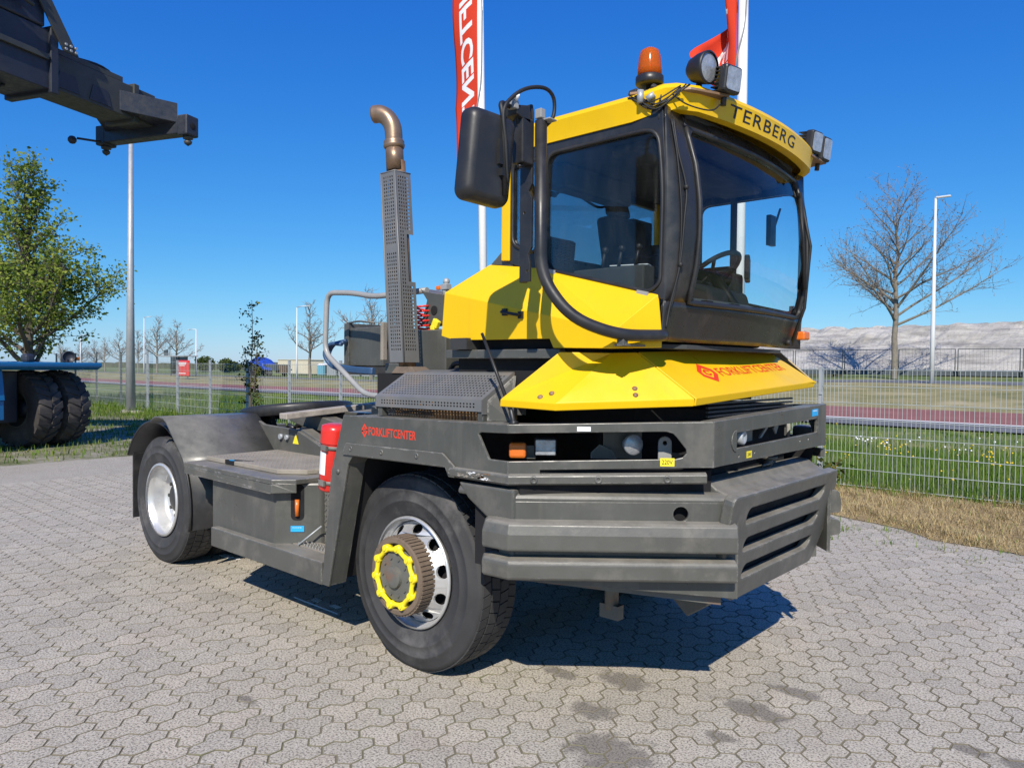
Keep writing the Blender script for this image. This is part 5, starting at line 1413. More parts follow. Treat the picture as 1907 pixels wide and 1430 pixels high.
def in_view(x, y, z=0.0, mx=0.30, my=0.25):
    d = Vector((x, y, z))-CAM
    dz = d.dot(_f)
    if dz < 0.3: return False
    u = d.dot(_r2)/dz*1377.26/953.5; v = d.dot(_u2)/dz*1377.26/715.0
    return abs(u) < 1+mx and abs(v) < 1+my

# ---- ground materials ------------------------------------------------
def ground_mat(name, stops, scale=2.0, fine=60.0, fine_amt=0.35, bump=0.4, rough=0.95, big=0.25, bump_d=0.02):
    """speckled ground cover from a colour ramp, in world coordinates"""
    mt, nt, nn, ll, bs = mat_new(name)
    co = coords(nt, True)
    n1 = N(nt, 'ShaderNodeTexNoise', Scale=scale, Detail=8.0, Roughness=0.65); ll.new(co, n1.inputs['Vector'])
    n2 = N(nt, 'ShaderNodeTexNoise', Scale=fine, Detail=6.0, Roughness=0.7); ll.new(co, n2.inputs['Vector'])
    n3 = N(nt, 'ShaderNodeTexNoise', Scale=big, Detail=3.0); ll.new(co, n3.inputs['Vector'])
    a = N(nt, 'ShaderNodeMath', operation='MULTIPLY_ADD'); a.inputs[1].default_value = fine_amt; ll.new(n2.outputs[0], a.inputs[0])
    b = N(nt, 'ShaderNodeMath', operation='MULTIPLY'); b.inputs[1].default_value = 1-fine_amt; ll.new(n1.outputs[0], b.inputs[0]); ll.new(b.outputs[0], a.inputs[2])
    c = N(nt, 'ShaderNodeMath', operation='MULTIPLY_ADD'); c.inputs[1].default_value = 0.5; ll.new(n3.outputs[0], c.inputs[0]); ll.new(a.outputs[0], c.inputs[2])
    d = N(nt, 'ShaderNodeMath', operation='SUBTRACT'); d.inputs[1].default_value = 0.25; ll.new(c.outputs[0], d.inputs[0])
    r = ramp(nt, d.outputs[0], stops)
    ll.new(r.outputs[0], bs.inputs['Base Color'])
    bs.inputs['Roughness'].default_value = rough
    bs.inputs['Specular IOR Level'].default_value = 0.25
    bp = N(nt, 'ShaderNodeBump', Strength=bump, Distance=bump_d); ll.new(n2.outputs[0], bp.inputs['Height']); ll.new(bp.outputs[0], bs.inputs['Normal'])
    return mt

G_GRASS = ground_mat('grass_ground', [(0.30, (0.045, 0.075, 0.018)), (0.45, (0.10, 0.145, 0.035)), (0.58, (0.19, 0.20, 0.065)), (0.72, (0.33, 0.29, 0.14))], scale=0.9, fine=22)
G_DRY = ground_mat('dry_grass_ground', [(0.30, (0.12, 0.13, 0.045)), (0.47, (0.24, 0.215, 0.09)), (0.62, (0.37, 0.31, 0.165)), (0.75, (0.45, 0.39, 0.24))], scale=0.7, fine=18)
G_STRAW = ground_mat('straw_ground', [(0.30, (0.11, 0.075, 0.04)), (0.45, (0.26, 0.19, 0.095)), (0.60, (0.42, 0.32, 0.16)), (0.75, (0.50, 0.40, 0.22))], scale=3.0, fine=55)
G_GRAVEL = ground_mat('gravel_and_weeds', [(0.32, (0.07, 0.09, 0.028)), (0.46, (0.15, 0.155, 0.075)), (0.58, (0.29, 0.265, 0.21)), (0.74, (0.40, 0.375, 0.33))], scale=1.4, fine=14)
G_ASPH = ground_mat('asphalt', [(0.3, (0.115, 0.118, 0.125)), (0.7, (0.17, 0.175, 0.185))], scale=1.0, fine=70, bump=0.2)
G_RED = ground_mat('red_asphalt', [(0.3, (0.21, 0.085, 0.075)), (0.7, (0.30, 0.135, 0.12))], scale=1.0, fine=70, bump=0.2)
G_LINE = ground_mat('road_paint', [(0.3, (0.55, 0.55, 0.53)), (0.7, (0.78, 0.78, 0.76))], scale=4.0, fine=60, bump=0.1)

# stones of the yard: pale concrete with dark grit, broad tyre-dark and warm areas, oil stains
STAINS = [(0.94, -0.40, 0.16, 0.10), (1.01, -0.79, 0.13, 0.085), (1.58, -0.26, 0.18, 0.085), (1.66, 0.08, 0.14, 0.06), (1.576, -0.61, 0.075, 0.05), (1.30, -1.05, 0.23, 0.16), (2.435, 0.02, 0.08, 0.05), (2.59, 0.035, 0.07, 0.05),
          (-0.30, -1.86, 0.08, 0.035), (0.61, -0.55, 0.11, 0.06)]
def paver_mat(name, joints=False):
    mt, nt, nn, ll, bs = mat_new(name)
    co = coords(nt, True)
    g = N(nt, 'ShaderNodeTexNoise', Scale=95.0, Detail=4.0, Roughness=0.7); ll.new(co, g.inputs['Vector'])
    m1 = N(nt, 'ShaderNodeTexNoise', Scale=5.5, Detail=7.0, Roughness=0.65); ll.new(co, m1.inputs['Vector'])
    b1 = N(nt, 'ShaderNodeTexNoise', Scale=0.8, Detail=5.0, Roughness=0.6); ll.new(co, b1.inputs['Vector'])
    base = mixc(nt, ramp(nt, b1.outputs[0], [(0.35, 0.0), (0.65, 1.0)]).outputs[0], (0.465, 0.424, 0.346), (0.51, 0.472, 0.392))
    base = mixc(nt, ramp(nt, m1.outputs[0], [(0.42, 0.0), (0.72, 0.42)]).outputs[0], base, (0.315, 0.288, 0.235))
    warm = N(nt, 'ShaderNodeTexNoise', Scale=1.7, Detail=4.0); warm.inputs['Vector'].default_value = (0, 0, 0); ll.new(co, warm.inputs['Vector'])
    base = mixc(nt, ramp(nt, warm.outputs[0], [(0.55, 0.0), (0.72, 0.40)]).outputs[0], base, (0.41, 0.345, 0.275))
    ti = N(nt, 'ShaderNodeAttribute', attribute_name='tint')
    tr_ = ramp(nt, ti.outputs['Fac'], [(0.0, (0.84, 0.83, 0.82)), (0.5, (0.98, 0.97, 0.96)), (1.0, (1.06, 1.03, 1.0))])
    mt2 = nt.nodes.new('ShaderNodeMix'); mt2.data_type = 'RGBA'; mt2.blend_type = 'MULTIPLY'; mt2.inputs[0].default_value = 1.0
    ll.new(base, mt2.inputs[6]); ll.new(tr_.outputs[0], mt2.inputs[7]); base = mt2.outputs[2]
    gr = ramp(nt, g.outputs[0], [(0.41, 0.85), (0.50, 0.0)])
    base = mixc(nt, gr.outputs[0], base, (0.125, 0.112, 0.096))
    gl = ramp(nt, g.outputs[0], [(0.55, 0.0), (0.64, 0.55)])
    base = mixc(nt, gl.outputs[0], base, (0.62, 0.58, 0.53))
    # broad dark smears of traffic
    sm = N(nt, 'ShaderNodeTexNoise', Scale=1.25, Detail=6.0, Roughness=0.7, Distortion=0.6)
    mp = N(nt, 'ShaderNodeMapping'); mp.inputs['Scale'].default_value = (0.7, 1.5, 1); mp.inputs['Location'].default_value = (3.1, 0.7, 0); ll.new(co, mp.inputs[0]); ll.new(mp.outputs[0], sm.inputs['Vector'])
    base = mixc(nt, ramp(nt, sm.outputs[0], [(0.58, 0.0), (0.80, 0.36)]).outputs[0], base, (0.185, 0.168, 0.157))
    # oil stains with ragged outlines
    wob = N(nt, 'ShaderNodeTexNoise', Scale=9.0, Detail=8.0, Roughness=0.72); ll.new(co, wob.inputs['Vector'])
    acc = None
    for (sx, sy, rx, ry) in STAINS:
        mp = N(nt, 'ShaderNodeMapping'); mp.vector_type = 'POINT'
        mp.inputs['Location'].default_value = (-sx/rx, -sy/ry, 0); mp.inputs['Scale'].default_value = (1/rx, 1/ry, 0); ll.new(co, mp.inputs[0])
        le = N(nt, 'ShaderNodeVectorMath', operation='LENGTH'); ll.new(mp.outputs[0], le.inputs[0])
        if acc is None: acc = le.outputs['Value']
        else:
            mn = N(nt, 'ShaderNodeMath', operation='MINIMUM'); ll.new(acc, mn.inputs[0]); ll.new(le.outputs['Value'], mn.inputs[1]); acc = mn.outputs[0]
    ad = N(nt, 'ShaderNodeMath', operation='MULTIPLY_ADD'); ad.inputs[1].default_value = 2.6; ll.new(wob.outputs[0], ad.inputs[0]); ll.new(acc, ad.inputs[2])
    st = ramp(nt, ad.outputs[0], [(0.0, 0.0), (1.0, 1.0)])
    sb = N(nt, 'ShaderNodeMapRange'); sb.inputs['From Min'].default_value = 2.42; sb.inputs['From Max'].default_value = 1.95; sb.inputs['To Min'].default_value = 0.0; sb.inputs['To Max'].default_value = 0.60
    ll.new(ad.outputs[0], sb.inputs['Value'])
    base = mixc(nt, sb.outputs[0], base, (0.085, 0.075, 0.067))
    ll.new(base, bs.inputs['Base Color'])
    bs.inputs['Roughness'].default_value = 0.9
    bs.inputs['Specular IOR Level'].default_value = 0.3
    bp = N(nt, 'ShaderNodeBump', Strength=0.35, Distance=0.004); ll.new(g.outputs[0], bp.inputs['Height']); ll.new(bp.outputs[0], bs.inputs['Normal'])
    return mt
PAVE = paver_mat('concrete_paver')
BED = ground_mat('joint_sand', [(0.3, (0.13, 0.116, 0.082)), (0.55, (0.195, 0.172, 0.122)), (0.75, (0.15, 0.155, 0.075))], scale=3.0, fine=40, bump=0.2)

def sheet(name, x0, x1, y0, y1, nx, ny, dz, mat, kind='structure', fn=None):
    vs = []; fs = []
    for j in range(ny+1):
        for i in range(nx+1):
            x = x0+(x1-x0)*i/nx; y = y0+(y1-y0)*j/ny
            if fn: x, y = fn(x, y, i, j)
            vs.append((x, y, gz(x, y)+dz))
    for j in range(ny):
        for i in range(nx):
            a = j*(nx+1)+i; fs.append((a, a+1, a+nx+2, a+nx+1))
    mb = MB(); mb.add(vs, fs)
    return tag(mb.build(name, mat, recalc=False), kind=kind)

# one ground sheet out to the horizon
xs = [-900, -600, -400, -300, -220, -160, -120, -90, -70]+[-60+i*5 for i in range(20)]+[45, 60, 90, 140, 220, 400, 900]
ys = [-600, -300, -150, -80, -40, -20, -10, 0, 5, 10, 15, 20, 25, 30, 35, 40, 45, 50, 60, 80, 120, 200, 350, 600, 1000]
mb = MB(); nx = len(xs)
mb.add([(x, y, gz(x, y)-0.06) for y in ys for x in xs], [(j*nx+i, j*nx+i+1, (j+1)*nx+i+1, (j+1)*nx+i) for j in range(len(ys)-1) for i in range(nx-1)], True)
tag(mb.build('ground', G_GRASS, recalc=False), kind='structure')
# strips parallel to the fence
sheet('dry_verge', -160, 60, 24.0, 40.5, 44, 6, -0.02, G_DRY)
sheet('asphalt_strip', -160, 60, 18.3, 20.0, 44, 1, -0.012, G_ASPH)
sheet('cycle_path', -160, 60, 20.1, 24.0, 44, 1, -0.010, G_RED)
sheet('white_line', -160, 60, 19.85, 20.10, 44, 1, -0.004, G_LINE)
sheet('road', -200, 60, 40.6, 43.6, 52, 1, -0.012, G_ASPH)
sheet('road_edge_line', -200, 60, 43.35, 43.5, 52, 1, -0.004, G_LINE)
sheet('gravel_verge', -40, -10.72, -25, 6.6, 12, 12, -0.012, G_GRAVEL)
def yedge(x):
    return 4.75-0.33*(x-0.6)+0.10*math.sin(3.1*x)+0.06*math.sin(7.3*x+1)
sheet('straw_verge', -10.72, 14, 4.6, 7.15, 80, 4, 0.006, G_STRAW, fn=lambda x, y, i, j: (x, y if j else max(3.6, min(5.2, yedge(x)))))
bed = sheet('paving', -10.7, 16, -25, 5.3, 8, 8, -0.0032, BED)
for (xa, xb, ya, yb) in ((-10.7, -8.6, -25, 5.3), (-8.6, 7.0, -25, -6.6), (7.0, 16, -25, 5.3)):
    sheet('far_paving', xa, xb, ya, yb, 6, 12, -0.0015, PAVE)

# ---- three-lobed interlocking pavers ----------------------------------
PW, PH1, PBV, JOINT = 0.103, 0.030, 0.037, 0.0050
PROW = 2*PH1+PBV
H2 = PH1+PBV
UPS = [(PW/2, -PROW-H2), (PW, -PROW-PH1), (PW, -H2), (1.5*PW, -PH1), (1.5*PW, PH1), (PW, H2), (PW/2, PH1), (0, H2), (-PW/2, PH1), (-PW/2, -PH1), (0, -H2), (0, -PROW-PH1)]
def inset_poly(pts, d):
    out = []; n = len(pts)
    for i in range(n):
        p = Vector(pts[i]); a = Vector(pts[i-1]); b = Vector(pts[(i+1) % n])
        d0 = (p-a).normalized(); d1 = (b-p).normalized()
        n0 = Vector((-d0.y, d0.x)); n1 = Vector((-d1.y, d1.x))
        q = (n0+n1); q = q/(1+n0.dot(n1)) if (1+n0.dot(n1)) > 0.2 else n0
        out.append(p+q*d)
    return out
cu_ = Vector((PW/2, -PROW/2))
UPC = [(Vector(p)-cu_) for p in UPS]
R0_ = inset_poly(UPC, JOINT/2+0.0004); R1_ = inset_poly(UPC, JOINT/2+0.0026)
PROTO = np.array([(p.x, p.y, -0.03) for p in R0_]+[(p.x, p.y, -0.0016) for p in R0_]+[(p.x, p.y, 0.0) for p in R1_])
PF = [(i, (i+1) % 12, 12+(i+1) % 12, 12+i) for i in range(12)]+[(12+i, 12+(i+1) % 12, 24+(i+1) % 12, 24+i) for i in range(12)]+[tuple(range(24, 36))]
rp = random.Random(11)
stones = []
X0, YT = 0.66, -0.767
for j in range(-32, 34):
    sh = rp.randrange(3)*PW
    yc = YT+0.194*j-PROW/2
    if yc > 5.25 or yc < -6.7: continue
    for k in range(-34, 24):
        for up in (0, 1):
            x = X0+sh+3*PW*k+(PW/2 if up else 2.0*PW)
            if x < -8.7 or x > 7.1: continue
            if yc > yedge(x)+0.25 and x > -3: continue
            stones.append((x, yc, up))
def stone_size(s):
    d = (Vector((s[0], s[1], 0))-CAM)
    return d.dot(_f) if in_view(s[0], s[1], 0, 0.0, 0.0) and not (-4.2 < s[0] < 1.25 and -0.9 < s[1] < 1.3) else 1e3
stones.sort(key=stone_size)
pm = []
MI = np.array([1]*24+[0], dtype=np.int32)
for k in range(12):
    me = bpy.data.meshes.new('paver')
    V_ = PROTO.copy()
    if k % 2: V_[:, :2] *= -1
    me.from_pydata([tuple(v) for v in V_], [], PF); me.materials.append(PAVE); me.materials.append(BED); me.update()
    me.polygons.foreach_set('material_index', MI)
    a_ = me.attributes.new('tint', 'FLOAT', 'POINT'); a_.data.foreach_set('value', np.full(36, (k//2)/5.0, dtype=np.float32))
    pm.append(me)
for (x, y, up) in stones[:300]:
    o = bpy.data.objects.new('paver', pm[(0 if up else 1)+2*min(5, max(0, int(rp.gauss(2.8, 1.3)+0.5)))])
    o.location = (x, y, rp.uniform(-0.0010, 0.0008)); o.rotation_euler = (rp.gauss(0, 0.005), rp.gauss(0, 0.005), rp.gauss(0, 0.006))
    link(o, bed)
rest = stones[300:]
VV = np.zeros((len(rest), 36, 3))
for i, (x, y, up) in enumerate(rest):
    q = PROTO.copy()
    if not up: q[:, :2] *= -1
    a, b, c = rp.gauss(0, 0.005), rp.gauss(0, 0.005), rp.gauss(0, 0.006)
    q[:, 2] += q[:, 0]*a+q[:, 1]*b
    q[:, 0], q[:, 1] = q[:, 0]-c*q[:, 1], q[:, 1]+c*q[:, 0]
    q += (x, y, rp.uniform(-0.0010, 0.0008))
    VV[i] = q
me = bpy.data.meshes.new('paver_field')
ff = []
for i in range(len(rest)):
    o36 = i*36
    ff.extend([tuple(o36+v for v in f) for f in PF])
me.from_pydata(VV.reshape(-1, 3).tolist(), [], ff); me.materials.append(PAVE); me.materials.append(BED); me.update()
me.polygons.foreach_set('material_index', np.tile(MI, len(rest)))
a_ = me.attributes.new('tint', 'FLOAT', 'POINT'); a_.data.foreach_set('value', np.repeat(np.clip(np.random.default_rng(2).normal(0.55, 0.24, len(rest)), 0, 1), 36).astype(np.float32))
o = bpy.data.objects.new('paver_field', me); link(o, bed); o['kind'] = 'stuff'

# chalked marks and crumbs of tape on the stones
mb = MB()
mb.box((-1.29, -0.83, 0.0030), (0.52, 0.010, 0.003), Matrix.Rotation(R(0.5), 3, 'Z'))
for k in range(4): mb.box((-1.41+k*0.022, -0.762, 0.0030), (0.008, 0.05, 0.003), Matrix.Rotation(R(20), 3, 'Z'))
for k in range(4): mb.box((-1.20+k*0.022, -0.752, 0.0030), (0.008, 0.045, 0.003), Matrix.Rotation(R(-15), 3, 'Z'))
mb.box((-2.95, -0.62, 0.003), (0.16, 0.05, 0.004)); mb.box((-2.80, -0.60, 0.003), (0.05, 0.03, 0.004))
tag(mb.build('chalk_marks', M['white'], bed), kind=None)

# ---- grass, straw and flowers -----------------------------------------
def leaf_mat(name, cols, trans=0.35, attr='tint'):
    mt, nt, nn, ll, bs = mat_new(name)
    nn.remove(bs); out = [n for n in nn if n.type == 'OUTPUT_MATERIAL'][0]
    at = N(nt, 'ShaderNodeAttribute', attribute_name=attr)
    r = ramp(nt, at.outputs['Fac'], [(i/(len(cols)-1), c) for i, c in enumerate(cols)])
    d = N(nt, 'ShaderNodeBsdfDiffuse'); t = N(nt, 'ShaderNodeBsdfTranslucent'); ll.new(r.outputs[0], d.inputs[0]); ll.new(r.outputs[0], t.inputs[0])
    mx = N(nt, 'ShaderNodeMixShader'); mx.inputs[0].default_value = trans; ll.new(d.outputs[0], mx.inputs[1]); ll.new(t.outputs[0], mx.inputs[2]); ll.new(mx.outputs[0], out.inputs[0])
    return mt
L_GREEN = leaf_mat('grass_blades', [(0.05, 0.10, 0.015), (0.10, 0.19, 0.025), (0.17, 0.25, 0.04), (0.30, 0.30, 0.10)])
L_STRAW = leaf_mat('straw_blades', [(0.20, 0.14, 0.07), (0.42, 0.32, 0.16), (0.56, 0.45, 0.24), (0.20, 0.26, 0.06)], 0.2)

def raw_mesh(name, V_, F_, mat, tint=None, per=3, parent=None, kind=None):
    """fast mesh from numpy arrays; tint is one value per face group of `per` vertices"""
    me = bpy.data.meshes.new(name)
    nv, nf, k = len(V_), len(F_), F_.shape[1]
    me.vertices.add(nv); me.vertices.foreach_set('co', V_.astype(np.float32).ravel())
    me.loops.add(nf*k); me.loops.foreach_set('vertex_index', F_.astype(np.int32).ravel())
    me.polygons.add(nf); me.polygons.foreach_set('loop_start', np.arange(0, nf*k, k, dtype=np.int32)); me.polygons.foreach_set('loop_total', np.full(nf, k, dtype=np.int32))
    if tint is not None:
        a = me.attributes.new('tint', 'FLOAT', 'POINT'); a.data.foreach_set('value', np.repeat(tint, per).astype(np.float32))
    me.materials.append(mat); me.update(calc_edges=True); me.validate()
    o = bpy.data.objects.new(name, me); link(o, parent)
    if kind: o['kind'] = kind
    return o

rng = np.random.default_rng(4)
def blades(name, P, h, w, lean, mat, tint, kind='stuff'):
    """P: n x 3 roots; curved two-piece blades"""
    n = len(P); az = rng.uniform(0, 2*np.pi, n); ln_ = lean*rng.uniform(0.3, 1.0, n)
    d = np.stack([np.cos(az), np.sin(az), np.zeros(n)], 1); s = np.stack([-np.sin(az), np.cos(az), np.zeros(n)], 1)
    up = np.array([0, 0, 1.0])
    mid = P+d*(h*0.45*np.sin(ln_*0.6))[:, None]+up*(h*0.5*np.cos(ln_*0.6))[:, None]
    tip = P+d*(h*np.sin(ln_))[:, None]+up*(h*np.cos(ln_)*0.95)[:, None]
    W_ = (w/2)[:, None]
    V_ = np.stack([P-s*W_, P+s*W_, mid+s*W_*0.7, mid-s*W_*0.7, tip], 1).reshape(-1, 3)
    b = np.arange(n)*5
    F_ = np.concatenate([np.stack([b, b+1, b+2], 1), np.stack([b, b+2, b+3], 1), np.stack([b+3, b+2, b+4], 1)])
    return tag(raw_mesh(name, V_, F_, mat, tint, 5), kind=kind)

def scatter(n, x0, x1, y0, y1, dz=0.0, cond=None, clump=0.0, mx=0.12):
    out = []
    cl = None
    while len(out) < n:
        if clump and (cl is None or rng.random() < 0.06): cl = (rng.uniform(x0, x1), rng.uniform(y0, y1), rng.uniform(0.05, clump))
        if clump and rng.random() < 0.75: x = cl[0]+rng.normal()*cl[2]; y = cl[1]+rng.normal()*cl[2]
        else: x = rng.uniform(x0, x1); y = rng.uniform(y0, y1)
        if not (x0 <= x <= x1 and y0 <= y <= y1): continue
        if cond is not None and not cond(x, y): continue
        if not in_view(x, y, 0, mx, 0.1): 
            if rng.random() < 0.9: continue
            out.append((x, y, gz(x, y)+dz)); continue
        out.append((x, y, gz(x, y)+dz))
    return np.array(out)
# straw strip between the paving and the fence
P = scatter(17000, -2.5, 4.5, 3.7, 7.3, 0.004, cond=lambda x, y: y > yedge(x)-0.03, clump=0.15)
o = blades('straw', P, rng.uniform(0.03, 0.20, len(P))*(0.35+0.65*np.abs(np.sin(P[:, 0]*2.3+P[:, 1]*3.7))), rng.uniform(0.003, 0.008, len(P)), rng.uniform(1.5, 2.2, len(P)), L_STRAW, np.clip(rng.beta(1.4, 1.6, len(P))*0.78+(rng.random(len(P)) < 0.10)*0.5, 0, 1)); o['label'] = 'dry straw covering the strip below the mesh fence'
# a few weeds over the edge of the stones and in the joints
P = scatter(700, -1.5, 4.0, 3.6, 4.9, 0.0, clump=0.05)
o = blades('edge_weeds', P, rng.uniform(0.03, 0.10, len(P)), rng.uniform(0.004, 0.007, len(P)), rng.uniform(0.5, 1.2, len(P)), L_GREEN, rng.uniform(0.3, 1, len(P)))
# green grass behind the fence
P = scatter(26000, -9, 6.5, 6.7, 13.5, -0.06, clump=0.35)
o = blades('grass', P, rng.uniform(0.10, 0.34, len(P))*np.clip(1.25-(P[:, 1]-7)*0.09, 0.5, 1.2), rng.uniform(0.006, 0.012, len(P)), rng.uniform(0.1, 0.9, len(P)), L_GREEN, np.clip(rng.beta(2, 2.6, len(P)), 0, 1)); o['label'] = 'long green grass growing behind the mesh fence'
P = scatter(16000, -34, 4, 12.5, 18.2, -0.06, clump=0.5)
o = blades('mown_grass', P, rng.uniform(0.06, 0.15, len(P)), rng.uniform(0.012, 0.022, len(P)), rng.uniform(0.2, 1.0, len(P)), L_GREEN, np.clip(rng.beta(2, 1.6, len(P)), 0, 1))
P = scatter(22000, -36, -9, 5.2, 14, -0.05, clump=0.4)
o = blades('fence_grass', P, rng.uniform(0.10, 0.42, len(P)), rng.uniform(0.010, 0.022, len(P)), rng.uniform(0.1, 0.9, len(P)), L_GREEN, np.clip(rng.beta(2, 1.8, len(P)), 0, 1))
P = scatter(15000, -32, -10.8, -2, 6.5, -0.01, clump=0.4, cond=lambda x, y: rng.random() < (0.25+0.75*(y+2)/8.5))
o = blades('gravel_weeds', P, rng.uniform(0.03, 0.16, len(P)), rng.uniform(0.010, 0.02, len(P)), rng.uniform(0.3, 1.2, len(P)), L_GREEN, np.clip(rng.beta(2, 1.3, len(P)), 0, 1))
# dandelions
n = 110
P = np.concatenate([scatter(70, -1.5, 4.5, 7.5, 12.0, 0.0, clump=0.35), scatter(40, -9, 5, 8, 17, 0.0)])
mb = MB()
for (x, y, z) in P:
    h = rng.uniform(0.12, 0.34); r_ = rng.uniform(0.012, 0.022)
    mb.lathe([(0.0, -0.010), (r_*0.6, -0.006), (r_, 0.0), (r_*0.7, 0.008), (0.0, 0.012)], (x, y, z+h), (rng.normal()*0.3, rng.normal()*0.3-0.3, 1), n=7)
tag(mb.build('dandelion_heads', paint('dandelion', (0.75, 0.52, 0.01), rough=0.8)), kind='stuff')
P = scatter(34, -3, 4.5, 11, 17, 0.0, clump=0.3)
mb = MB()
for (x, y, z) in P: mb.sphere((x, y, z+rng.uniform(0.1, 0.25)), rng.uniform(0.014, 0.024), 6)
tag(mb.build('daisy_heads', M['white']), kind='stuff')
# ================================================================== FENCES
M['fence_green'] = paint('pale_galvanised_wire', (0.46, 0.50, 0.48), rough=0.5, var=0.1, metal=0.2)
M['fence_dark'] = paint('dark_post', (0.06, 0.075, 0.08), rough=0.6)
def wires(O, L, H, pitch, rows, r=0.0026, dx=(1, 0, 0)):
    """welded mesh: upright wires with pairs of cross wires"""
    mb = MB(); O = Vector(O); d = Vector(dx)
    n = int(L/pitch)
    for i in range(n+1):
        p = O+d*(i*pitch)
        mb.tube([p, p+Vector((0, 0, H+0.03))], r, n=4, cap=False, smooth=True)
    s = Vector((-d.y, d.x, 0))*0.006
    for j in range(rows+1):
        z = H*j/rows
        for q in (-1, 1):
            mb.tube([O+s*q+Vector((0, 0, z)), O+d*L+s*q+Vector((0, 0, z))], r*1.15, n=4, cap=False)
    return mb
FY = 7.1
fn = empty('mesh_fence', 'grey welded mesh fence running behind the tractor along the grass', 'fence', (0, FY, 0))
posts = [-33.7, -31.3, -28.9, -26.4, -24.0, -21.6, -19.3, -17.0, -14.75, -12.4, -10.0, -7.6, -5.2, -2.95, -0.72, 1.80, 4.30, 6.8]
for a, b in zip(posts[:-1], posts[1:]):
    near = a > -3.5
    tall = a < -22
    H = 1.93 if tall else 1.60
    mb = wires((a+0.03, 0, 0.04), b-a-0.06, H, 0.055 if near else 0.10, 7, r=0.0034 if near else 0.0036)
    mb.build('mesh_panel', M['fence_green'], fn, recalc=False)
for x in posts:
    tall = x < -22
    mb = MB(); H = 2.02 if tall else 1.74 if x < -10 else 1.66
    mb.bb(x-0.03, x+0.03, 0.012, 0.072, -0.1, H); mb.box((x, 0.042, H+0.006), (0.066, 0.066, 0.014))
    for z in (0.3, 0.8, 1.3): mb.box((x, 0.004, z), (0.05, 0.012, 0.03))
    mb.build('post', M['fence_dark'] if x < -25 else M['galv'], fn, bevel=0.004)
# far fence in front of the spoil heap
fz = gz(-5, 50)
ff_ = empty('site_fence', 'low dark site fence with top rail in front of the pale spoil heap', 'fence', (0, 50.3, fz))
for k in range(22):
    x = -42+k*3.45
    mb = MB(); mb.tube([(x, 0, 0), (x, 0, 1.72)], 0.032, n=6); mb.tube([(x+0.16, 0, 0), (x+0.16, 0, 1.72)], 0.032, n=6); mb.build('post', M['fence_dark'], ff_)
    mb = MB(); mb.tube([(x+0.16, 0, 1.70), (x+3.45, 0, 1.70)], 0.026, n=6)
    for i in range(1, 16): mb.tube([(x+0.16+i*0.205, 0, 0.0), (x+0.16+i*0.205, 0, 1.78)], 0.0055, n=3, cap=False)
    mb.build('fence_panel', M['fence_dark'], ff_, recalc=False)
mb = MB(); mb.hexa([(-45, 0.05, 0), (40, 0.05, 0), (40, 0.5, 0), (-45, 0.5, 0), (-45, 0.15, 0.34), (40, 0.15, 0.34), (40, 0.4, 0.34), (-45, 0.4, 0.34)]); mb.build('dark_foot_band', M['fence_dark'], ff_)  # dark band along the foot of the fence

# ================================================================== SPOIL HEAP
def mound_mat():
    mt, nt, nn, ll, bs = mat_new('pale_spoil')
    co = coords(nt, True)
    mp = N(nt, 'ShaderNodeMapping'); mp.inputs['Scale'].default_value = (0.25, 0.6, 1.6); ll.new(co, mp.inputs[0])
    n1 = N(nt, 'ShaderNodeTexNoise', Scale=1.3, Detail=9.0, Roughness=0.68); ll.new(mp.outputs[0], n1.inputs['Vector'])
    n2 = N(nt, 'ShaderNodeTexNoise', Scale=5.0, Detail=7.0, Roughness=0.7); ll.new(co, n2.inputs['Vector'])
    c = mixc(nt, ramp(nt, n1.outputs[0], [(0.38, 0.0), (0.62, 1.0)]).outputs[0], (0.27, 0.255, 0.225), (0.50, 0.475, 0.43))
    c = mixc(nt, ramp(nt, n2.outputs[0], [(0.56, 0.0), (0.70, 0.75)]).outputs[0], c, (0.13, 0.125, 0.105))
    sx = N(nt, 'ShaderNodeSeparateXYZ'); ll.new(co, sx.inputs[0])
    ll.new(c, bs.inputs['Base Color']); bs.inputs['Roughness'].default_value = 0.95
    bp = N(nt, 'ShaderNodeBump', Strength=0.7, Distance=0.2); ll.new(n2.outputs[0], bp.inputs['Height']); ll.new(bp.outputs[0], bs.inputs['Normal'])
    return mt
from mathutils import noise as mnoise
mb = MB(); vs = []; NX, NY = 150, 34
for j in range(NY+1):
    for i in range(NX+1):
        x = -46+92*i/NX; y = 51.2+26*j/NY
        t = min(1, (y-51.2)/7.0); t2 = max(0, (y-70)/7.0)
        endf = min(1, max(0, (x+44)/9))
        h = 3.75*(t**0.8)*(1-min(1, t2)**2)*endf*(1+0.06*math.sin(x*0.13+1))
        q = Vector((x*0.35, y*0.5, 0))
        h += (mnoise.fractal(q, 0.8, 2.0, 5)*0.42+mnoise.fractal(q*3.1, 0.9, 2.0, 4)*0.20)*min(1, t*1.4)*endf
        # dug terrace part-way up
        h -= 0.35*math.exp(-((t-0.62)/0.10)**2)*endf*(0.6+0.4*mnoise.noise(Vector((x*0.2, 3, 0))))
        vs.append((x, y, fz+max(-0.1, h)))
mb.add(vs, [(j*(NX+1)+i, j*(NX+1)+i+1, (j+1)*(NX+1)+i+1, (j+1)*(NX+1)+i) for j in range(NY) for i in range(NX)], False)
o = mb.build('spoil_heap', mound_mat(), recalc=False); tag(o, kind='structure')

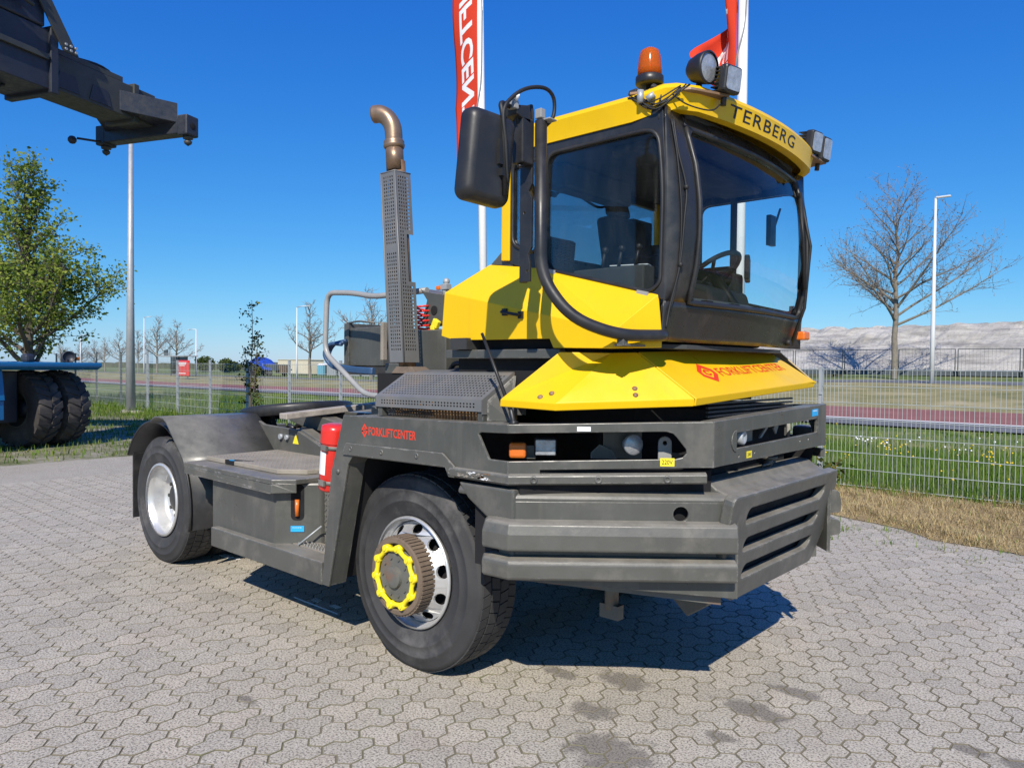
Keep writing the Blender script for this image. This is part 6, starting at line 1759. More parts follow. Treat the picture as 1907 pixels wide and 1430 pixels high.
# ================================================================== LAMP POSTS
M['lamp_white'] = paint('white_lamp_post', (0.62, 0.64, 0.65), rough=0.45, var=0.04)
def lamp_post(loc, H, label, arm=1.2, dirx=1, r=0.08):
    t = empty('lamp_post', label, 'lamp post', loc, group='street lamps')
    mb = MB(); mb.tube([(0, 0, 0), (0, 0, H*0.3), (0, 0, H)], [r, r*0.85, r*0.45], n=12); mb.build('post', M['lamp_white'], t)
    if arm > 0.1:
        mb = MB(); mb.tube([(0, 0, H-0.02), (dirx*arm*0.55, 0, H+0.04), (dirx*arm, 0, H+0.02)], [r*0.5, r*0.4, r*0.4], n=8); mb.build('arm', M['lamp_white'], t)
    mb = MB(); mb.box((dirx*(arm+0.28), 0, H+0.01), (0.62, 0.22, 0.09)); mb.build('lamp_head', M['lamp_white'], t, bevel=0.03)
    return t
lamp_post((-6.76, 41.0, gz(-6.76, 41)-0.02), 9.9, 'tall white street lamp beside the bare tree in front of the spoil heap', 0.12, 1, 0.13)
for (x, H, lab) in ((-109.9, 8.3, 'white street lamp with a side arm between the bare trees above the bus shelter'), (-93.2, 6.1, 'thin white street lamp right of the red sign board'), (-69.0, 7.9, 'thin white street lamp with a side arm left of the cream cabin'), (-136.3, 6.3, 'small distant street lamp above the big dark tyres')):
    lamp_post((x, 41, gz(x, 41)-0.05), H, lab, 1.9, 1 if x != -93.2 else -1, 0.11)
yp = empty('lamp_post', 'thick grey yard lamp pole standing by the mesh fence below the spreader', 'lamp post', (-22.9, 6.15, -0.05))
mb = MB(); mb.tube([(0, 0, 0), (0.03, 0, 4), (0.06, 0.02, 9.6)], [0.155, 0.11, 0.06], n=16); mb.build('post', M['galv'], yp)
mb = MB(); mb.box((0.06, 0.3, 9.6), (0.3, 0.6, 0.1)); mb.build('lamp_head', M['galv'], yp, bevel=0.03)
mb = MB(); mb.hexa([(-0.5, -0.2, 0.02), (0.15, -0.35, 0.02), (0.6, 0.3, 0.02), (-0.3, 0.4, 0.02), (-0.4, -0.15, 0.14), (0.1, -0.25, 0.12), (0.5, 0.2, 0.10), (-0.2, 0.3, 0.13)]); mb.build('concrete_footing', M['wood'], yp, bevel=0.03)

# ================================================================== FLAG POLES
M['flag_red'] = None
def flag_mat():
    mt, nt, nn, ll, bs = mat_new('red_flag_cloth'); nn.remove(bs); out = [n for n in nn if n.type == 'OUTPUT_MATERIAL'][0]
    d = N(nt, 'ShaderNodeBsdfDiffuse'); t = N(nt, 'ShaderNodeBsdfTranslucent'); d.inputs[0].default_value = (0.80, 0.085, 0.045, 1); t.inputs[0].default_value = (0.85, 0.10, 0.04, 1)
    mx = N(nt, 'ShaderNodeMixShader'); mx.inputs[0].default_value = 0.35; ll.new(d.outputs[0], mx.inputs[1]); ll.new(t.outputs[0], mx.inputs[2]); ll.new(mx.outputs[0], out.inputs[0])
    return mt
FLAG = flag_mat()
def flag_pole(base, H, fnc, label_pole, label_flag, lean=(0, 0), txt_range=(0.06, 0.97)):
    p = empty('flag_pole', label_pole, 'flag pole', base, group='flag poles')
    mb = MB(); mb.tube([(0, 0, 0), (lean[0]*0.5, lean[1]*0.5, H*0.5), (lean[0], lean[1], H)], [0.095, 0.085, 0.06], n=16); mb.build('pole', M['white'], p)
    mb = MB(); mb.sphere((lean[0], lean[1], H+0.05), 0.08, 10); mb.build('finial', M['white'], p)
    mb = MB(); mb.tube(smooth_path([(0.10+lean[0]*.7, -0.06, H*0.72), (0.09+lean[0]*.6, -0.10, H*0.60), (-0.05+lean[0]*.5, -0.11, H*0.55), (-0.12, -0.02, H*0.52)], 6), 0.012, n=5); mb.build('halyard', M['rail'], p)
    f = empty('flag', label_flag, 'flag', base, group='long red banner flags')
    NU, NV = 14, 60
    vs = [fnc(i/NU, j/NV) for j in range(NV+1) for i in range(NU+1)]
    mb = MB(); mb.add(vs, [(j*(NU+1)+i, j*(NU+1)+i+1, (j+1)*(NU+1)+i+1, (j+1)*(NU+1)+i) for j in range(NV) for i in range(NU)], True)
    cl = mb.build('cloth', FLAG, f, recalc=False); solid(cl, 0.004, 0)
    # white lettering printed through the cloth, seen mirrored from this side
    tv, tf = text_mesh('FORKLIFTCENTER', bold=0.03, shear=0.35)
    # refine long faces so that the print follows the folds
    bm = bmesh.new(); bvs = [bm.verts.new((u, v, 0)) for u, v in tv]
    for q in tf:
        try: bm.faces.new([bvs[i] for i in q])
        except ValueError: pass
    bmesh.ops.triangulate(bm, faces=bm.faces); bmesh.ops.subdivide_edges(bm, edges=bm.edges, cuts=1)
    mb = MB(); bm.verts.index_update()
    pts = []
    for q in bm.verts:
        u, v = q.co.x, q.co.y                       # u along the word (downwards), v up the letters (towards the free edge)
        a = 0.74-0.46*v; b = txt_range[0]+(txt_range[1]-txt_range[0])*u
        P0 = Vector(fnc(a, b)); du = Vector(fnc(a+0.01, b))-P0; dv = Vector(fnc(a, b+0.005))-P0
        nr = du.cross(dv).normalized(); nr = nr if nr.y < 0 else -nr
        pts.append(P0+nr*0.006)
    mb.add(pts, [tuple(v.index for v in fc.verts) for fc in bm.faces]); bm.free()
    mb.build('lettering', M['white'], f, recalc=False)
    return p
# u: 0 free edge (left) .. 1 at the pole, v: 0 top .. 1 bottom
def flagA(u, v):
    z = 12.7-6.35*v
    wd = 0.90*(1-0.06*v)*(1-0.35*max(0, v-0.80)/0.20)
    x = -0.09-wd*(1-u)-0.04*math.sin(3.5*v)+(-0.05-0.16*max(0, v-0.6)*(1-u)) + 0.10*max(0, v-0.75)*u*-3.0
    y = -0.03+0.10*math.sin(5.2*v+2.2*u)*(1-u)**0.6+0.14*(1-u)*math.sin(9*v+1.0)
    z -= 0.55*max(0, v-0.85)/0.15*(1-u)*0.6
    return (x, y, z)
def flagB(u, v):
    z = 11.9-5.5*v
    wd = 0.60*(1-0.25*max(0, v-0.55))
    k = 1-u
    x = -0.10-wd*(1-u)*(0.9-0.35*math.sin(max(0, v-0.5)*6.0)*(1-u))
    y = -0.03+0.30*math.sin(k*5.2+5*v)*k+0.26*math.sin(15*v+3*k)*k
    if v > 0.86: x -= 0.10*math.sin((v-0.86)*40)*k
    z += 0.25*math.sin(8*v)*k*k
    x += 0.22*math.sin(11*v+1.0)*k*k-0.12*max(0, v-0.7)*k
    return (x, y, z)
flag_pole((-8.42, 8.2, -0.06), 13.4, flagA, 'white flag pole rising left of the cab behind the mirror', 'long red banner flag with mirrored white lettering left of the cab', (-0.35, 0.0), (0.07, 0.985))
flag_pole((-2.48, 8.2, -0.06), 12.6, flagB, 'white flag pole rising behind the cab roof', 'twisted red banner flag behind the roof work lights', (0.0, 0.0), (0.05, 0.98))

# ================================================================== TREES
BARK = paint('grey_bark', (0.20, 0.175, 0.14), rough=0.9, var=0.3, vscale=4, dirt=(0.12, 0.13, 0.07), damt=0.5, bump=0.4, bscale=12)
TWIG = paint('twig_bark', (0.25, 0.205, 0.175), rough=0.9, var=0.2)
BARK_D = paint('dark_bark', (0.10, 0.085, 0.07), rough=0.9, var=0.3, bump=0.4, bscale=10)
L_MAPLE = leaf_mat('maple_leaves', [(0.10, 0.155, 0.025), (0.20, 0.28, 0.045), (0.32, 0.39, 0.075), (0.46, 0.46, 0.12)], 0.5)
L_BUD = leaf_mat('leaf_buds', [(0.15, 0.115, 0.075), (0.20, 0.16, 0.09), (0.16, 0.17, 0.07)], 0.3)
L_SAP = leaf_mat('sapling_leaves', [(0.020, 0.032, 0.012), (0.045, 0.060, 0.018), (0.10, 0.11, 0.025), (0.30, 0.22, 0.03)], 0.3)
L_BUSH = leaf_mat('bush_leaves', [(0.05, 0.075, 0.02), (0.085, 0.12, 0.035), (0.13, 0.16, 0.05)], 0.3)

def grow(seed, H, r0, spread, nl, up, clear, twig_len, dens, mid_taper=0.85):
    """returns (limbs, twigs, tips): trunk + main limbs as paths, twigs as short paths"""
    rg = random.Random(seed)
    limbs = []; twigs = []; tips = []
    tr = [Vector((0, 0, 0))]; rads = [r0]
    n = 9
    for i in range(1, n+1):
        t = i/n
        tr.append(Vector((rg.gauss(0, 0.012*H)*t, rg.gauss(0, 0.012*H)*t, H*0.93*t))); rads.append(r0*(1-t)**0.8+0.008)
    limbs.append((tr, rads))
    def on_trunk(t):
        k = t*n; i = min(n-1, int(k)); return tr[i].lerp(tr[i+1], k-i), rads[i]*(1-(k-i))+rads[i+1]*(k-i)
    for b in range(nl):
        t = clear+(0.97-clear)*(b+rg.random()*0.8)/nl
        p, rr_ = on_trunk(t)
        az = b*2.399+rg.uniform(-0.4, 0.4)
        rel = (t-clear)/(1-clear)
        L = H*spread*(1-rel)**mid_taper*(0.55+0.5*math.sin(math.pi*min(1, rel*1.5+0.30)))*rg.uniform(0.75, 1.12)+0.06*H
        el = up+rg.uniform(-0.12, 0.15)+0.45*rel
        d = Vector((math.cos(az)*math.cos(el), math.sin(az)*math.cos(el), math.sin(el)))
        path = [p]; k = 6
        for i in range(k):
            d = (d+Vector((rg.gauss(0, 0.11), rg.gauss(0, 0.11), rg.gauss(0.05, 0.09)))).normalized()
            path.append(path[-1]+d*(L/k))
        lr = [max(0.010, rr_*0.55*(1-i/k)**0.9+0.006) for i in range(k+1)]
        limbs.append((path, lr))
        # side branches
        nb = max(3, int(L*dens))
        for j in range(nb):
            f = 0.18+0.82*(j+rg.random())/nb
            q = f*k; i = min(k-1, int(q)); sp = path[i].lerp(path[i+1], q-i); dd = (path[i+1]-path[i]).normalized()
            sd = (dd*0.75+Vector((rg.gauss(0, 0.6), rg.gauss(0, 0.6), rg.gauss(0.22, 0.45)))).normalized()
            sl = L*(0.22+0.25*(1-f))*rg.uniform(0.6, 1.2)
            pth = [sp]; s = sd
            for i2 in range(3):
                s = (s+Vector((rg.gauss(0, 0.14), rg.gauss(0, 0.14), rg.gauss(0.06, 0.12)))).normalized(); pth.append(pth[-1]+s*(sl/3))
            limbs.append((pth, [0.016, 0.012, 0.009, 0.005]))
            for w_ in range(max(3, int(sl/twig_len*2.6))):
                ff2 = rg.random(); q2 = ff2*3; i3 = min(2, int(q2)); tp = pth[i3].lerp(pth[i3+1], q2-i3)
                td = (s*0.5+Vector((rg.gauss(0, 0.7), rg.gauss(0, 0.7), rg.gauss(0.35, 0.5)))).normalized()
                tl = twig_len*rg.uniform(0.5, 1.3)
                e1 = tp+td*tl*0.55; e2 = e1+(td+Vector((rg.gauss(0, 0.35), rg.gauss(0, 0.35), rg.gauss(0.2, 0.3)))).normalized()*tl*0.5
                twigs.append((tp, e1, e2)); tips.append((e2, td)); tips.append((e1, td))
    return limbs, twigs, tips

def twig_mesh(name, twigs, r, mat, parent):
    """all twigs of one crown, three-sided"""
    A = np.array([[list(a), list(b), list(c)] for a, b, c in twigs]); n = len(A)
    d = A[:, 2]-A[:, 0]; d /= np.linalg.norm(d, axis=1)[:, None]+1e-9
    ref = np.where(np.abs(d[:, 2:3]) < 0.9, np.array([[0, 0, 1.0]]), np.array([[1.0, 0, 0]]))
    s = np.cross(d, ref); s /= np.linalg.norm(s, axis=1)[:, None]+1e-9; t = np.cross(d, s)
    V_ = np.zeros((n, 9, 3))
    for k, rr_ in enumerate((r, r*0.75, r*0.35)):
        for j in range(3):
            a = 2*math.pi*j/3; V_[:, k*3+j] = A[:, k]+(s*math.cos(a)+t*math.sin(a))*rr_
    b = (np.arange(n)*9)[:, None]; F_ = []
    for k in range(2):
        for j in range(3):
            F_.append(np.concatenate([b+k*3+j, b+k*3+(j+1) % 3, b+(k+1)*3+(j+1) % 3, b+(k+1)*3+j], 1))
    return raw_mesh(name, V_.reshape(-1, 3), np.concatenate(F_), mat, parent=parent)

def leaf_cloud(name, pts, size, mat, parent, per=3, jitter=0.25, seed=1, droop=0.0):
    """leaf quads (bent rhombs) around twig tips"""
    g = np.random.default_rng(seed); C = np.repeat(np.array([list(p) for p in pts]), per, axis=0); n = len(C)
    C = C+g.normal(0, jitter, (n, 3)); az = g.uniform(0, 2*np.pi, n); el = g.normal(-droop, 0.55, n)
    d = np.stack([np.cos(az)*np.cos(el), np.sin(az)*np.cos(el), np.sin(el)], 1)
    s = np.cross(d, g.normal(0, 1, (n, 3))); s /= np.linalg.norm(s, axis=1)[:, None]+1e-9
    L = (size*g.uniform(0.6, 1.25, n))[:, None]
    nn_ = np.cross(d, s)
    V_ = np.stack([C-d*L*0.5, C+s*L*0.36-nn_*L*0.08, C+d*L*0.55, C-s*L*0.36-nn_*L*0.08], 1).reshape(-1, 3)
    b = np.arange(n)*4; F_ = np.concatenate([np.stack([b, b+1, b+2], 1), np.stack([b, b+2, b+3], 1)])
    tint = np.clip(g.beta(2, 2.2, n)+g.normal(0, 0.05, n), 0, 1)
    return raw_mesh(name, V_, F_, mat, tint, 4, parent=parent)

def limb_mesh(limbs, mat, parent, name='trunk', sides=6, thin=1.0):
    mb = MB()
    for k, (p, r_) in enumerate(limbs):
        mb.tube(p, [q*thin for q in r_], n=10 if k == 0 else (sides if r_[0] > 0.03 else 3), cap=False)
    return mb.build(name, mat, parent, recalc=False)

# bare tree on the right, just coming into bud
t = empty('bare_tree', 'large bare tree just coming into bud beside the lamp in front of the spoil heap', 'tree', (-9.93, 46.0, gz(-9.93, 46)-0.05))
limbs, twigs, tips = grow(21, 12.3, 0.19, 0.46, 36, 0.42, 0.27, 0.48, 4.4, 0.36)
limb_mesh(limbs, BARK, t); twig_mesh('crown', [w for i_, w in enumerate(twigs) if i_ % 5 < 3], 0.0095, TWIG, t)
leaf_cloud('buds', [p for p, d in tips[::4]], 0.09, L_BUD, t, per=1, jitter=0.05, seed=3)
# the same kind of tree down the road to the left
protos = []
for sd in (31, 47, 58):
    lm, tw, tp = grow(sd, 8.2, 0.15, 0.42, 20, 0.45, 0.26, 0.55, 3.0)
    protos.append((lm, tw))
ROW = [(-162.6, 6.2, 'far left bare tree of the row, faint above the big tyres'), (-152.0, 6.5, 'second bare tree of the row from the left'), (-145.0, 6.0, 'third bare tree of the row from the left'), (-138.4, 6.2, 'fourth bare tree of the row from the left, half behind others'),
       (-131.6, 7.6, 'bare tree directly left of the thick lamp pole'), (-123.9, 7.3, 'bare tree directly right of the thick lamp pole'), (-117.4, 9.3, 'tallest bare tree of the row left of the bus shelter'), (-109.7, 8.4, 'bare tree standing over the bus shelter, rightmost of the row'),
       (-74.4, 9.6, 'bare tree between the thin street lamp and the handrail'), (-62.4, 10.2, 'bare tree half hidden by the exhaust guard')]
made = {}
for i, (x, H, lab) in enumerate(ROW):
    k = i % 3
    t = empty('bare_tree', lab, 'tree', (x, 46+random.uniform(-0.5, 0.5), gz(x, 46)-0.1), random.uniform(0, 6.28), group='bare trees along the road')
    sc = H/8.2; t.scale = (sc, sc, sc)
    if k not in made:
        made[k] = (limb_mesh(protos[k][0], BARK, t, thin=1.1, sides=5), twig_mesh('crown', protos[k][1], 0.020, TWIG, t))
    else:
        for ob in made[k]:
            c = ob.copy(); link(c, t)
# leafy tree behind the reach stacker
t = empty('leafy_tree', 'bushy spring-green tree behind the dark tyres at the left edge', 'tree', (-30.3, 5.2, -0.05), R(140))
rg_ = random.Random(77)
limbs, twigs, tips = grow(77, 9.7, 0.20, 0.36, 38, 0.60, 0.14, 0.38, 5.0, 0.50)
limb_mesh(limbs, BARK_D, t); twig_mesh('twigs', twigs, 0.010, BARK_D, t)
leaf_cloud('crown', [p for p, d in tips], 0.15, L_MAPLE, t, per=3, jitter=0.17, seed=5, droop=0.3)
# sapling at the fence
t = empty('sapling', 'slender young tree with dark leaf tufts growing at the mesh fence', 'sapling', (-16.1, 6.75, -0.05))
g = random.Random(8); mb = MB(); tp = []
for (bx, by, H, lean) in ((0, 0, 3.45, 0.05), (-0.05, 0.03, 2.2, -0.30), (0.12, 0, 2.0, 0.12), (0.06, 0.04, 2.6, 0.20)):
    pth = smooth_path([(bx, by, 0), (bx+lean*0.2, by, H*0.35), (bx+lean*0.7+g.uniform(-0.05, 0.05), by+0.05, H*0.7), (bx+lean*1.5, by, H)], 5)
    mb.tube(pth, [0.022*(1-i/len(pth))+0.005 for i in range(len(pth))], n=6)
    nl = int(H*4)
    for k in range(nl):
        q = pth[int(len(pth)*(0.30+0.69*k/nl))]
        a = g.uniform(0, 6.28); L = 0.14+0.14*g.random()
        e = q+Vector((math.cos(a)*L, math.sin(a)*L, 0.05+0.05*g.random())); mb.tube([q, e], 0.004, n=4)
        for m_ in range(4): tp.append(q.lerp(e, 0.35+0.25*m_))
mb.build('trunk', BARK_D, t)
leaf_cloud('crown', tp, 0.085, L_SAP, t, per=4, jitter=0.055, seed=9, droop=0.1)
# weeds at the fence foot near the bumper
t = empty('weed', 'brownish leafy weed at the fence foot beside the bumper', 'plant', (-0.55, 6.75, 0.0))
tp = []; mb = MB(); g = random.Random(3)
for k in range(9):
    a = g.uniform(0, 6.28); e = Vector((math.cos(a)*0.22, math.sin(a)*0.15, 0.15+0.3*g.random())); mb.tube([(0, 0, 0), e*0.5+Vector((0, 0, 0.05)), e], 0.005, n=4)
    tp += [e, e*0.8, e*0.6+Vector((0.03, 0, 0))]
mb.build('stem', BARK_D, t); leaf_cloud('leaves', tp, 0.09, L_SAP, t, per=5, jitter=0.05, seed=2)
# round bushes far away
for (x, y, r_, h, lab) in ((-130.5, 60, 1.7, 2.9, 'round grey-green bush far right of the red sign'), (-122.5, 60, 1.3, 2.5, 'small round bush in the distance, right one of the pair'), (-140, 70, 2.0, 2.0, 'low distant bush behind the bus shelter')):
    t = empty('bush', lab, 'bush', (x, y, gz(x, y)-0.1), group='distant bushes')
    g = np.random.default_rng(int(-x)); pts = []
    while len(pts) < 420:
        q = g.uniform(-1, 1, 3)
        if np.linalg.norm(q) < 1: pts.append((q[0]*r_*(1+0.2*g.random()), q[1]*r_, h*0.52+q[2]*h*0.5))
    leaf_cloud('crown', pts, 0.35, L_BUSH, t, per=4, jitter=0.12, seed=4)
    mb = MB(); mb.tube([(0, 0, 0), (0.1, 0, h*0.6)], 0.09, n=6); mb.build('stem', BARK_D, t)

# ================================================================== THINGS ALONG THE ROAD
zz = lambda x, y: gz(x, y)-0.04
# bus shelter
t = empty('bus_shelter', 'glass bus shelter with a flat dark roof below the bare trees', 'bus shelter', (-87.6, 36, zz(-87.6, 36)+0.0))
mb = MB(); mb.bb(-3.6, 3.8, -0.9, 0.9, 2.42, 2.55); mb.build('roof', M['galv'], t, bevel=0.03)
mb = MB(); mb.bb(-3.3, 1.2, 0.75, 0.78, 0.3, 2.40); mb.build('rear_pane', glass_mat('shelter_glass', (0.35, 0.5, 0.48), 1.0), t)
for x in (-3.3, -1.1, 1.2, 3.4):
    mb = MB(); mb.bb(x-0.05, x+0.05, 0.7, 0.8, 0, 2.42); mb.build('post', M['fence_dark'], t)
mb = MB(); mb.bb(-3.4, -2.6, -0.1, 0.1, 2.55, 3.25); mb.build('sign_frame', M['fence_dark'], t)
# red sign board
t = empty('sign_board', 'red sign board with white lines standing left of the thin street lamp', 'sign', (-72.4, 30, zz(-72.4, 30)))
mb = MB(); mb.bb(-1.35, 1.35, -0.1, 0.1, 0.35, 1.95); mb.build('panel', M['red'], t, bevel=0.05)
mb = MB()
for z, w_ in ((1.70, 1.9), (1.56, 1.7), (1.42, 1.2), (0.62, 1.6)): mb.bb(-w_/2, w_/2, -0.106, -0.102, z-0.04, z+0.04)
mb.build('printed_lines', M['white'], t)
for x in (-1.0, 1.0):
    mb = MB(); mb.bb(x-0.05, x+0.05, -0.05, 0.05, 0, 0.36); mb.build('leg', M['fence_dark'], t)
# cream cabin, blue toilet, green heap, palisade
t = empty('cabin', 'long low cream site cabin beyond the road', 'cabin', (-95.4, 58, zz(-95.4, 58)))
CREAM = paint('cream_panels', (0.62, 0.56, 0.42), rough=0.6, var=0.04)
for k in range(4):
    mb = MB(); mb.bb(-4.4+k*2.2, -4.4+k*2.2+2.17, -1.2, 1.2, 0.15, 2.2); mb.build('wall_panel', CREAM, t, bevel=0.03)
mb = MB(); mb.bb(-4.5, 4.5, -1.3, 1.3, 2.2, 2.3); mb.build('roof', CREAM, t, bevel=0.03)
t = empty('portable_toilet', 'small blue portable toilet right of the cream cabin', 'toilet', (-89.4, 58, zz(-89.4, 58)))
BLUE = paint('toilet_blue', (0.10, 0.38, 0.52), rough=0.5)
mb = MB(); mb.bb(-0.7, 0.7, -0.6, 0.6, 0.05, 1.45); mb.build('body', BLUE, t, bevel=0.04)
mb = MB(); mb.hexa([(-0.75, -0.65, 1.45), (0.75, -0.65, 1.45), (0.75, 0.65, 1.45), (-0.75, 0.65, 1.45), (-0.5, -0.4, 1.7), (0.5, -0.4, 1.7), (0.5, 0.4, 1.7), (-0.5, 0.4, 1.7)]); mb.build('roof', M['white'], t, bevel=0.03)
mb = MB(); mb.bb(-0.35, 0.35, -0.63, -0.605, 0.12, 1.38); mb.build('door', BLUE, t, bevel=0.01)
mb = MB(); vs = []
for j in range(13):
    for i in range(25):
        x = -1+2*i/24; y = -1+2*j/12
        h = max(0, 1-x*x)*max(0, 1-y*y)
        vs.append((-84+x*9, 64+y*6, gz(-84, 64)-0.2+2.9*h**0.7+0.15*mnoise.noise(Vector((x*5, y*5, 0)))*h))
mb.add(vs, [(j*25+i, j*25+i+1, (j+1)*25+i+1, (j+1)*25+i) for j in range(12) for i in range(24)], True)
tag(mb.build('earth_heap', G_GRASS, recalc=False), kind='structure')
t = empty('palisade_fence', 'grey palisade fence right of the blue toilet', 'fence', (-78, 57, zz(-78, 57)))
for k in range(34):
    mb = MB(); mb.bb(-9.5+k*0.55, -9.5+k*0.55+0.46, -0.03, 0.03, 0.05, 1.55); mb.build('pale', M['galv'] if k % 5 else M['fence_dark'], t)
# blue tarpaulin over a trailer
t = empty('covered_trailer', 'flatbed trailer under a bright blue tarpaulin left of the cream cabin', 'trailer', (-87.6, 48, zz(-87.6, 48)))
TARP = paint('blue_tarpaulin', (0.02, 0.06, 0.36), rough=0.45, var=0.2, vscale=1.5)
mb = MB(); vs = []
for j in range(9):
    for i in range(17):
        u = i/16; v = j/8
        prof = 1.75+0.95*math.sin(math.pi*min(1, u*1.25+0.12))**1.0-0.55*u
        edge = abs(v-0.5)*2
        vs.append((-3.2+6.4*u, -1.3+2.6*v, prof*(1-0.35*edge**3)+0.12*mnoise.noise(Vector((u*7, v*4, 2)))))
mb.add(vs, [(j*17+i, j*17+i+1, (j+1)*17+i+1, (j+1)*17+i) for j in range(8) for i in range(16)], True)
o = mb.build('tarpaulin', TARP, t); solid(o, 0.05)
mb = MB(); mb.bb(-4.3, 4.2, -1.2, 1.2, 0.75, 0.95); mb.bb(-4.2, 3.8, -1.0, 1.0, 0.95, 1.5); mb.build('bed', M['fence_dark'], t)
for x in (-2.8, -1.6, 2.6):
    for y in (-1.05, 1.05):
        mb = MB(); mb.lathe([(0.1, -0.12), (0.4, -0.14), (0.45, -0.1), (0.45, 0.1), (0.4, 0.14), (0.1, 0.12)], (x, y, 0.45), (0, 1, 0), n=18); mb.build('wheel', M['rubber_old'], t)
mb = MB(); mb.bb(3.0, 4.6, -0.5, 0.5, 0.4, 1.4); mb.build('stacked_boxes', M['hubbrown'], t, bevel=0.03)
# low dark hedge line at the horizon
HEDGE = ground_mat('hedge', [(0.3, (0.05, 0.06, 0.035)), (0.7, (0.12, 0.125, 0.075))], scale=0.6, fine=3, bump=0.6, bump_d=0.3)
mb = MB(); vs = []; n = 160
for i in range(n+1):
    x = -330+300*i/n; y = 95+0.0*x
    h = 1.3+0.9*abs(mnoise.noise(Vector((x*0.11, 0, 0))))+0.5*abs(mnoise.noise(Vector((x*0.5, 5, 0))))
    vs += [(x, y, 0.0), (x, y, gz(x, 50)+h), (x, y+4, gz(x, 50)+h*0.9), (x, y+4, 0)]
mb.add(vs, [(i*4+k, i*4+4+k, i*4+5+k, i*4+1+k) for i in range(n) for k in range(3)], False)
tag(mb.build('far_hedge', HEDGE, recalc=False), kind='structure')
# ================================================================== REACH STACKER (left edge)
NAVY = paint('dark_navy_steel', (0.024, 0.028, 0.040), rough=0.45, var=0.15, dirt=(0.07, 0.065, 0.055), damt=0.4, dscale=2.0)
NAVY2 = paint('olive_dark_steel', (0.050, 0.052, 0.046), rough=0.55, var=0.15)
SBLUE = paint('machine_blue', (0.005, 0.13, 0.32), rough=0.4, var=0.06, coat=0.2)
rsx = -13.55
rs_ = empty('reach_stacker', 'blue container handler with huge lugged twin tyres at the left edge', 'reach stacker', (-13.35, 0.08, 0.0), R(20))
def big_tyre(y0, w):
    t = bpy.data.objects.new('wheel', None); link(t, rs_); t.empty_display_size = 0.2
    Rb = 0.76; yc = y0+w/2; h = w/2
    mb = MB()
    mb.lathe([(0.34, -h*0.80), (0.40, -h*0.98), (0.55, -h*1.02), (0.66, -h*0.94), (Rb-0.045, -h*0.80), (Rb-0.035, 0), (Rb-0.045, h*0.80), (0.66, h*0.94), (0.55, h*1.02), (0.40, h*0.98), (0.34, h*0.80)], (0, yc, Rb-0.02), (0, 1, 0), n=56)
    nb = 22
    for k in range(nb):
        for sgn in (-1, 1):
            a = 2*math.pi*(k+(0.5 if sgn > 0 else 0))/nb
            pts = []
            for r_ in (Rb-0.06, Rb):
                for (da, y) in ((-0.055, sgn*h*0.08), (0.085, sgn*h*0.08), (0.055, sgn*h*0.94), (-0.125, sgn*h*0.94)):
                    rr_ = r_-(0.035 if abs(y) > h*0.5 else 0); tt = a+da-(0.10 if abs(y) > h*0.5 else 0)
                    pts.append((math.sin(tt)*rr_, yc+y, Rb-0.02+math.cos(tt)*rr_))
            mb.hexa(pts)
            # shoulder of the lug running down the side wall
            pts = []
            for (r_, yy) in ((0.60, 0.97), (0.60, 1.05), (Rb-0.03, 0.80), (Rb-0.03, 0.98)):
                pass
    mb.build('tyre', M['rubber_old'], t)
    mb = MB(); mb.lathe([(0.33, h*0.85), (0.365, h*0.90), (0.37, h*0.80), (0.33, h*0.6), (0.31, h*0.1), (0.0, h*0.05)], (0, yc, Rb-0.02), (0, -1, 0), n=40); mb.build('rim', NAVY2, t)
    mb = MB(); mb.lathe([(0.16, h*0.06), (0.15, h*0.5), (0.0, h*0.55)], (0, yc, Rb-0.02), (0, -1, 0), n=24); mb.build('hub', NAVY, t)
big_tyre(0.40, 0.50); big_tyre(1.00, 0.50)
mb = MB(); mb.prism([(-1.4, -2.4, 1.50), (0.78, -2.4, 1.50), (0.90, -2.4, 1.56), (0.90, -2.4, 1.64), (-1.4, -2.4, 1.66)], (0, 4.0, 0)); mb.build('fender', SBLUE, rs_, bevel=0.02)
mb = MB(); mb.bb(-1.3, 0.2, -2.2, 0.36, 0.5, 1.48); mb.bb(-7.0, -1.0, -2.6, 1.2, 0.6, 1.45); mb.build('chassis', NAVY, rs_, bevel=0.03)
mb = MB(); mb.prism([(0.55, -0.25, 0.95), (0.75, -0.25, 0.95), (0.68, -0.25, 1.50), (0.45, -0.25, 1.50)], (0, -0.4, 0)); mb.bb(0.5, 0.72, -0.65, -0.25, 0.6, 0.95); mb.build('step_plate', SBLUE, rs_, bevel=0.01)
mb = MB(); mb.lathe([(0.0, -0.05), (0.10, -0.05), (0.12, 0.0), (0.12, 0.10), (0.10, 0.10), (0.10, 0.06), (0.0, 0.06)], (0.62, 1.06, 1.75), (0.9, -0.45, 0), n=20); mb.bb(0.5, 0.68, 1.0, 1.12, 1.64, 1.70); wl = mb.build('work_light', NAVY, rs_)
mb = MB(); mb.box((0.70, 1.20, 1.72), (0.07, 0.07, 0.07)); mb.build('marker_lamp', M['amber_solid'], rs_, bevel=0.01)
mb = MB(); mb.bb(0.3, 0.5, 0.32, 0.5, 1.64, 1.80); mb.build('camera_housing', NAVY, rs_, bevel=0.05)
mb = MB(); mb.lathe([(0.0, -0.18), (0.20, -0.18), (0.24, -0.1), (0.24, 0.1), (0.20, 0.18), (0.0, 0.18)], (-5.2, 2.55, 0.26), (0.3, 1, 0), n=24); mb.build('hose_drum', NAVY, rs_)
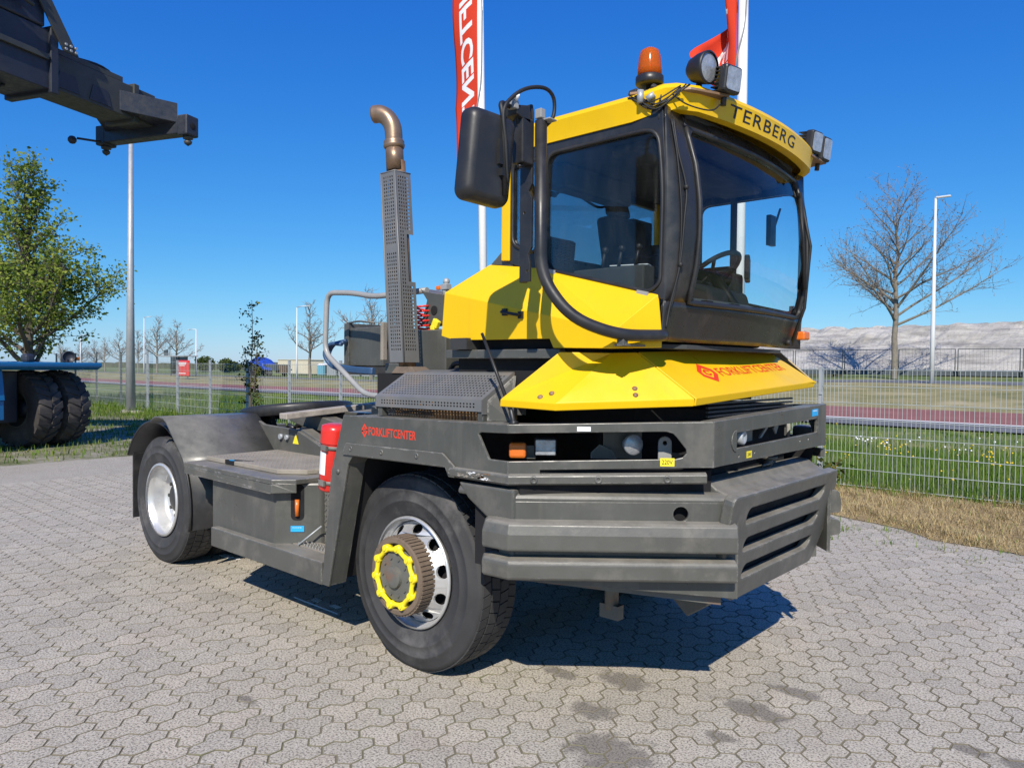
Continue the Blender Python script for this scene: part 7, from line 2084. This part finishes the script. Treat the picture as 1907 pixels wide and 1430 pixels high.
# sloping boom that carries the spreader, out of the picture to the left
mb = MB(); mb.hexa([(-9, -2.2, 3.0), (-9, -1.2, 3.0), (1.6, -2.6, 8.3), (1.6, -3.6, 8.3), (-9, -2.2, 4.2), (-9, -1.2, 4.2), (1.6, -2.6, 9.4), (1.6, -3.6, 9.4)]); mb.bb(-9.5, -8.0, -2.4, -1.0, 0.8, 4.0); mb.build('boom', NAVY, rs_, bevel=0.03)

# ---- spreader hanging over the yard ------------------------------------
SPZ = 6.42
sp = empty('container_spreader', 'dark navy telescopic container spreader arm with twistlocks hanging in at the upper left', 'spreader', (-13.55, 2.95, SPZ))
e_ = Vector((0.927, 0.375, 0)); d_ = Vector((0.375, -0.927, 0))
rotS = Matrix((e_, d_*-1, Vector((0, 0, 1)))).transposed()   # local x = end beam, local y = outwards along the arm
def S_(a, b, z): return e_*a+d_*b+Vector((0, 0, z))          # a along the end beam, b along the arm towards the machine
def sbox(mb, a0, a1, b0, b1, z0, z1, z0b=None, z1b=None, a0b=None, a1b=None):
    z0b = z0 if z0b is None else z0b; z1b = z1 if z1b is None else z1b; a0b = a0 if a0b is None else a0b; a1b = a1 if a1b is None else a1b
    return mb.hexa([S_(a0, b0, z0), S_(a1, b0, z0), S_(a1b, b1, z0b), S_(a0b, b1, z0b), S_(a0, b0, z1), S_(a1, b0, z1), S_(a1b, b1, z1b), S_(a0b, b1, z1b)])
mb = MB(); sbox(mb, -1.05, 1.05, -0.13, 0.16, 0.02, 0.34); mb.build('end_beam', NAVY, sp, bevel=0.02)
for a in (-1.14, 1.14):
    mb = MB(); sbox(mb, a-0.13, a+0.13, -0.17, 0.17, -0.02, 0.40); hs = mb.build('corner_housing', NAVY, sp, bevel=0.03)
    mb = MB(); c = S_(a, 0, 0); mb.lathe([(0.0, 0.0), (0.10, 0.0), (0.10, -0.05), (0.055, -0.06), (0.055, -0.09), (0.085, -0.10), (0.07, -0.15), (0.0, -0.20)], c+Vector((0, 0, -0.02)), (0, 0, 1), n=14); mb.build('twistlock', NAVY2, hs)
    mb = MB(); q = S_(a+(0.135 if a > 0 else -0.135), 0, 0.18); mb.lathe([(0.0, 0.002), (0.07, 0.002), (0.075, 0.0)], q, e_*(1 if a > 0 else -1), n=14); mb.build('inspection_hole', M['void'], hs)
mb = MB(); mb.prism([S_(-1.0, 0.14, 0.25), S_(-0.36, 1.0, 0.30), S_(0.36, 1.0, 0.30), S_(1.0, 0.14, 0.25)], (0, 0, 0.40)); mb.build('gusset', NAVY, sp, bevel=0.01)
mb = MB(); sbox(mb, -0.36, 0.36, 0.10, 8.2, 0.22, 0.88); sbox(mb, -0.40, 0.40, 0.55, 0.68, 0.16, 0.94); mb.build('inner_beam', NAVY2, sp, bevel=0.015)
mb = MB(); sbox(mb, -0.54, 0.54, 2.62, 8.5, 0.10, 1.15); sbox(mb, -0.60, 0.60, 2.52, 2.67, 0.04, 1.22); mb.build('outer_sleeve', NAVY, sp, bevel=0.015)
mb = MB(); sbox(mb, 0.545, 0.60, 2.7, 8.4, 0.60, 0.70); sbox(mb, -0.05, 0.34, 0.9, 8.2, 0.885, 0.99); mb.build('side_rail', NAVY2, sp, bevel=0.008)
for b0 in (1.2, 1.9):
    mb = MB(); mb.prism([S_(0.362, b0, 0.28), S_(0.362, b0+0.5, 0.28), S_(0.362, b0+0.42, 0.58), S_(0.362, b0+0.1, 0.58)], e_*0.012); mb.build('wear_plate', NAVY, sp)
mb = MB(); sbox(mb, -0.6, 0.56, 2.75, 8.0, 1.16, 1.75, z1b=2.6); mb.build('rotator_frame', NAVY, sp, bevel=0.03)
mb = MB(); sbox(mb, -0.75, 0.62, 2.85, 8.0, 1.7, 3.1); mb.build('rotator_drum', NAVY, sp, bevel=0.15, seg=3)
mb = MB(); sbox(mb, -0.8, 0.72, 2.8, 8.0, 2.05, 2.13); mb.build('rotator_flange', NAVY2, sp, bevel=0.02)
mb = MB(); mb.prism([S_(0.61, 2.15, 0.85), S_(0.61, 2.45, 0.85), S_(0.61, 3.15, 1.9), S_(0.61, 2.85, 1.9)], e_*0.04); mb.build('diagonal_plate', NAVY2, sp, bevel=0.008)
mb = MB(); g = random.Random(6)
for k in range(22):
    b0 = 2.9+g.random()*1.4; b1 = b0+1.2+g.random()*2.0; z = 1.5+g.random()*1.5
    mb.tube(smooth_path([S_(0.62+g.random()*0.2, b0, z-0.2), S_(0.75, (b0+b1)/2, z+0.15*g.random()), S_(0.66+g.random()*0.2, b1, z+0.3*g.random())], 5), 0.035, n=6)
mb.build('hose_bundle', NAVY2, sp)
mb = MB()
for k in range(4): mb.tube(smooth_path([S_(-0.1+0.08*k, 0.6, 0.82), S_(-0.1+0.08*k, 1.2, 0.95+0.05*k), S_(-0.1+0.08*k, 2.2, 0.98)], 6), 0.022, n=6)
mb.tube(smooth_path([S_(0.0, 3.1, 0.10), S_(0.0, 3.4, -0.10), S_(0.0, 3.8, -0.12), S_(0.0, 4.2, 0.10)], 6), 0.03, n=6)
mb.build('hydraulic_line', NAVY, sp)
mb = MB(); mb.tube([S_(-1.05, 0.20, 0.02), S_(-1.35, 0.55, 0.03)], 0.025, n=6); mb.sphere(S_(-1.40, 0.62, -0.02), 0.09, 10); mb.build('locator_lamp', NAVY, sp)
for k in range(6):
    mb = MB(); c = S_(0.65, 2.22+0.10*(k % 3), 0.9+0.08*(k//3)); mb.cyl(c, c+e_*0.02, 0.025, n=8); mb.build('bolt', M['galv'], sp)
